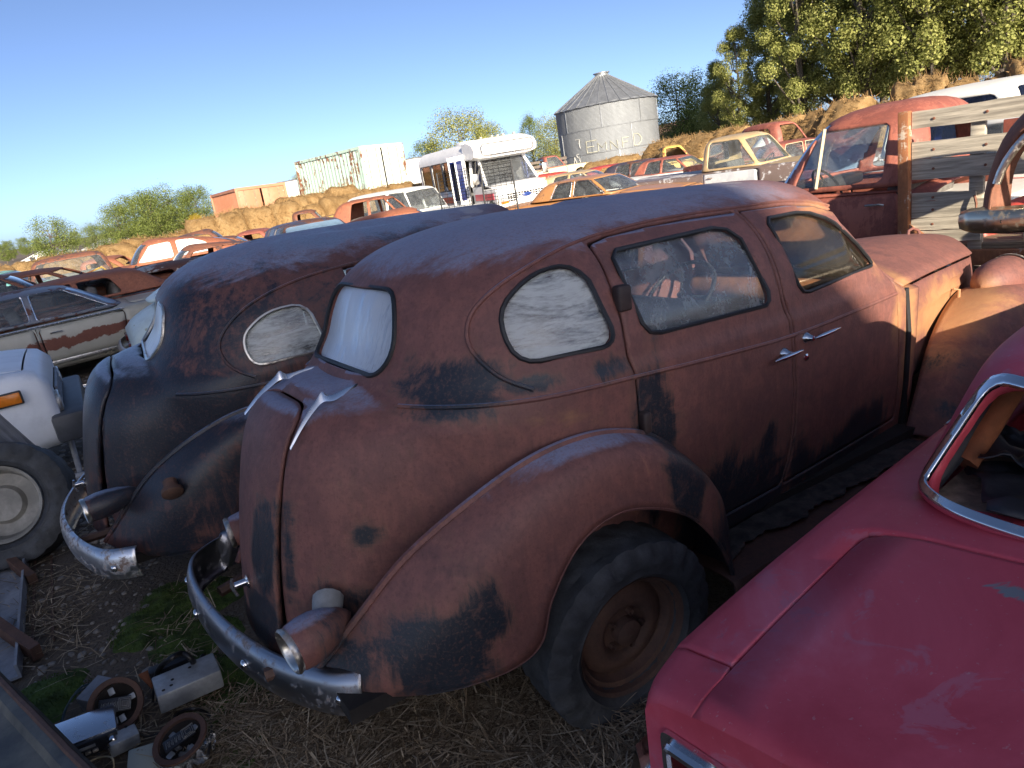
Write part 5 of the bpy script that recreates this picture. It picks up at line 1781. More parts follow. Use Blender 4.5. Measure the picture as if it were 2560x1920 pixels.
def tree(name, label, px, base_py, dist, H, rad, kind, leaf, group=None, seed=0, rz=None, sc=1.0, leaves=15000, leafsize=None):
    c = at(px, base_py, dist); z = gz(c.x, c.y)
    root = empty(name, (c.x, c.y, z), (0, 0, rng.uniform(0, 6.28) if rz is None else rz), label, 'tree', group)
    key = (kind, seed, H, rad, leaf)
    if kind == 'round': leafsize = H * .021
    if key not in _TREES:
        tr, cr = tree_mesh(seed + 11, H, rad, kind, leaves, leafsize or H * .0145, clumps=int(80 + 10 * (seed % 4)) + (30 if kind == 'round' else 0))
        a = tr.build('trunk', M['bark'], root, 60); b = cr.build('crown', M[leaf], root, None)
        _TREES[key] = (a, b)
    else:
        for o in _TREES[key]:
            k = o.copy(); COL.objects.link(k); k.parent = root
    root.scale = (sc, sc, sc)
    return root
# the tall row on the right
row = [(1800, 72, 7.6, 0), (1850, 66, 9.6, 1), (1925, 68, 12.2, 2), (2010, 62, 14.5, 3), (2095, 66, 17, 0), (2165, 60, 17, 1), (2250, 64, 18, 2), (2330, 58, 18, 3), (2420, 62, 19, 0), (2500, 57, 19, 1), (2590, 60, 20, 2), (1970, 80, 13, 1), (2210, 76, 18, 3), (2380, 76, 20, 0), (2550, 76, 21, 1), (2660, 58, 20, 3)]
for i, (px, d, h, sd) in enumerate(row):
    tree('poplar_tree', ('tall yellow-green tree in the near file, %s counted from the grain bin' % ORD[i]) if i < 11 else ('tall yellow-green tree in the back file, %s counted from the grain bin' % ORD[i - 11]), px, 330, d, 16.0, 3.3, 'poplar', 'leaf', 'tall trees in the row on the right', sd, sc=h / 16.0, leaves=44000, leafsize=.165)
tree('round_tree', 'rounded green tree standing right beside the grain bin', 1700, 330, 88, 9.0, 4.2, 'round', 'leaf_dark', None, 5, sc=.92)
tree('round_tree', 'dark green bushy tree between the grain bin and the tall row', 1762, 330, 92, 9.0, 4.2, 'round', 'leaf_dark', None, 6, sc=.86)
tree('small_tree', 'light green shrubby tree below the tall row', 1800, 330, 78, 5.5, 2.2, 'round', 'leaf', None, 7)
tree('round_tree', 'broad spreading green tree behind the white bus', 1160, 420, 95, 9.0, 5.0, 'round', 'leaf', None, 8, sc=.98)
tree('round_tree', 'lower green tree behind the left end of the bus roof', 1070, 420, 100, 9.0, 3.6, 'round', 'leaf_dark', None, 9, sc=.72)
tree('round_tree', 'green tree at the right edge of the broad tree behind the bus', 1235, 420, 100, 9.0, 3.6, 'round', 'leaf', None, 9, sc=.80)
tree('poplar_tree', 'slim upright green tree left of the grain bin', 1335, 400, 120, 12.0, 4.2, 'poplar', 'leaf_dark', None, 3, sc=.70)
tree('round_tree', 'bright green tree touching the left side of the grain bin', 1395, 400, 108, 9.0, 4.2, 'round', 'leaf', None, 5, sc=.80)
tree('round_tree', 'lone rounded tree standing clear on the left', 128, 600, 70, 9.0, 4.2, 'round', 'leaf_dark', None, 6, sc=.46)
for i_, (px, d, s, sd, k) in enumerate(((225, 110, .42, 7, 'round'), (270, 112, .36, 5, 'round'), (300, 100, .60, 8, 'round'), (345, 104, .72, 5, 'round'), (385, 98, .66, 9, 'round'), (425, 100, .74, 6, 'round'), (465, 104, .62, 7, 'round'), (505, 100, .66, 8, 'round'))):
    tree('round_tree', 'green tree, %s in the clump counted from the lone tree to the orange container' % ORD[i_], px, 570, d, 9.0, 4.2, k, 'leaf_dark', 'trees in the clump left of the orange container', sd, sc=s * .98)
tree('small_tree', 'small tree with bright yellow autumn leaves in front of the clump', 492, 560, 90, 5.5, 2.2, 'round', 'leaf_yellow', None, 7, sc=.46)
for px, d, s, q_ in ((730, 90, .42, 'middle-sized'), (765, 85, .52, 'taller'), (700, 90, .30, 'small low')):
    tree('round_tree', q_ + ' green tree between the orange and the mint green containers', px, 520, d, 9.0, 3.2, 'round', 'leaf', 'trees between the containers', 6, sc=s)
for i_, (px, d, s) in enumerate(((20, 200, .5), (60, 230, .55), (5, 180, .42), (150, 260, .45), (195, 240, .5), (95, 280, .5))):
    tree('round_tree', 'tiny distant tree on the horizon, %s of six beyond the left straw row' % ORD[i_], px, 615, d, 9.0, 3.2, 'round', 'leaf_dark', 'distant trees on the horizon', 5, sc=s)

# ------------------------------------------------------------------ distant houses
M['roof_brown'] = m_simple('brown_shingles', (.20, .12, .08), .9, var=.3)
M['wall_pale'] = m_simple('pale_house_wall', (.55, .50, .42), .9, var=.2)
M['roof_grey'] = m_simple('pale_metal_roof', (.55, .57, .60), .6, var=.2)
def house(label, px, py, d, w, dp, h, rh, rz, wm, rm):
    c = at(px, py, d)
    root = empty('house', (c.x, c.y, gz(c.x, c.y)), (0, 0, rz), label, 'house')
    mb = MB(); mb.prism([(-w / 2, 0), (w / 2, 0), (w / 2, h), (0, h + rh), (-w / 2, h)], -dp / 2, dp / 2, 'y'); mb.build('wall', M[wm], root, 0)
    for s in (-1, 1):
        mb = MB(); mb.prism([(0, h + rh + .12), (s * (w / 2 + .4), h - .1), (s * (w / 2 + .4), h + .06), (0, h + rh + .28)], -dp / 2 - .3, dp / 2 + .3, 'y'); mb.build('roof', M[rm], root, 0)
    for x in (-w * .25, w * .25):
        mb = MB(); mb.box((x, -dp / 2 - .03, h * .5), (.9, .06, 1.1)); win = mb.build('window', M['black'], root, 0)
        mb = MB(); mb.box((x, -dp / 2 - .07, h * .5 - .62), (1.1, .1, .08)); mb.build('sill', M['white_panel'], win, 0)
house('small house with a brown roof beyond the straw bales by the grain bin', 1690, 345, 120, 4.2, 6, 2.3, 1.5, .5, 'wall_pale', 'roof_brown')
house('low white-roofed shed far behind the straw row on the left', 268, 590, 150, 7, 5, .4, 1.0, .9, 'white_panel', 'roof_grey')
house('distant pale house roof behind the lone tree', 118, 612, 150, 6, 8, .3, .9, .2, 'white_panel', 'roof_grey')
house('far pale house peeping out behind the green clump', 480, 562, 170, 7, 6, 2.0, 1.4, .6, 'wall_pale', 'roof_grey')
# ------------------------------------------------------------------ vehicles of the yard
def box_win(pts, r=.05): return round_poly(pts, r)
def sedan60(L=5.2, W=1.92, h=1.36, **k):
    b = .93
    g = dict(zb=b, zr=h, wb=.86 * W / 1.92, wr=.66 * W / 1.92, front=(L * .67, L * .545), rear=(L * .20, L * .30), n=7, fw=.88, bow=.06, nper=60, nz=14, nth=9,
             side=[box_win([(L * .345, b + .03), (L * .37, h - .075), (L * .455, h - .06), (L * .455, b + .03)], .035), box_win([(L * .470, b + .03), (L * .470, h - .06), (L * .545, h - .07), (L * .635, b + .03)], .03)], trim=k.pop('trim', None))
    d = dict(L=L, W=W, zb=.26, top=[(0, .86), (.12, .90), (L * .2, .94), (L * .3, b + .0), (L * .66, b + .02), (L * .85, .93), (L - .1, .86), (L, .80)], cabin=g, wheels=[(L * .215, .37), (L * .80, .37)], nx=60,
             lids=[('bonnet', box_win([(L * .69, .3), (L * .69, -W * .40), (L * .965, -W * .38), (L * .965, .3)], [0, .05, .05, 0])), ('trunk_lid', box_win([(.08, .3), (.08, -W * .37), (L * .18, -W * .38), (L * .18, .3)], [0, .05, .05, 0]))],
             doors=[np.array([(L * .465, .86), (L * .465, .36), (L * .655, .36), (L * .665, .86)]), np.array([(L * .325, .86), (L * .34, .40), (L * .455, .36), (L * .455, .86)])], lamps=2)
    d.update(k); return d
def fast40(L=4.9, W=1.82, h=1.56, **k):
    b = 1.0
    g = dict(zb=b, zr=h, wb=.80, wr=.56, front=(L * .665, L * .585), rear_z=[b, b + .2, b + .36, b + .48, h], rear=[.42, .82, 1.30, 1.85, 2.5], n=3.2, fw=.80, bow=.10, crown=.06, droop=.05, rdroop=0.0, nper=64, nz=16, nth=12, back_z=(.22, .62), back_w=.55,
             side=[box_win([(L * .27, b + .06), (L * .30, b + .30), (L * .36, h - .13), (L * .44, h - .11), (L * .44, b + .06)], .06), box_win([(L * .465, b + .06), (L * .465, h - .11), (L * .565, h - .13), (L * .635, b + .06)], .05)])
    d = dict(L=L, W=W, zb=.28, top=[(0, .70), (.15, .82), (.5, .95), (1.0, 1.0), (L * .65, 1.03), (L * .8, 1.03), (L * .93, .97), (L, .80)], plan=[(0, .78), (.3, .92), (1.0, 1), (L * .75, 1), (L - .3, .90), (L, .74)], crown=.11, drop=.07, cabin=g, wheels=[(L * .2, .38), (L * .80, .38)], nx=56,
             doors=[np.array([(L * .46, .92), (L * .46, .36), (L * .66, .36), (L * .67, .92)])])
    d.update(k); return d
def wagon(L=5.0, W=1.9, h=1.72, b=1.02, **k):
    g = dict(zb=b, zr=h, wb=.86, wr=.72, front=(L * .68, L * .60), rear=(.12, .22), n=8, fw=.88, bow=.04, nper=70, nz=14, nth=9,
             side=[box_win([(.35, b + .06), (.42, h - .10), (L * .27, h - .09), (L * .27, b + .06)], .04), box_win([(L * .295, b + .06), (L * .295, h - .09), (L * .44, h - .09), (L * .44, b + .06)], .04), box_win([(L * .46, b + .06), (L * .46, h - .09), (L * .585, h - .10), (L * .65, b + .06)], .04)], trim=k.pop('trim', None))
    d = dict(L=L, W=W, zb=.30, top=[(0, b - .02), (.2, b), (L * .66, b + .01), (L * .85, b - .03), (L - .1, b - .08), (L, b - .16)], cabin=g, wheels=[(L * .2, .40), (L * .81, .40)], nx=56,
             lids=[('bonnet', box_win([(L * .70, .3), (L * .70, -W * .42), (L * .97, -W * .40), (L * .97, .3)], [0, .05, .05, 0]))],
             doors=[np.array([(L * .455, b - .07), (L * .455, .40), (L * .66, .40), (L * .67, b - .07)])])
    d.update(k); return d
def pickup(L=5.3, W=1.95, h=1.74, b=1.06, cab=(.385, .66), **k):
    x0, x1 = L * cab[0], L * cab[1]
    g = dict(zb=b, zr=h, wb=.88, wr=.70, front=(x1, x1 - .52), rear=(x0, x0 + .10), n=7, fw=.88, bow=.05, nper=60, nz=14, nth=9, back_z=(.22, .80), back_w=.70,
             side=[box_win([(x0 + .22, b + .04), (x0 + .24, h - .09), (x1 - .58, h - .10), (x1 - .16, b + .04)], .05)])
    d = dict(L=L, W=W, zb=.34, top=[(0, b - .02), (x0 - .02, b - .02), (x0 + .02, b), (x1, b + .02), (L * .85, b), (L - .12, b - .06), (L, b - .16)], crown=.03, drop=.03, cabin=g, wheels=[(L * .21, .42), (L * .81, .42)], nx=64, one_seat=True,
             lids=[('bonnet', box_win([(x1 + .1, .3), (x1 + .1, -W * .42), (L * .97, -W * .40), (L * .97, .3)], [0, .05, .05, 0]))],
             doors=[np.array([(x0 + .16, b - .05), (x0 + .16, .46), (x1 - .06, .46), (x1 - .05, b - .05)])], bed=(.10, x0 - .10))
    d.update(k); return d
def truck_bed(root, sp, mat):
    """open load bed let into the rear body"""
    a, b = sp['bed']; off = sp.get('origin', sp['L'] / 2); W = sp['W']
    mb = MB(); mb.box(((a + b) / 2 - off, 0, .62), (b - a, W - .2, .04)); mb.build('bed_floor', M['under'], root, 0)
# paints of the yard
M['gold'] = m_paint('dull_gold_paint', (.27, .255, .205), (.16, .06, .045), .10, .38, rnd=2, dirt=.25)
M['roof_dark'] = m_paint('dark_chalky_roof', (.16, .17, .20), (.17, .07, .05), .45, .45)
M['beige_rust'] = m_paint('beige_paint_with_rust', (.40, .39, .36), (.17, .075, .055), .55, .5)
M['rust_red'] = m_rust('red_rust_sheet', (.20, .065, .035), (.36, .13, .07), (.48, .22, .11), rough=.75, paint=(.10, .05, .04), amt=.15)
M['rust_dark'] = m_rust('dark_rust_sheet', (.13, .05, .032), (.24, .095, .055), (.36, .16, .09), rough=.75, paint=(.05, .045, .05), amt=.35)
M['rust_tan'] = m_rust('tan_rust_sheet', (.20, .085, .04), (.36, .17, .08), (.50, .30, .16), rough=.75, paint=(.55, .48, .36), amt=.2)
M['rust_maroon'] = m_rust('maroon_primer_rust', (.20, .060, .045), (.31, .098, .068), (.40, .17, .11), rough=.65, paint=(.36, .12, .08), amt=.4)
M['white_car'] = m_paint('old_white_car_paint', (.72, .72, .68), (.32, .20, .12), .12, .45)
M['yellow_car'] = m_paint('yellow_paint_with_rust', (.62, .42, .10), (.32, .13, .06), .40, .5)
M['brown_car'] = m_paint('orange_brown_car_paint', (.42, .20, .075), (.30, .16, .09), .25, .35)
M['gmc_brown'] = m_paint('brown_pickup_paint', (.17, .125, .11), (.50, .50, .52), .42, .4, rust2=(.44, .43, .44))
M['gmc_tan'] = m_paint('tan_pickup_paint', (.44, .32, .17), (.56, .44, .30), .35, .4)
M['primer_grey'] = m_paint('grey_primer_door', (.44, .46, .49), (.58, .58, .58), .42, .5, rust2=(.50, .50, .50))
M['cream'] = m_paint('cream_paint', (.62, .52, .34), (.4, .2, .1), .15, .5)
M['red_car'] = m_paint('bright_red_car_paint', (.45, .055, .035), (.35, .14, .08), .25, .45)
M['dark_car'] = m_paint('dark_navy_car_paint', (.055, .05, .07), (.16, .07, .05), .45, .4)
M['turq'] = m_paint('turquoise_paint', (.20, .46, .42), (.3, .13, .07), .25, .5)
M['pale_green'] = m_paint('pale_green_white_paint', (.62, .72, .70), (.62, .66, .45), .25, .4)

M['white_glass'] = m_simple('whitewashed_glass', (.80, .80, .78), .5, var=.1)
def place(px, py, zr, dist, sink=.45, rise=.25):
    """position on the ground under the point of the photograph where a roof of height zr shows"""
    v = at(px, py, dist)
    g = gz(v.x, v.y)
    dz = max(-sink, min(rise, v.z - zr - g))
    return Vector((v.x, v.y, g + dz))
def car(name, label, px, py, dist, heading, sp, mat, mats=None, group=None, cat='car', zr=None, zrot=0, tilt=0, sink=.45):
    h = zr or sp['cabin']['zr']
    loc = place(px, py, h, dist, sink)
    sunk = loc.z - gz(loc.x, loc.y)
    if sunk < -.12: sp = dict(sp); sp['no_wheels'] = True
    r = build_car(name, label, loc, heading, sp, M[mat] if isinstance(mat, str) else mat, group, cat, zrot, tilt, {k: M[v] for k, v in (mats or {}).items()})
    if 'bed' in sp: truck_bed(r, sp, mat)
    return r
# --- left
def gold():
    sp = sedan60(5.4, 2.0, 1.36, trim='chrome', glass=dict(front='glass_blue', back='glass', side='glass'))
    r = build_car('gold_sedan', 'dull gold sixties sedan with a long rust patch on its side', (-6.62, 10.62, gz(-6.6, 10.6) + .0), 55, sp, M['gold_side'], None, 'car', 0, 0, dict(roof=M['roof_dark'], cabin=M['gold_side']))
    L, W = 5.4, 2.0
    for s in (-1, 1):
        mb = MB(); mb.tube([(x - L / 2, s * (W / 2 * 1.0), .885) for x in (.25, 2.0, 3.6)], .012, 6); mb.build('side_trim', M['chrome'], r, 50)
        mb = MB(); mb.box((.0, s * (W / 2 * .985), .36), (2.6, .02, .05), bev=.006); mb.build('rocker_trim', M['chrome_dull'], r, 30)
        mb = MB(); mb.tube([(L * .455 - L / 2 + .02, s * (W / 2 * .99), .86), (L * .455 - L / 2 + .02, s * (W / 2 * 1.0), .38)], .004, 5); mb.build('door_seam', M['under'], r, 30)
def m_gold():
    t = NT('dull_gold_with_rust_patch')
    v = t.coord(); n = t.noise(3, 6, .65, v, .4); n2 = t.noise(14, 5, .65, v)
    p = t.sep()
    # long bare-rust band on the door where the trim and paint came away
    a = t.math('ADD', p[0], t.math('MULTIPLY', n, .35))
    zz = t.math('ADD', p[2], t.math('ADD', t.math('MULTIPLY', t.math('SUBTRACT', n, .5), .30), t.math('MULTIPLY', p[0], -.04)))
    m = t.math('MULTIPLY', t.step(zz, .52, .54), t.step(zz, .69, .67))
    m = t.math('MULTIPLY', m, t.math('MULTIPLY', t.step(a, -.42, -.39), t.step(a, 1.20, 1.16)))
    m2 = t.math('MULTIPLY', t.step(zz, .55, .57), t.math('MULTIPLY', t.step(zz, .74, .72), t.step(a, -.75, -.78)))
    m = t.math('MAXIMUM', m, m2)
    c = t.mix(t.math('MULTIPLY', t.step(n, .35, .7), .5), (.44, .42, .35), (.33, .31, .25))
    c = t.mix(m, c, t.mix(n2, (.13, .045, .035), (.22, .085, .05)))
    return t.fin(c, t.math('ADD', t.math('MULTIPLY', m, .45), .36))
M['gold_side'] = m_gold()
gold()
sp = wagon(5.2, 1.95, 1.42, .95, glass=dict(side=None), no_wheels=True)
build_car('station_wagon', 'beige station wagon with a rust-blotched roof and empty windows beyond the gold sedan', (-5.75, 13.75, gz(-5.7, 13.7) - .18), 57, sp, M['beige_rust'])
car('fastback_car', 'rusty fastback with its tail in barn shade, next to the beige wagon', 505, 606, 17.6, 240, fast40(glass=dict(side=None)), 'rust_dark')
car('fastback_car', 'orange-rust fastback with one white painted side window', 400, 594, 20.5, 245, fast40(glass=dict(side='white_glass')), 'rust_red')
car('rusty_pickup', 'rusty pickup cab with a bare windscreen frame beside the straw row', 165, 636, 19.0, 150, pickup(4.8, 1.8, 1.62, 1.0, glass=dict(side=None, back=None, front='glass')), 'rust_dark', cat='truck')
car('rusty_pickup', 'long rusty pickup lying low against the straw row', 262, 641, 22, 75, pickup(5.0, 1.8, 1.45, .95, glass=dict(side=None, back=None, front=None)), 'rust_red', cat='truck')
car('rusty_sedan', 'roofless-looking rusty sedan with its bonnet stripped, left of the pickup cab', 95, 672, 15.5, 70, sedan60(5.2, 1.92, 1.30, glass=dict(side=None, back=None, front=None)), 'rust_red')
car('rusty_sedan', 'flat rusty sedan shell with a blotched bonnet just behind the gold sedan', 130, 700, 13.4, 235, sedan60(5.2, 1.92, 1.30, glass=dict(side=None, back=None, front=None)), 'rust_red')
car('finned_sedan', 'turquoise-finned sedan at the far left by the straw', -40, 652, 19.0, 80, sedan60(5.2, 1.92, 1.34, fin=lambda x: .22 * max(0, 1 - x / 1.2)), 'turq')
car('rusty_sedan', 'rusty sedan with glass still in its doors, cut by the left edge', -40, 690, 14.5, 60, sedan60(5.0, 1.9, 1.36), 'rust_dark')
car('rusty_sedan', 'dark rusty round-roofed sedan by the straw row behind the fastbacks', 490, 576, 23, 70, fast40(4.7, 1.8, 1.55, glass=dict(side=None)), 'rust_dark')
car('rusty_sedan', 'low blackened sedan with a missing bonnet near the straw row', 560, 590, 21, 75, sedan60(5.0, 1.85, 1.35, glass=dict(side=None)), 'rust_dark')
def yellow_panel():
    c = at(250, 668, 16.5)
    r = empty('loose_panel', (c.x, c.y, gz(c.x, c.y)), (0, R(-14), R(25)), 'loose yellow door panel leaning against the rusty wrecks', 'panel')
    mb = MB(); mb.box((0, 0, .62), (1.15, .06, .62), bev=.02); mb.build('door_skin', M['yellow_car'], r, 40)
    mb = MB(); mb.tube([(-.5, 0, .93), (-.35, 0, 1.28), (.35, 0, 1.28), (.52, 0, .93)], .02, 6); mb.build('window_frame', M['yellow_car'], r, 40)
    mb = MB(); mb.box((0, 0, .16), (1.0, .5, .32), bev=.03); mb.build('prop_block', M['rust_dark'], r, 40)
yellow_panel()
# --- middle
car('rusty_pickup', 'red-brown pickup cab and box between the straw row and the blue-glassed sedan', 640, 572, 22.5, 85, pickup(4.9, 1.8, 1.62, 1.0, glass=dict(side=None, back=None)), 'rust_maroon', cat='truck')
car('dark_sedan', 'maroon sedan with a blue-tinted windscreen peeping over the black roof', 768, 549, 16.5, 150, sedan60(5.2, 1.92, 1.42, glass=dict(front='glass_blue')), 'dark_car')
car('rusty_pickup', 'old rusty truck cab with a small back window near the straw', 765, 524, 26, 80, pickup(4.6, 1.7, 1.75, 1.05, glass=dict(side=None)), 'rust_dark', cat='truck')
car('yellow_truck', 'yellow-bodied old truck without glass beside the tan-roofed coupe', 832, 536, 23, 75, pickup(4.8, 1.8, 1.62, 1.02, glass=dict(side=None, front=None, back=None)), 'yellow_car', cat='truck')
car('tan_coupe', 'window-less tan coupe with a rust-brown curved roof', 948, 489, 20, 95, sedan60(4.8, 1.85, 1.60, glass=dict(side=None, back=None, front=None)), 'rust_tan', dict(roof='rust_red'))
car('rusty_sedan', 'sedan with a domed red-rust roof just over the blackened roof', 985, 522, 16.0, 70, fast40(4.9, 1.9, 1.50), 'rust_red')
car('white_wagon', 'white station wagon with a wide windscreen left of the bus', 1020, 468, 23, 130, wagon(5.0, 1.95, 1.74, 1.0), 'white_car')
car('red_wagon', 'white car with a red roof in front of the farm pickup', 1385, 430, 30, 100, wagon(4.9, 1.85, 1.45, .95), 'white_car', dict(roof='red_car'))
car('tan_sedan', 'tan-topped sedan behind the orange-brown coupe', 1455, 425, 24, 120, sedan60(5.2, 1.92, 1.40), 'white_car', dict(roof='gmc_tan'))
car('brown_coupe', 'orange-brown coupe with green-tinted glass beyond the sedan roof', 1490, 436, 18.0, 132, sedan60(5.3, 1.95, 1.36, trim='chrome', seat_mat='straw_stuff'), 'brown_car')
car('red_hulk', 'gutted red car body below the grain bin', 1540, 408, 28, 95, sedan60(4.9, 1.85, 1.40, glass=dict(side=None, front=None, back=None)), 'red_car')
car('white_car', 'white car with a dark cracked windscreen left of the brown pickup', 1612, 397, 25.5, 130, sedan60(5.2, 1.92, 1.42), 'white_car', dict(roof='dark_car'))
car('maroon_sedan', 'maroon-roofed sedan half hidden behind the brown pickup cab', 1690, 388, 25, 130, sedan60(5.2, 1.92, 1.42), 'white_car', dict(roof='rust_maroon'))
car('yellow_truck', 'truck with a bright yellow cab roof in front of the straw heap', 1680, 362, 33, 100, pickup(5.0, 1.85, 1.80, 1.1, glass=dict(side=None)), 'yellow_car', cat='truck')
car('farm_pickup', 'brown and cream pickup with wooden side racks left of the grain bin', 1372, 386, 48, 80, pickup(5.4, 1.95, 1.75, 1.0), 'cream', dict(cabin='rust_maroon'), cat='truck')
def racks():
    c = at(1360, 400, 48)
    r = empty('wooden_rack', (c.x, c.y, gz(c.x, c.y) + 1.02), (0, 0, R(8)), 'grey wooden side rack standing on the farm pickup bed', 'rack')
    for z in (.15, .42, .68):
        mb = MB(); mb.box((0, 0, z), (3.0, .04, .16)); mb.build('board', M['barn_wood'], r, 0)
    for x in (-1.4, 0, 1.4):
        mb = MB(); mb.box((x, .04, .40), (.09, .05, .86)); mb.build('stake', M['barn_wood'], r, 0)
racks()
car('brown_pickup', 'two-tone brown pickup with a grey primer door', 1850, 333, 17.6, 136, pickup(5.4, 1.98, 1.76, 1.07, lamps=1, ngrille=5), 'gmc_brown', dict(cabin='gmc_brown', roof='gmc_tan', bonnet='gmc_tan', door='primer_grey'), cat='truck')
car('rusty_pickup', 'maroon-rust truck cab with empty windows below the big bales', 1925, 306, 22, 70, pickup(4.8, 1.8, 1.85, 1.1, glass=dict(side=None, back=None, front=None)), 'rust_maroon', cat='truck')
car('white_car', 'white-topped car between the rusty cab and the red truck cab', 1992, 324, 25, 110, sedan60(5.0, 1.9, 1.44), 'white_car')
car('rusty_sedan', 'small rusty sedan with a cream window frame just left of the red truck cab', 2010, 344, 20.5, 100, sedan60(4.6, 1.8, 1.45, trim='cream'), 'rust_dark', dict(cabin='rust_maroon'))
car('white_van_wagon', 'big white wagon with dark blue tinted windows at the right', 2640, 172, 12.4, 62, wagon(5.6, 2.0, 1.92, 1.20, glass=dict(side='glass_dark', back='glass_dark', front='glass_dark')), 'white_car', cat='wagon')
car('red_pickup', 'white and red pickup below the white wagon windows', 2620, 262, 9.6, 245, sedan60(5.2, 1.95, 1.55), 'white_car', dict(body='red_car', trunk_lid='white_car'), sink=.6)
# ------------------------------------------------------------------ white shuttle bus
M['bus_white'] = m_paint('white_bus_body', (.80, .80, .79), (.45, .40, .34), .05, .4)
M['bus_red'] = m_simple('red_bus_stripe', (.62, .05, .09), .4, var=.15, bump=0)
M['glass_rusty'] = m_glass('brown_reflecting_bus_glass', dust=.25, dustcol=(.35, .16, .08), tint=(.35, .2, .14), gloss=1.4)  # rust-red reflections painted in as brown film and tint
def bus():
    c = at(1295, 520, 24.0)
    root = empty('shuttle_bus', (c.x, c.y, gz(c.x, c.y)), (0, 0, R(90 - 158)), 'white cutaway shuttle bus with red side stripe and open folding door', 'bus')
    W = 1.14
    # rear body: rounded section lofted along x, windows and doorway cut out
    holes = [(-5.9, -4.75), (-4.65, -3.5), (-3.4, -2.45)]
    prof = [(-W + .02, .45), (-W, .9), (-W, 1.5), (-W, 2.0), (-W + .01, 2.30)]
    for k in range(1, 9):
        a_ = math.pi - k * math.pi / 2 / 8
        prof.append((-W + .42 + .42 * math.cos(a_), 2.32 + .44 * math.sin(a_)))
    prof += [(-.45, 2.775), (0, 2.785)]
    V, F = [], []
    xs = np.linspace(-6.3, -1.2, 60)
    for i, x in enumerate(xs):
        k_ = 1 - .05 * max(0, (-6.15 - x) / .15)
        V += [(x, y * k_, z) for y, z in prof]
    m_ = len(prof)
    F = [(i * m_ + j, (i + 1) * m_ + j, (i + 1) * m_ + j + 1, i * m_ + j + 1) for i in range(len(xs) - 1) for j in range(m_ - 1)]
    S = Shell(V, F)
    fw = lambda A: A[:, 1] < -W * .9
    for h in holes: S.cut(lambda A: sdf_poly(XZ(A), round_poly([(h[0], 1.28), (h[1], 1.28), (h[1], 2.28), (h[0], 2.28)], .05)), '_win', ('body',), fw)
    S2 = Shell(S.V, [f for f in S.F]); S2.L = list(S.L)
    S.cut(lambda A: sdf_poly(XZ(A), np.array([(-2.3, .3), (-1.42, .3), (-1.42, 2.35), (-2.3, 2.35)])), '_door', ('body',), fw)
    V, F = S.part('body'); body = mesh_obj('body', V, F, M['bus_white'], root, 40, .03)
    V, F = S2.part('body', True); mesh_obj('far_side', V, F, M['bus_white'], body, 40, .03)
    mb = MB(); pts = [(-6.3, y * .95, z) for y, z in prof] + [(-6.3, -y * .95, z) for y, z in reversed(prof[:-1])]
    mb.add(pts, [tuple(range(len(pts)))]); mb.build('rear_panel', M['bus_white'], body, 0)
    for s in (-1, 1):
        for h in holes:
            g = MB(); g.box(((h[0] + h[1]) / 2, s * (W - .03), 1.79), (h[1] - h[0], .012, 1.02)); g.build('side_window', M['glass_rusty'], body, 0)
            f = MB(); f.tube([(h[0] + .02, s * (W + .005), 1.30), (h[1] - .02, s * (W + .005), 1.30), (h[1] - .02, s * (W + .005), 2.28), (h[0] + .02, s * (W + .005), 2.28)], .022, 4, closed=True); f.build('window_frame', M['black'], body, 0)
        st = MB(); st.box((-4.3, s * (W + .008), .98), (3.9, .012, .20)); st.build('stripe', M['bus_red'], body, 0)
    # folding door, half open, with grab rail
    for k, (x0, x1) in enumerate(((-2.25, -1.9), (-1.55, -1.3))):
        d = MB(); d.box(((x0 + x1) / 2, -W - .12, 1.45), (.05, .30, 1.9), bev=.01); dd = d.build('door', M['bus_white'], root, 30)
        g = MB(); g.box(((x0 + x1) / 2 - .028, -W - .12, 1.6), (.012, .20, 1.3)); g.build('door_glass', M['glass_dark'], dd, 0)
        g = MB(); g.box(((x0 + x1) / 2 + .028, -W - .12, 1.6), (.012, .20, 1.3)); g.build('door_glass', M['glass_dark'], dd, 0)
    fl = MB(); fl.box((-3.2, 0, .5), (6.2, 2.2, .08)); fl.build('floor', M['under'], root, 0)
    for x in (-5.3, -4.3, -3.3):
        for s in (-1, 1):
            se = MB(); se.box((x, s * .65, 1.05), (.45, .85, .12), bev=.03); se.box((x - .2, s * .65, 1.4), (.12, .85, .75), bev=.04); se.build('seat', M['interior'], root, 40)
    # sign pod over the windscreen
    pod = MB()
    prof = [(-1.25, 2.80), (-.75, 2.80), (-.30, 2.66), (-.12, 2.42), (-.20, 2.18), (-.55, 2.12), (-1.25, 2.14)]
    rows = []
    for t in np.linspace(-1, 1, 21):
        k = 1 - .10 * abs(t) ** 4
        rows.append([Vector((-1.25 + (x + 1.25) * k, t * W * .99, 2.46 + (z - 2.46) * (1 - .25 * abs(t) ** 6))) for x, z in prof])
    pod.grid(rows); pod.add([rows[0][i] for i in range(7)], [tuple(range(7))]); pod.add([rows[-1][i] for i in range(7)], [tuple(range(7))])
    po = pod.build('sign_pod', M['bus_white'], root, 50)
    fr = MB(); fr.tube([(-.11 + .02 * abs(y) , y, z) for y, z in round_poly([(-.92, 2.26), (.92, 2.26), (.92, 2.60), (-.92, 2.60)], .10, 3)], .014, 5, closed=True); fr.build('sign_frame', M['black'], po, 0)
    for y in (-.6, -.2, 0, .2, .6):
        l = MB(); l.box((-.75, y, 2.83), (.12, .06, .05), bev=.01); l.build('marker_lamp', M['cream'], po, 30)
    hb = MB(); hb.box((-3.6, 0, 2.85), (.6, .6, .10), bev=.02); hb.build('roof_hatch', M['bus_white'], root, 30)
    # van cab: doors, bonnet, windscreen, grille
    cab = MB()
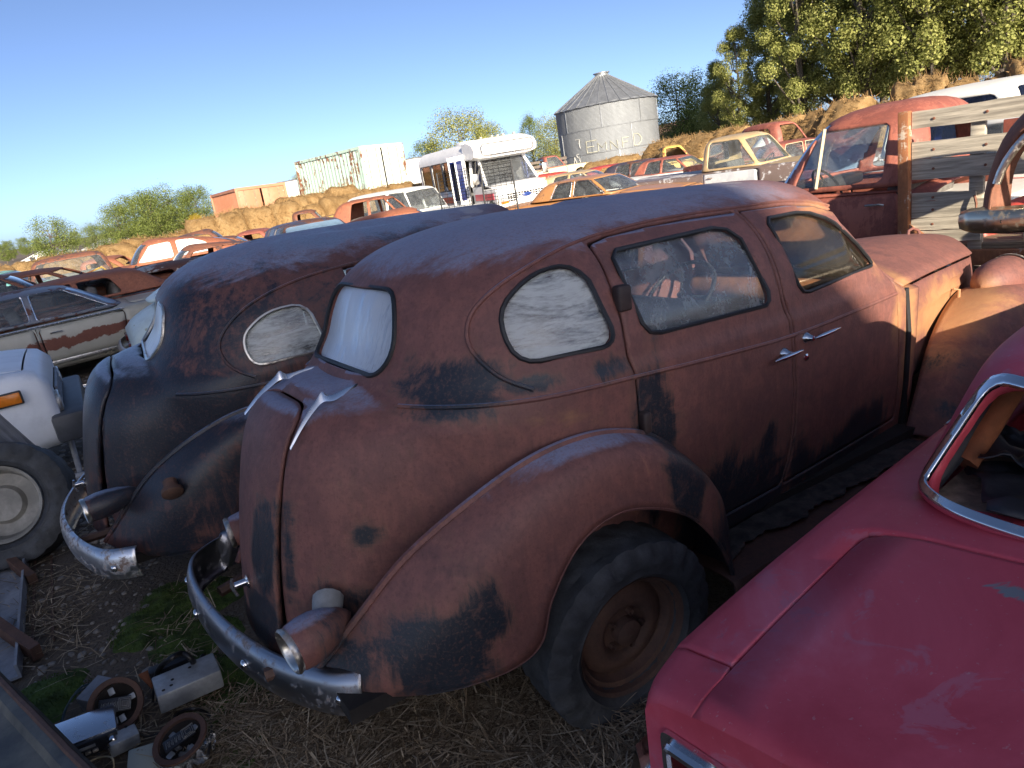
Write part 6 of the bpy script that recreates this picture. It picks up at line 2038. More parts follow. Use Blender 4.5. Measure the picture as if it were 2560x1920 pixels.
    for s in (-1, 1):
        cab.add([(-1.2, s * 1.0, .45), (-.35, s * 1.0, .45), (-.35, s * 1.0, 1.32), (-1.2, s * 1.0, 1.32)], [(0, 1, 2, 3)])
    cab.build('cab_door', M['bus_white'], root, 0, .03)
    for s in (-1, 1):
        pl = MB(); pl.tube([(-.12, s * .93, 1.34), (-.75, s * .80, 2.14)], .05, 6); pl.build('windscreen_pillar', M['bus_white'], root, 40)
        pl = MB(); pl.tube([(-1.2, s * 1.0, 1.34), (-1.2, s * .92, 2.14)], .05, 6); pl.build('door_pillar', M['bus_white'], root, 40)
        g = MB(); g.add([(-1.18, s * .985, 1.33), (-.14, s * .95, 1.33), (-.74, s * .82, 2.13), (-1.18, s * .90, 2.13)], [(0, 1, 2, 3)]); g.build('cab_window', M['glass_dark'], root, 0)
        st = MB(); st.box((-.25, s * 1.012, .98), (1.55, .012, .20)); st.build('stripe', M['bus_red'], root, 0)
    ws = MB(); ws.grid([[Vector((-.10 - .64 * t + .03 * (1 - (y / .95) ** 2), y * (1 - .13 * t), 1.34 + .80 * t)) for y in np.linspace(-.92, .92, 9)] for t in np.linspace(0, 1, 5)]); ws.build('windscreen', M['glass'], root, 60)
    bo = MB()
    rows = []
    for x, z, w in ((-.12, 1.34, .98), (.2, 1.30, .98), (.55, 1.25, .97), (.72, 1.19, .96), (.78, 1.08, .95), (.79, .70, .94), (.76, .55, .92)):
        rows.append([Vector((x - .08 * abs(t) ** 4 * (1 if x > .5 else 0), t * w, z - .05 * abs(t) ** 5)) for t in np.linspace(-1, 1, 15)])
    bo.grid(rows); bo.build('bonnet', M['bus_white'], root, 40, .02)
    for s in (-1, 1):
        fe = Shell([(x, s * .985, z) for x in np.linspace(-.36, .76, 16) for z in np.linspace(.5, 1.22, 10)], [(i * 10 + j, i * 10 + j + 1, (i + 1) * 10 + j + 1, (i + 1) * 10 + j) for i in range(15) for j in range(9)])
        fe.cut(lambda A: np.hypot(A[:, 0] - .22, A[:, 2] - .42) - .42, '_a', ('body',))
        V, F = fe.part('body'); mesh_obj('front_wing', V, F, M['bus_white'], root, 30, .02)
        wheel_simple(root, (.22, s * .86, .36), .38, s)
        wheel_simple(root, (-4.6, s * .90, .36), .38, s)
    gr = MB(); gr.box((.795, 0, .88), (.02, 1.30, .30)); go = gr.build('grille_shadow', M['under'], root, 0)
    for k in range(5):
        b = MB(); b.box((.815, 0, .75 + .065 * k), (.02, 1.30, .018)); b.build('grille_bar', M['bus_white'], root, 0)
    for k in range(13):
        b = MB(); b.box((.816, -.6 + .1 * k, .88), (.018, .014, .29)); b.build('grille_bar', M['bus_white'], root, 0)
    em = MB(); em.lathe([(.10, 0), (.09, .012), (0, .014)], c=(.83, 0, .90), axis='x', seg=18); em.V = [(x, y * 1.6, z * .65 + .9 * .35) for x, y, z in em.V]; em.build('badge', M['blue_badge'], root, 40)
    for s in (-1, 1):
        h = MB(); h.box((.80, s * .78, .92), (.04, .24, .20), bev=.02); h.build('headlight', M['lamp'], root, 40)
        h = MB(); h.box((.80, s * .78, .76), (.04, .24, .08), bev=.01); h.build('indicator', M['amber'], root, 40)
        mi = MB(); mi.tube([(-.35, s * 1.0, 1.45), (-.15, s * 1.18, 1.5)], .015, 5); mi.box((-.12, s * 1.26, 1.58), (.07, .20, .34), bev=.03); mi.build('mirror', M['chrome_dull'], root, 40)
    bu = MB(); bu.box((.90, 0, .50), (.10, 1.9, .16), bev=.03); bu.build('front_bumper', M['chrome_dull'], root, 40)
M['blue_badge'] = m_simple('dark_blue_badge', (.02, .05, .22), .3, var=.1, bump=0)
bus()

# black ramp gates standing in front of the bus
def ramp_gate(label, px, py, dist, rz, lean):
    c = at(px, py, dist)
    g = gz(c.x, c.y)
    r = empty('ramp_gate', (c.x, c.y, g), (R(lean), 0, R(rz)), label, 'ramp gate', None)
    w, h, z0 = .40, 1.95, .05
    mb = MB(); mb.tube([(-w, 0, z0), (-w * .92, 0, h), (w * .92, 0, h), (w, 0, z0)], .022, 6); mb.build('frame', M['black'], r, 40)
    n = 0
    for i in range(16):
        z = .75 + 1.15 * i / 15
        mb = MB(); mb.tube([(-w * .95, 0, z), (w * .95, 0, z)], .006, 4)
        mb.build('mesh_bar', M['black'], r, 0)
    for i in range(6):
        x = -w * .8 + 2 * w * .8 * i / 5
        mb = MB(); mb.tube([(x, .005, .72), (x, .005, 1.92)], .005, 4); mb.build('mesh_bar', M['black'], r, 0)
    for z in (.15, .72):
        mb = MB(); mb.tube([(-w, 0, z), (w, 0, z)], .018, 6); mb.build('cross_tube', M['black'], r, 40)
    mb = MB(); mb.box((0, -.2, .03), (.9, .5, .06), bev=.01); mb.build('foot', M['black'], r, 30)
ramp_gate('black steel ramp gate standing before the bus folding door', 1142, 520, 17.5, -12, -3)
ramp_gate('black steel ramp gate standing before the bus windscreen', 1250, 500, 17.0, -14, -3)

# ------------------------------------------------------------------ red stake-bed truck at the right
M['old_wood'] = m_simple('bleached_old_boards', (.47, .425, .345), .9, var=.45, scale=5, vscale=(.5, 6, 9), bump=.5, rnd=7)
M['deck_wood'] = m_simple('rotten_deck_planks', (.34, .26, .17), .92, var=.5, scale=6, vscale=(.5, 6, 6), bump=.8, rnd=7)
M['orange_post'] = m_rust('orange_flaking_steel', (.20, .07, .03), (.42, .17, .07), (.55, .36, .22), rough=.8, paint=(.55, .46, .36), amt=.3, rnd=3)
HT = 322.0
_a = Vector((math.sin(R(HT)), math.cos(R(HT)), 0)); _l = Vector((-_a.y, _a.x, 0))
cabL = 3.1
_D = at(2098, 470, 7.15); _D.z = 0
T0 = _D - _l * .93 + _a * .80
sp = pickup(cabL, 1.86, 1.84, 1.16, (.03, .50), glass=dict(side='glass', front='glass_blue', back=None), wheels=[(2.45, .42)], lids=[('bonnet', box_win([(1.95, .3), (1.95, -.7), (3.0, -.66), (3.0, .3)], [0, .05, .05, 0]))], no_rear=True, tails=False, bumpers=False, zb=.40)
sp['cabin'].update(n=4.2, crown=.05, bow=.08, wr=.72, wb=.90)
sp['cabin']['side'] = [box_win([(.40, 1.20), (.40, 1.68), (1.05, 1.68), (1.24, 1.20)], .06)]
sp.pop('bed')
truck = build_car('stake_truck', 'maroon-red old truck cab with a chrome-handled door and grey stake bed', (T0.x, T0.y, 0), HT, sp, M['rust_maroon'], None, 'truck')
for s in (1,):
    mb = MB(); mb.tube([(.98 - cabL / 2, s * .905, 1.19), (.96 - cabL / 2 - .02, s * .785, 1.70)], .016, 6); mb.build('quarter_light_bar', M['cream'], truck, 40)
# bed: everything in the truck's own frame, x back from the cab
bx = -cabL / 2 + .22
def deck():
    for i in range(8):
        y = 1.02 - i * .28
        mb = MB(); mb.box((bx - 1.75, y - .14, .66), (3.3, .26, .05), Matrix.Rotation(rng.uniform(-.004, .004), 3, 'Z'), bev=.006); mb.build('deck_plank', M['deck_wood'], truck, 30)
    mb = MB(); mb.box((bx - 1.75, 1.06, .58), (3.3, .06, .12), bev=.008); mb.build('side_channel', M['orange_post'], truck, 30)
    mb = MB(); mb.box((bx - 1.75, -1.06, .58), (3.3, .06, .12), bev=.008); mb.build('side_channel', M['orange_post'], truck, 30)
    for y in (-.4, .4):
        mb = MB(); mb.box((bx - 1.6, y, .42), (3.2, .10, .22)); mb.build('chassis_rail', M['rust_dark'], truck, 0)
    for s in (-1, 1):
        for x in (-2.3,): wheel_simple(truck, (bx + x, s * .78, .36), .40, s)
    mb = MB(); mb.box((bx - .07, 1.06, 1.17), (.085, .07, 1.16), bev=.01); mb.build('post', M['orange_post'], truck, 30)
    mb = MB(); mb.prism([(bx - .11, .64), (bx - .11, .86), (bx - .40, .64)], 1.045, 1.075, 'y'); mb.build('gusset', M['orange_post'], truck, 0)
    boards = [(1.60, 1.735, 3.2, .006, 0), (1.375, 1.50, 3.2, .010, 0), (1.21, 1.372, 3.2, .012, 0), (1.035, 1.105, .46, .02, 1), (.905, 1.03, .60, .004, 1), (.80, .90, .60, -.006, 1), (.70, .795, .50, -.01, 1)]
    for k, (z0, z1, ln, sl, br) in enumerate(boards):
        rows = []
        n = 26
        for i in range(n + 1):
            x = bx - .12 - ln * i / n
            e0 = .012 * mnoise.noise(Vector((x * 2.2, k * 5.1, 0))) + .006 * mnoise.noise(Vector((x * 9, k, 2)))
            e1 = .012 * mnoise.noise(Vector((x * 2.0, k * 3.7, 5))) + .006 * mnoise.noise(Vector((x * 9, k, 7)))
            dz = -sl * ln * i / n * 2
            lift = (.045 * i / n) if k == 0 else 0
            cut_ = .03 * mnoise.noise(Vector((k, i, 3))) if (br and i == n) else 0
            y = 1.035 + .008 * mnoise.noise(Vector((x, k * 2.0, 9)))
            rows.append([Vector((x, y + .013, z0 + e0 + dz + .003)), Vector((x, y + .013, z1 + e1 + dz + lift)), Vector((x, y - .013, z1 + e1 + dz + lift)), Vector((x, y - .013, z0 + e0 + dz + .003))])
        mb = MB(); mb.grid(rows, closed_u=True); mb.add(rows[0], [(3, 2, 1, 0)]); mb.add(rows[-1], [(0, 1, 2, 3)])
        b = mb.build('board', M['old_wood'], truck, 40)
        for x in (.16, .52, 1.2, 2.0):
            if x < ln:
                q = MB(); q.lathe([(.011, 0), (.010, .006), (0, .008)], c=(bx - .12 - x, 1.05, (z0 + z1) / 2 - sl * x * 2), axis='y', seg=8); q.build('bolt', M['rust_dark'], b, 40)
    for x in (.45, 1.45, 2.5):
        mb = MB(); mb.box((bx - .12 - x, .99, 1.18), (.10, .05, 1.1), bev=.008); mb.build('stake', M['old_wood'], truck, 30)
    # far side of the bed
    for z0, z1 in ((.72, .95), (1.0, 1.2), (1.3, 1.5)):
        mb = MB(); mb.box((bx - 1.75, -1.03, (z0 + z1) / 2), (3.2, .03, z1 - z0), bev=.006); mb.build('board', M['rust_maroon'], truck, 30)
    mb = MB(); mb.tube([(bx - .58, 1.07, 1.06), (bx - .60, 1.09, 1.0), (bx - .60, 1.09, .95), (bx - .72, 1.09, .95)], .010, 6); mb.build('hook', M['rust_dark'], truck, 40)
deck()
def in_truck(x, y, z): return Vector((T0.x, T0.y, 0)) + _a * x + _l * y + Vector((0, 0, z))
def scrap_fender():
    o = at(2475, 480, 5.9); o.z = .70
    r = empty('scrap_fender', o, (0, 0, R(90 - HT)), 'torn rusty fender with a chrome arch strip dumped on the stake bed', 'fender')
    rows = []
    for i in range(33):
        t = i / 32
        a = math.pi * (1.05 - 1.1 * t)
        row = []
        for j in range(11):
            v = j / 10
            rr_ = .52 + .10 * math.sin(v * math.pi) + .03 * mnoise.noise(Vector((t * 5, v * 4, 1)))
            row.append(Vector((-.55 + rr_ * math.cos(a) * 1.0, -.32 + .40 * v + .03 * mnoise.noise(Vector((t * 4, v * 3, 5))), .38 + rr_ * math.sin(a) * 1.15)))
        rows.append(row)
    V = [p for q in rows for p in q]
    F = [(i * 11 + j, i * 11 + j + 1, (i + 1) * 11 + j + 1, (i + 1) * 11 + j) for i in range(32) for j in range(10)]
    S = Shell(V, F)
    S.cut(lambda A: np.hypot((A[:, 0] + 1.02) / 1.0, (A[:, 2] - .62) / 1.5) - .13 + .03 * np.sin(A[:, 2] * 23) + .02 * np.sin(A[:, 0] * 31), '_hole', ('body',), lambda A: A[:, 1] > -.25)
    V, F = S.part('body'); mesh_obj('fender_skin', V, F, M['rust_tear'], r, 50, .008)
    tb = MB(); tb.tube([(-.55 + .50 * math.cos(a), .10, .38 + .56 * math.sin(a)) for a in [math.pi * (.98 - .9 * k / 20) for k in range(21)]], .026, 8); tb.build('chrome_strip', M['chrome_dull'], r, 50)
M['rust_tear'] = m_rust('brown_torn_sheet', (.13, .05, .03), (.27, .115, .07), (.44, .21, .10), rough=.75, rnd=3)
scrap_fender()
def scrap_bumper():
    o = at(2392, 492, 5.9) - _a * .70; o.z = 1.0
    r = empty('scrap_bumper', o, (0, R(3), R(90 - HT)), 'long tarnished chrome bumper lying across the stake bed side', 'bumper')
    rows = []
    for i in range(31):
        t = i / 30
        x = .70 - 2.3 * t
        y = .02 + .10 * math.sin(t * math.pi) - (.10 * max(0, .12 - t) / .12)
        k = 1.0 if t > .04 else (.72 + .28 * t / .04)
        rows.append([Vector((x, y - .03, -.085 * k)), Vector((x, y + .02, -.06 * k)), Vector((x, y + .035, 0)), Vector((x, y + .02, .06 * k)), Vector((x, y - .03, .085 * k))])
    mb = MB(); mb.grid(rows); b = mb.build('bumper_bar', M['chrome_tarnish'], r, 60, .006)
    for x in (.40, -.10):
        q = MB(); q.box((x, .088, .0), (.02, .02, .02)); q.build('bolt_hole', M['under'], b, 0)
    for x in (.2, -1.1):
        q = MB(); q.box((x, -.06, -.18), (.12, .14, .26), bev=.02); q.build('bracket', M['rust_dark'], r, 30)
M['chrome_tarnish'] = m_chrome('tarnished_bumper_chrome', tint=(.62, .55, .42), pit=.5, rough=.32)
scrap_bumper()
for k, (x, y, w, d, h, rz, m_, lb) in enumerate(((-1.0, .85, .30, .09, .07, .4, 'old_wood', 'short broken board end lying on the stake bed'), (-1.25, .75, .22, .12, .09, 1.2, 'old_wood', 'squared wood block on the stake bed by the broken boards'), (-1.9, .5, .8, .35, .22, .2, 'under', 'dark heap of scrap metal on the stake bed'))):
    o = MB(); o.box((0, 0, h / 2), (w, d, h), bev=.012); q = o.build('wood_offcut' if k < 2 else 'scrap_heap', M[m_], None, 30)
    q.location = in_truck(bx + x, y, .687); q.rotation_euler.z = R(90 - HT) + rz
    tag(q, lb, 'scrap')
# ------------------------------------------------------------------ left foreground
M['plank'] = m_simple('grey_weathered_plank', (.30, .31, .33), .9, var=.4, scale=4, vscale=(.6, 7, 7), bump=.5)
M['grey_steel'] = m_simple('grey_painted_steel', (.30, .32, .36), .55, var=.35, scale=5)
M['bumper_plastic'] = m_simple('dark_grey_bumper', (.055, .06, .07), .5, var=.3)
def white_truck():
    a = Vector((math.sin(R(60)), math.cos(R(60)), 0)); l = Vector((-a.y, a.x, 0))
    L, W = 4.8, 1.76
    corner = ground_at(150, 1035, .60); corner.z = 0
    c = corner - a * (L / 2) + l * (W / 2)
    sp = pickup(L, W, 1.70, 1.04, (.34, .62), lamps=1, bumpers=False, grille_mat='grey_steel')
    r = build_car('white_pickup', 'white pickup front corner with an orange side marker lamp', (c.x, c.y, 0), 60, sp, M['truck_white'], None, 'truck')
    mb = MB(); mb.box((L / 2 - .30, -W / 2 * .985 - .012, .80), (.21, .025, .085), bev=.01); mb.build('side_marker', M['amber'], r, 30)
    mb = MB(); mb.box((L / 2 - .30, -W / 2 * .985 - .008, .80), (.23, .022, .105), bev=.01); mb.build('marker_frame', M['black'], r, 30)
    mb = MB(); mb.box((L / 2 + .05, 0, .48), (.24, W + .02, .22), bev=.03); mb.build('front_bumper', M['bumper_plastic'], r, 30)
    return r
white_truck()
def pale_car():
    # pale white-green rounded wing peeping between the gold sedan and the black coupe
    sp = fast40(4.6, 1.75, 1.45)
    a = Vector((math.sin(R(62)), math.cos(R(62)), 0)); l = Vector((-a.y, a.x, 0))
    tail = ground_at(312, 850, .62); tail.z = 0
    c = tail + a * 2.35 + l * .72
    build_car('pale_green_car', 'pale green-white car, only its rounded tail showing beyond the blackened coupe', (c.x, c.y, gz(c.x, c.y)), 62, sp, M['pale_green'])
pale_car()
def bent_post():
    b = ground_at(205, 1196); t = at(112, 925, b.length + .75)
    r = empty('bent_sign_post', b, (0, 0, 0), 'grey pipe post leaning with a crumpled white sheet at its top', 'post')
    d = t - b
    mb = MB(); mb.tube([(0, 0, 0), tuple(d * .45 + Vector((.02, 0, 0))), tuple(d * .72)], .022, 8); mb.tube([(-.12, -.03, .02), (0, 0, .03), (.15, .02, .02)], .03, 6); mb.build('pipe', M['grey_steel'], r, 40)
    right = Vector((_R.x, _R.y, 0)).normalized(); 
    rows = []
    for i in range(11):
        u = i / 10
        row = []
        for j in range(6):
            v = j / 5 - .5
            p = d * (.40 + .62 * u) + right * (v * .20 * (1 - .35 * abs(u - .5) * 2) - .03) + Vector((0, -.06 * abs(v) + .03 * mnoise.noise(Vector((u * 4, v * 4, 0))), .02 * mnoise.noise(Vector((u * 3, v * 6, 4)))))
            row.append(p)
        rows.append(row)
    mb = MB(); mb.grid(rows); mb.build('crumpled_sheet', M['truck_white'], r, 30, .006)
    mb = MB(); mb.tube([tuple(d * .55 + right * -.09), tuple(d * .85 + right * -.13), tuple(d * 1.02 + right * -.10)], .02, 6); mb.build('white_edge_tube', M['truck_white'], r, 40)
    mb = MB(); mb.box(tuple(d * .86 + right * .0 + Vector((0, -.06, 0))), (.07, .06, .26), Matrix.Rotation(R(-12), 3, 'Y'), bev=.01); mb.build('blue_bracket', M['blue_badge'], r, 30)
bent_post()
def strip():
    p, q = ground_at(150, 972), ground_at(345, 934)
    d = q - p
    o = MB(); o.box((0, 0, .03), (d.length, .12, .05), bev=.008); o.box((0, .02, .058), (d.length, .02, .012))
    s = o.build('aluminium_strip', M['chrome_clean'], None, 30); s.location = (p + q) / 2; s.location.z = gz(s.location.x, s.location.y); s.rotation_euler.z = math.atan2(d.y, d.x)
    tag(s, 'bright aluminium sill strip lying on the gravel below the gold sedan', 'trim strip')
strip()
def left_wheel():
    c = ground_at(66, 1392)
    r = empty('spare_tyre', c + Vector((0, 0, .37)), (R(-20), 0, R(18)), 'worn tyre on a pale steel rim leaning by the grey plank', 'wheel')
    mb = MB(); mb.grid(tyre_mesh(.39, .235, .24, 96, .01, True, 8), closed_u=True); mb.build('tyre', M['rubber'], r, 40)
    mb = MB(); mb.lathe([(.222, -.10), (.235, -.105), (.232, -.09), (.21, -.075), (.20, -.02), (.19, .0), (.12, .01), (.10, -.02), (0, -.02)], axis='y', seg=48); mb.build('rim', M['pale_rim'], r, 40)
M['pale_rim'] = m_simple('pale_grey_rim', (.26, .25, .22), .5, var=.4, scale=6)
left_wheel()
def plank(name, label, p, q, w, h, mat, cat, roll=0.0, up=None):
    d = q - p
    o = MB()
    n = 14
    rows = []
    for i in range(n + 1):
        x = d.length * i / n
        e = [.006 * mnoise.noise(Vector((x * 3, k * 7, len(name)))) for k in range(4)]
        rows.append([Vector((x, -w / 2, -h / 2 + e[0])), Vector((x, w / 2, -h / 2 + e[1])), Vector((x, w / 2, h / 2 + e[2])), Vector((x, -w / 2, h / 2 + e[3]))])
    o.grid(rows, closed_u=True); o.add(rows[0], [(0, 1, 2, 3)]); o.add(rows[-1], [(3, 2, 1, 0)])
    s = o.build(name, M[mat], None, 30)
    s.matrix_world = Matrix.Translation(p) @ (d.to_track_quat('X', 'Z').to_matrix().to_4x4()) @ Matrix.Rotation(roll, 4, 'X')
    return tag(s, label, cat)
plank('grey_plank', 'long grey weathered plank leaning down behind the loose wheel', at(-60, 1045, 5.3), ground_at(176, 1248, .10), .05, .22, 'plank', 'plank', R(10))
def channel(name, label, p, q, w, h, mat, cat):
    d = q - p
    t = .008
    prof = [(-w / 2, 0), (w / 2, 0), (w / 2, h), (w / 2 - .012, h), (w / 2 - .012, .012), (-w / 2 + .012, .012), (-w / 2 + .012, h), (-w / 2, h)]
    o = MB(); o.prism([(a, b) for a, b in prof], 0, d.length, 'x')
    s = o.build(name, M[mat], None, 20)
    s.matrix_world = Matrix.Translation(p) @ d.to_track_quat('X', 'Z').to_matrix().to_4x4()
    return tag(s, label, cat)
channel('steel_channel', 'wide grey steel channel lying on the dirt beside the loose wheel', ground_at(-10, 1720, .02), ground_at(28, 1400, .02), .20, .07, 'grey_steel', 'steel beam')
plank('iron_bar', 'short rusty iron bar across the grey steel channel near the loose wheel', ground_at(-30, 1355, .12), ground_at(82, 1448, .05), .045, .06, 'rim', 'iron bar')
plank('iron_bar', 'short rusty iron bar across the grey steel channel near the junk heap', ground_at(-30, 1545, .12), ground_at(92, 1632, .05), .045, .07, 'rim', 'iron bar')
channel('flat_rail', 'narrow flat metal rail half sunk in the dirt right of the steel channel', ground_at(112, 1620, -.015), ground_at(112, 1405, -.015), .10, .03, 'rim', 'rail')
def corner_panel():
    p = ground_at(250, 1960, .42); q = ground_at(-60, 1640, .36)
    d = q - p
    r = empty('tailgate_panel', p, (0, 0, math.atan2(d.y, d.x)), 'dark rusty car hatch edge lying in the bottom corner', 'hatch')
    L = d.length
    sg = -1 if (Vector((-d.y, d.x, 0)).dot(Vector((0, 0, 0)) - p) < 0) else 1
    rows = []
    for i in range(16):
        x = L * i / 15
        z = (q.z - p.z) * i / 15
        rows.append([Vector((x, sg * y, z + h + .008 * mnoise.noise(Vector((x * 6, y * 9, 0))))) for y, h in ((-.03, -.30), (-.025, -.04), (.0, 0), (.035, .0), (.05, -.02), (.10, -.03), (.14, -.025), (.16, -.05), (.30, -.06), (.8, -.10))])
    mb = MB(); mb.grid([[v for v in r_] for r_ in rows]); mb.build('panel', M['hatch'], r, 40, .006)
    mb = MB(); mb.tube([tuple(r_[2] + Vector((0, 0, .004))) for r_ in rows], .012, 6); mb.build('rusty_edge', M['rim'], r, 40)
    mb = MB(); mb.grid([[Vector((x, sg * y, -.075)) for y in (.20, .8)] for x in (0.05, L * .5, L - .05)]); mb.build('glass', M['black'], r, 0)
    mb = MB(); mb.box((L / 2, sg * .4, -.30), (L * .9, .6, .28)); mb.build('support_block', M['under'], r, 0)
M['hatch'] = m_simple('grey_green_hatch_frame', (.085, .085, .075), .5, var=.6, scale=5, col2=(.14, .13, .10))
corner_panel()

# ------------------------------------------------------------------ heap of car radios and loudspeakers
M['radio_face'] = m_simple('black_radio_face', (.02, .022, .028), .35, var=.2)
M['silver_sheet'] = m_chrome('bright_tinplate', tint=(.75, .78, .82), pit=.25, rough=.22)
M['grey_case'] = m_simple('dull_zinc_case', (.42, .45, .48), .5, .4, var=.3, scale=10)
M['pale_rusty_plate'] = m_paint('pale_plate_with_rust', (.40, .42, .36), (.22, .10, .05), .30, .6)
M['wire'] = m_simple('green_blue_wire', (.05, .10, .12), .5, var=.3, bump=0)
M['wire_black'] = m_simple('black_hose', (.012, .012, .014), .4, var=.2, bump=0)
M['plastic_wrap'] = m_glass('crumpled_clear_plastic', dust=.45, dustcol=(.7, .72, .75), gloss=2.0)
def junk_box(name, label, px, py, z, dims, rz, mat, tilt=0.0, cat='radio', extra=None):
    p = ground_at(px, py, z)
    r = empty(name, (p.x, p.y, max(0.0, z - dims[2] / 2)), (R(tilt), R(tilt * .6), rz), label, cat)
    mb = MB(); mb.box((0, 0, dims[2] / 2), dims, bev=.006); mb.build('case', M[mat], r, 30)
    if extra: extra(r, dims)
    return r
def radio_front(r, d):
    y = -d[1] / 2
    mb = MB(); mb.box((0, y - .006, d[2] * .48), (d[0] * .98, .014, d[2] * .86), bev=.003); mb.build('face', M['radio_face'], r, 30)
    mb = MB(); mb.lathe([(.020, 0), (.019, .022), (.014, .026), (0, .026)], c=(d[0] * .40, y - .012, d[2] * .55), axis='y', seg=18, rot=Matrix.Rotation(math.pi, 3, 'Z')); mb.build('knob', M['chrome_clean'], r, 40)
    for k in range(5):
        mb = MB(); mb.box((-d[0] * .36 + k * .024, y - .016, d[2] * .30), (.018, .008, .012), bev=.002); mb.build('button', M['chrome_dull'], r, 30)
    mb = MB(); mb.box((-d[0] * .12, y - .015, d[2] * .62), (d[0] * .5, .004, .010)); mb.build('dial', M['pad'], r, 0)
junk_box('car_radio', 'car radio with a mirror-bright top and chrome knob', 215, 1832, .09, (.205, .14, .075), R(28), 'silver_sheet', 8, extra=radio_front)
def holes(r, d):
    for x, y in ((.02, .03), (-.06, -.03), (-.09, -.04), (-.05, .0)):
        mb = MB(); mb.lathe([(.007, 0), (.004, .002), (0, .002)], c=(x, y, d[2]), axis='z', seg=8); mb.build('hole', M['under'], r, 0)
junk_box('amplifier_case', 'scratched grey metal case with punched holes, below the chrome bumper', 468, 1705, .11, (.235, .13, .085), R(32), 'grey_case', 6, 'metal case', holes)
junk_box('black_bar_unit', 'slim black oblong unit lying along the grey metal case', 425, 1668, .09, (.16, .05, .05), R(30), 'radio_face', 4, 'metal case')
junk_box('rusty_cover', 'small rusty orange cover plate behind the hose', 388, 1695, .06, (.09, .11, .01), R(60), 'orange_rust', 25, 'cover plate')
junk_box('pale_plate', 'pale rust-spotted metal plate at the foot of the junk heap', 395, 1895, .05, (.20, .15, .012), R(20), 'pale_rusty_plate', 9, 'metal plate')
junk_box('bracket_box', 'grey perforated bracket beside the bright radio', 305, 1850, .05, (.10, .06, .06), R(40), 'grey_case', 12, 'bracket', holes)
junk_box('amplifier_case', 'dark dented metal box at the back of the junk heap', 258, 1735, .06, (.13, .12, .08), R(-20), 'grey_steel', 10, 'metal case')
def speaker(label, px, py, z, rot, rad=.095):
    p = ground_at(px, py, z)
    r = empty('loudspeaker', (p.x, p.y, z), rot, label, 'loudspeaker')
    mb = MB(); mb.lathe([(rad * .80, .012), (rad, .014), (rad * 1.02, .006), (rad * .98, 0), (rad * .82, -.006), (rad * .78, .0)], axis='z', seg=36); mb.build('basket_ring', M['rim'], r, 40)
    mb = MB(); mb.lathe([(rad * .78, .0), (rad * .5, -.03), (rad * .36, -.045), (0, -.05)], axis='z', seg=30); mb.build('cone', M['under'], r, 40)
    for k in range(4):
        a = k * math.pi / 2 + .4
        mb = MB(); mb.box((rad * .62 * math.cos(a), rad * .62 * math.sin(a), -.012), (rad * .4, .022, .006), Matrix.Rotation(a, 3, 'Z'), bev=.002); mb.build('basket_arm', M['grey_case'], r, 30)
    mb = MB(); mb.box((0, 0, .012), (rad * 1.15, rad * .52, .010), bev=.003); pl = mb.build('name_plate', M['radio_face'], r, 30)
    for q, w in ((.016, .003), (.009, .002)):
        mb = MB(); mb.tube([(rad * .36 + q * a, q * b, .019) for a, b in ((-1, -1), (1, -1), (1, 1), (-1, 1))], w * .5, 4, closed=True); mb.build('emblem', M['pad'], pl, 0)
    mb = MB(); mb.tube([(rad * .36 + .021 * a, .021 * b, .018) for a, b in ((-1, -1), (1, -1), (1, 1), (-1, 1))], .0015, 4, closed=True); mb.build('emblem', M['pad'], pl, 0)
    mb = MB()
    x = -rad * .50
    for k in range(5):
        mb.tube([(x, -.014, .018), (x + .004, .012, .018), (x + .009, -.012, .018), (x + .011, .010, .018)], .0014, 4); x += .0125
    o = mb.build('lettering', M['pad'], pl, 0)
    # magnet
    mb = MB(); mb.lathe([(0, -.085), (rad * .45, -.085), (rad * .45, -.055), (rad * .36, -.045)], axis='z', seg=24); mb.build('magnet', M['under'], r, 40)
speaker('round loudspeaker with a rusty rim and square-emblem plate, lying face up', 452, 1850, .10, (R(14), R(-12), R(30)))
speaker('round loudspeaker tipped on edge behind the bright radio', 290, 1762, .11, (R(52), R(8), R(12)), .10)
def hose():
    P = [ground_at(388, 1755, .04), ground_at(402, 1700, .10) + Vector((0, 0, .04)), at(425, 1648, 2.86), at(455, 1634, 2.88), at(480, 1650, 2.86), ground_at(492, 1672, .06), ground_at(508, 1640, .05)]
    mb = MB(); mb.tube([tuple(p) for p in crom(P, 6)], .012, 8); o = mb.build('rubber_hose', M['wire_black'], None, 50); tag(o, 'looped black rubber hose standing up over the junk heap', 'hose')
hose()
for k, (lb, pts, m_, w) in enumerate((
    ('tangle of green wire looping over the dark metal box', [(150, 1815), (165, 1770), (200, 1720), (250, 1705), (290, 1712), (300, 1728)], 'wire', .0035),
    ('thin blue wire trailing across the back of the junk heap', [(148, 1825), (180, 1745), (230, 1712), (275, 1706), (300, 1722), (285, 1740)], 'wire', .003),
    ('black lead curling from the loudspeaker to the ground', [(520, 1890), (530, 1820), (520, 1785), (480, 1772), (440, 1790), (405, 1860)], 'wire_black', .006),
    ('thin black wire running between the radio and the loudspeaker', [(330, 1790), (345, 1830), (370, 1840), (400, 1832), (440, 1815)], 'wire_black', .003),
    ('pale wire sticking out at the foot of the junk heap', [(215, 1908), (250, 1893), (280, 1895), (285, 1925)], 'cream', .003),
    ('grey wire hooked over the tipped loudspeaker', [(240, 1790), (270, 1752), (310, 1760), (320, 1800), (300, 1835)], 'wire', .003))):
    P = [ground_at(x, y, .05 + .04 * math.sin(i * 1.9 + k)) for i, (x, y) in enumerate(pts)]
    mb = MB(); mb.tube([tuple(p) for p in crom(P, 6)], w, 6); tag(mb.build('wire', M[m_], None, 50), lb, 'wire')
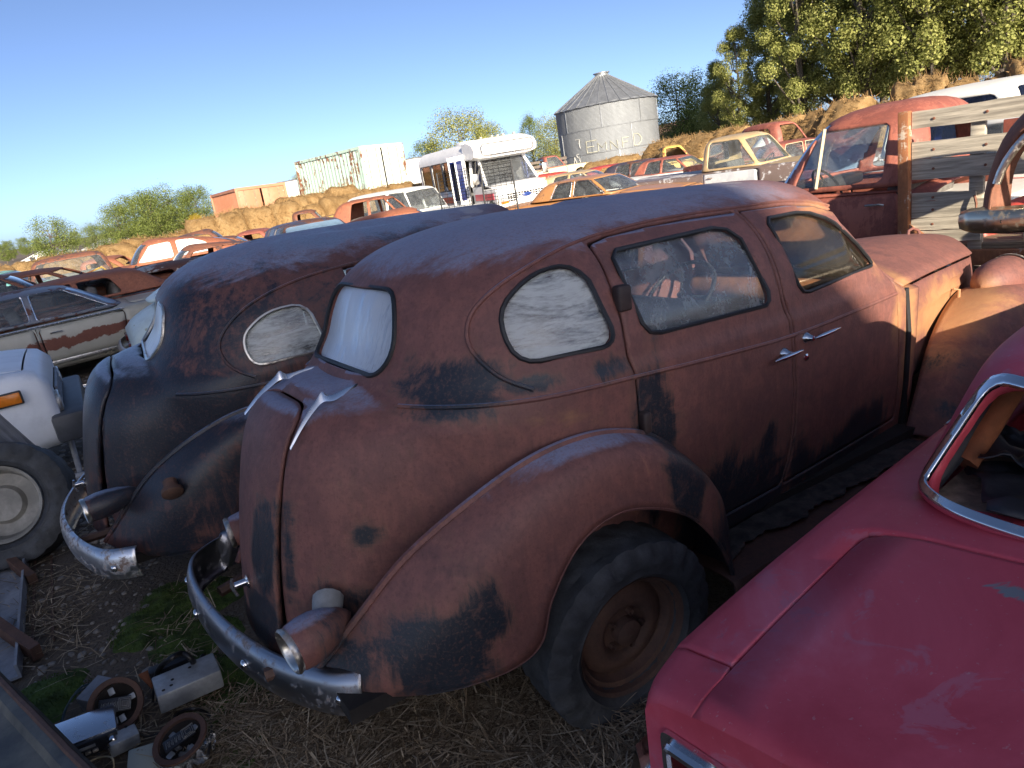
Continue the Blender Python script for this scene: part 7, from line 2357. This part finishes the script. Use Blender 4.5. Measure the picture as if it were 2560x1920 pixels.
def wrap():
    p = ground_at(470, 1880, .06)
    rows = []
    for i in range(13):
        rows.append([Vector((p.x + (i / 12 - .5) * .16, p.y + (j / 12 - .5) * .12, .05 + .045 * mnoise.noise(Vector((i * .6, j * .7, 3))) + .02 * mnoise.noise(Vector((i * 1.7, j * 1.9, 8))))) for j in range(13)])
    mb = MB(); mb.grid(rows); tag(mb.build('plastic_wrap', M['plastic_wrap'], None, 20), 'crumpled clear plastic bag beside the face-up loudspeaker', 'plastic bag')
wrap()

# ------------------------------------------------------------------ loose straw, stones, moss
def straw_litter():
    rr = random.Random(21)
    mb = MB()
    def spot(px0, px1, py0, py1, n, clump=0.0, lmin=.05, lmax=.22):
        for _ in range(n):
            p = ground_at(rr.uniform(px0, px1), rr.uniform(py0, py1), 0)
            if clump and mnoise.noise(Vector((p.x * 3.1, p.y * 3.1, 4))) < clump: continue
            a = rr.uniform(0, 6.283); l = rr.uniform(lmin, lmax); z = rr.uniform(.002, .03)
            d = Vector((math.cos(a), math.sin(a), rr.uniform(-.12, .25))) * l
            w = rr.uniform(.0012, .003)
            s = Vector((-math.sin(a), math.cos(a), 0)) * w
            b = Vector((p.x, p.y, z))
            m_ = b + d * .5 + Vector((rr.uniform(-.02, .02), rr.uniform(-.02, .02), rr.uniform(0, .012)))
            mb.add([b - s, b + s, m_ + s, m_ - s], [(0, 1, 2, 3)]); mb.add([m_ - s, m_ + s, b + d + s * .4, b + d - s * .4], [(0, 1, 2, 3)])
    spot(560, 1650, 1740, 1990, 5200, -.25)
    spot(430, 900, 1780, 1990, 2600, -.1)
    spot(850, 1450, 1680, 1800, 1600, -.1)
    spot(40, 560, 1250, 1700, 900, .12)
    spot(20, 220, 1420, 1640, 420, .0)
    spot(240, 560, 1640, 1920, 500, -.1)
    spot(1440, 1640, 1690, 1860, 500, -.2)
    return tag(mb.build('loose_straw', M['straw_stems'], None, None), 'loose straw strewn on the dirt around the flat tyre', 'straw', None, 'stuff')
def m_stems():
    t = NT('dry_straw_stems'); g = t.n.new('ShaderNodeNewGeometry')
    c = t.ramp(g.outputs['Random Per Island'], [(.0, (.10, .07, .045)), (.4, (.24, .175, .11)), (.8, (.42, .33, .22)), (1, (.55, .46, .33))])
    return t.fin(c, .8, spec=.2)
M['straw_stems'] = m_stems()
straw_litter()
def stones():
    rr = random.Random(9)
    ico = bmesh.new(); bmesh.ops.create_icosphere(ico, subdivisions=2, radius=1); iv = [v.co.copy() for v in ico.verts]; ico.verts.index_update(); fi = [tuple(v.index for v in f.verts) for f in ico.faces]; ico.free()
    protos = []
    for k in range(6):
        q = Vector((k * 5.3, 1, 2))
        protos.append([v * (1 + .35 * mnoise.noise(v * 1.3 + q)) for v in iv])
    mb = MB()
    def add(p, s):
        V = protos[rr.randrange(6)]; a = rr.uniform(0, 6.28); ca, sa = math.cos(a), math.sin(a)
        sx, sy, sz = s * rr.uniform(.8, 1.4), s * rr.uniform(.7, 1.1), s * rr.uniform(.45, .75)
        mb.add([(p.x + v.x * sx * ca - v.y * sy * sa, p.y + v.x * sx * sa + v.y * sy * ca, p.z + v.z * sz + s * .12) for v in V], fi)
    for _ in range(1500):
        p = ground_at(rr.uniform(140, 420), rr.uniform(930, 1380), 0); p.z = gz(p.x, p.y)
        add(p, rr.choice((.008, .012, .015, .02, .026)))
    for _ in range(260):
        p = ground_at(rr.uniform(60, 420), rr.uniform(1380, 1760), 0); add(p, rr.choice((.006, .008, .012, .018)))
    return tag(mb.build('gravel', M['stone'], None, 60), 'grey pebbles on the dirt between the old cars', 'gravel', None, 'stuff')
def m_stone():
    t = NT('grey_pebbles'); g = t.n.new('ShaderNodeNewGeometry'); n = t.noise(40, 4)
    c = t.ramp(t.math('ADD', t.math('MULTIPLY', g.outputs['Random Per Island'], .7), t.math('MULTIPLY', n, .3)), [(.1, (.11, .10, .09)), (.5, (.22, .20, .18)), (.9, (.36, .33, .29))])
    return t.fin(c, .85)
M['stone'] = m_stone()
stones()
def moss():
    rr = random.Random(33)
    mb = MB()
    def inside(px, py):
        # mossy area in the picture of the ground: left of and under the bumper
        return True
    blobs = [(385, 1560, .22), (440, 1530, .24), (500, 1500, .22), (350, 1590, .14), (420, 1490, .15), (520, 1590, .16), (470, 1600, .18), (560, 1690, .18), (600, 1760, .22), (640, 1700, .14), (560, 1800, .16), (120, 1740, .18), (90, 1780, .16), (700, 1840, .2), (480, 1660, .12)]
    for (px, py, rad) in blobs:
        c = ground_at(px, py)
        for ring in range(1):
            rows = []
            for i in range(15):
                r_ = rad * i / 14
                row = []
                for k in range(28):
                    a = 2 * math.pi * k / 28
                    rr_ = r_ * (1 + .35 * mnoise.noise(Vector((math.cos(a) * 1.5 + px, math.sin(a) * 1.5, py))))
                    x, y = c.x + rr_ * math.cos(a), c.y + rr_ * math.sin(a)
                    h = .028 * (1 - (i / 14) ** 2) + .020 * mnoise.noise(Vector((x * 14, y * 14, 0))) * (1 - i / 14) + .006 * mnoise.noise(Vector((x * 60, y * 60, 0)))
                    row.append(Vector((x, y, h - .004)))
                rows.append(row)
            mb.grid(rows, closed_u=True)
        for _ in range(int(rad * rad * 32000)):
            a = rr.uniform(0, 6.28); q = rad * math.sqrt(rr.random()) * .95
            x, y = c.x + q * math.cos(a), c.y + q * math.sin(a)
            z = .026 * (1 - (q / rad) ** 2) + .02 * mnoise.noise(Vector((x * 14, y * 14, 0))) * (1 - q / rad)
            d = Vector((rr.uniform(-.5, .5), rr.uniform(-.5, .5), 1)) * rr.uniform(.006, .014); s = Vector((rr.uniform(-1, 1), rr.uniform(-1, 1), 0)).normalized() * .0022
            b = Vector((x, y, z - .003))
            mb.add([b - s, b + s, b + d], [(0, 1, 2)])
    return tag(mb.build('moss', M['moss'], None, 60), 'green moss patches around the chrome bumper', 'moss', None, 'stuff')
M['moss'] = m_simple('green_moss', (.060, .105, .022), .95, var=.6, scale=9, bump=.6, col2=(.10, .16, .03))
moss()
def weed():
    rr = random.Random(4)
    c = ground_at(1165, 1800)
    r = empty('dry_weed', c, (0, 0, 0), 'thin dry branching weed growing in front of the flat tyre', 'weed')
    for k in range(6):
        a = rr.uniform(0, 6.28); l = rr.uniform(.12, .26)
        d = Vector((math.cos(a) * .5, math.sin(a) * .5, 1)).normalized() * l
        mb = MB(); mb.tube([(0, 0, 0), tuple(d * .5 + Vector((.01, 0, 0))), tuple(d)], [.003, .002, .001], 5)
        for q in range(3):
            e = d * rr.uniform(.4, .8); f = e + Vector((rr.uniform(-.08, .08), rr.uniform(-.08, .08), rr.uniform(.02, .08))); mb.tube([tuple(e), tuple(f)], .001, 4)
        mb.build('stem', M['straw_stems'], r, 40)
weed()
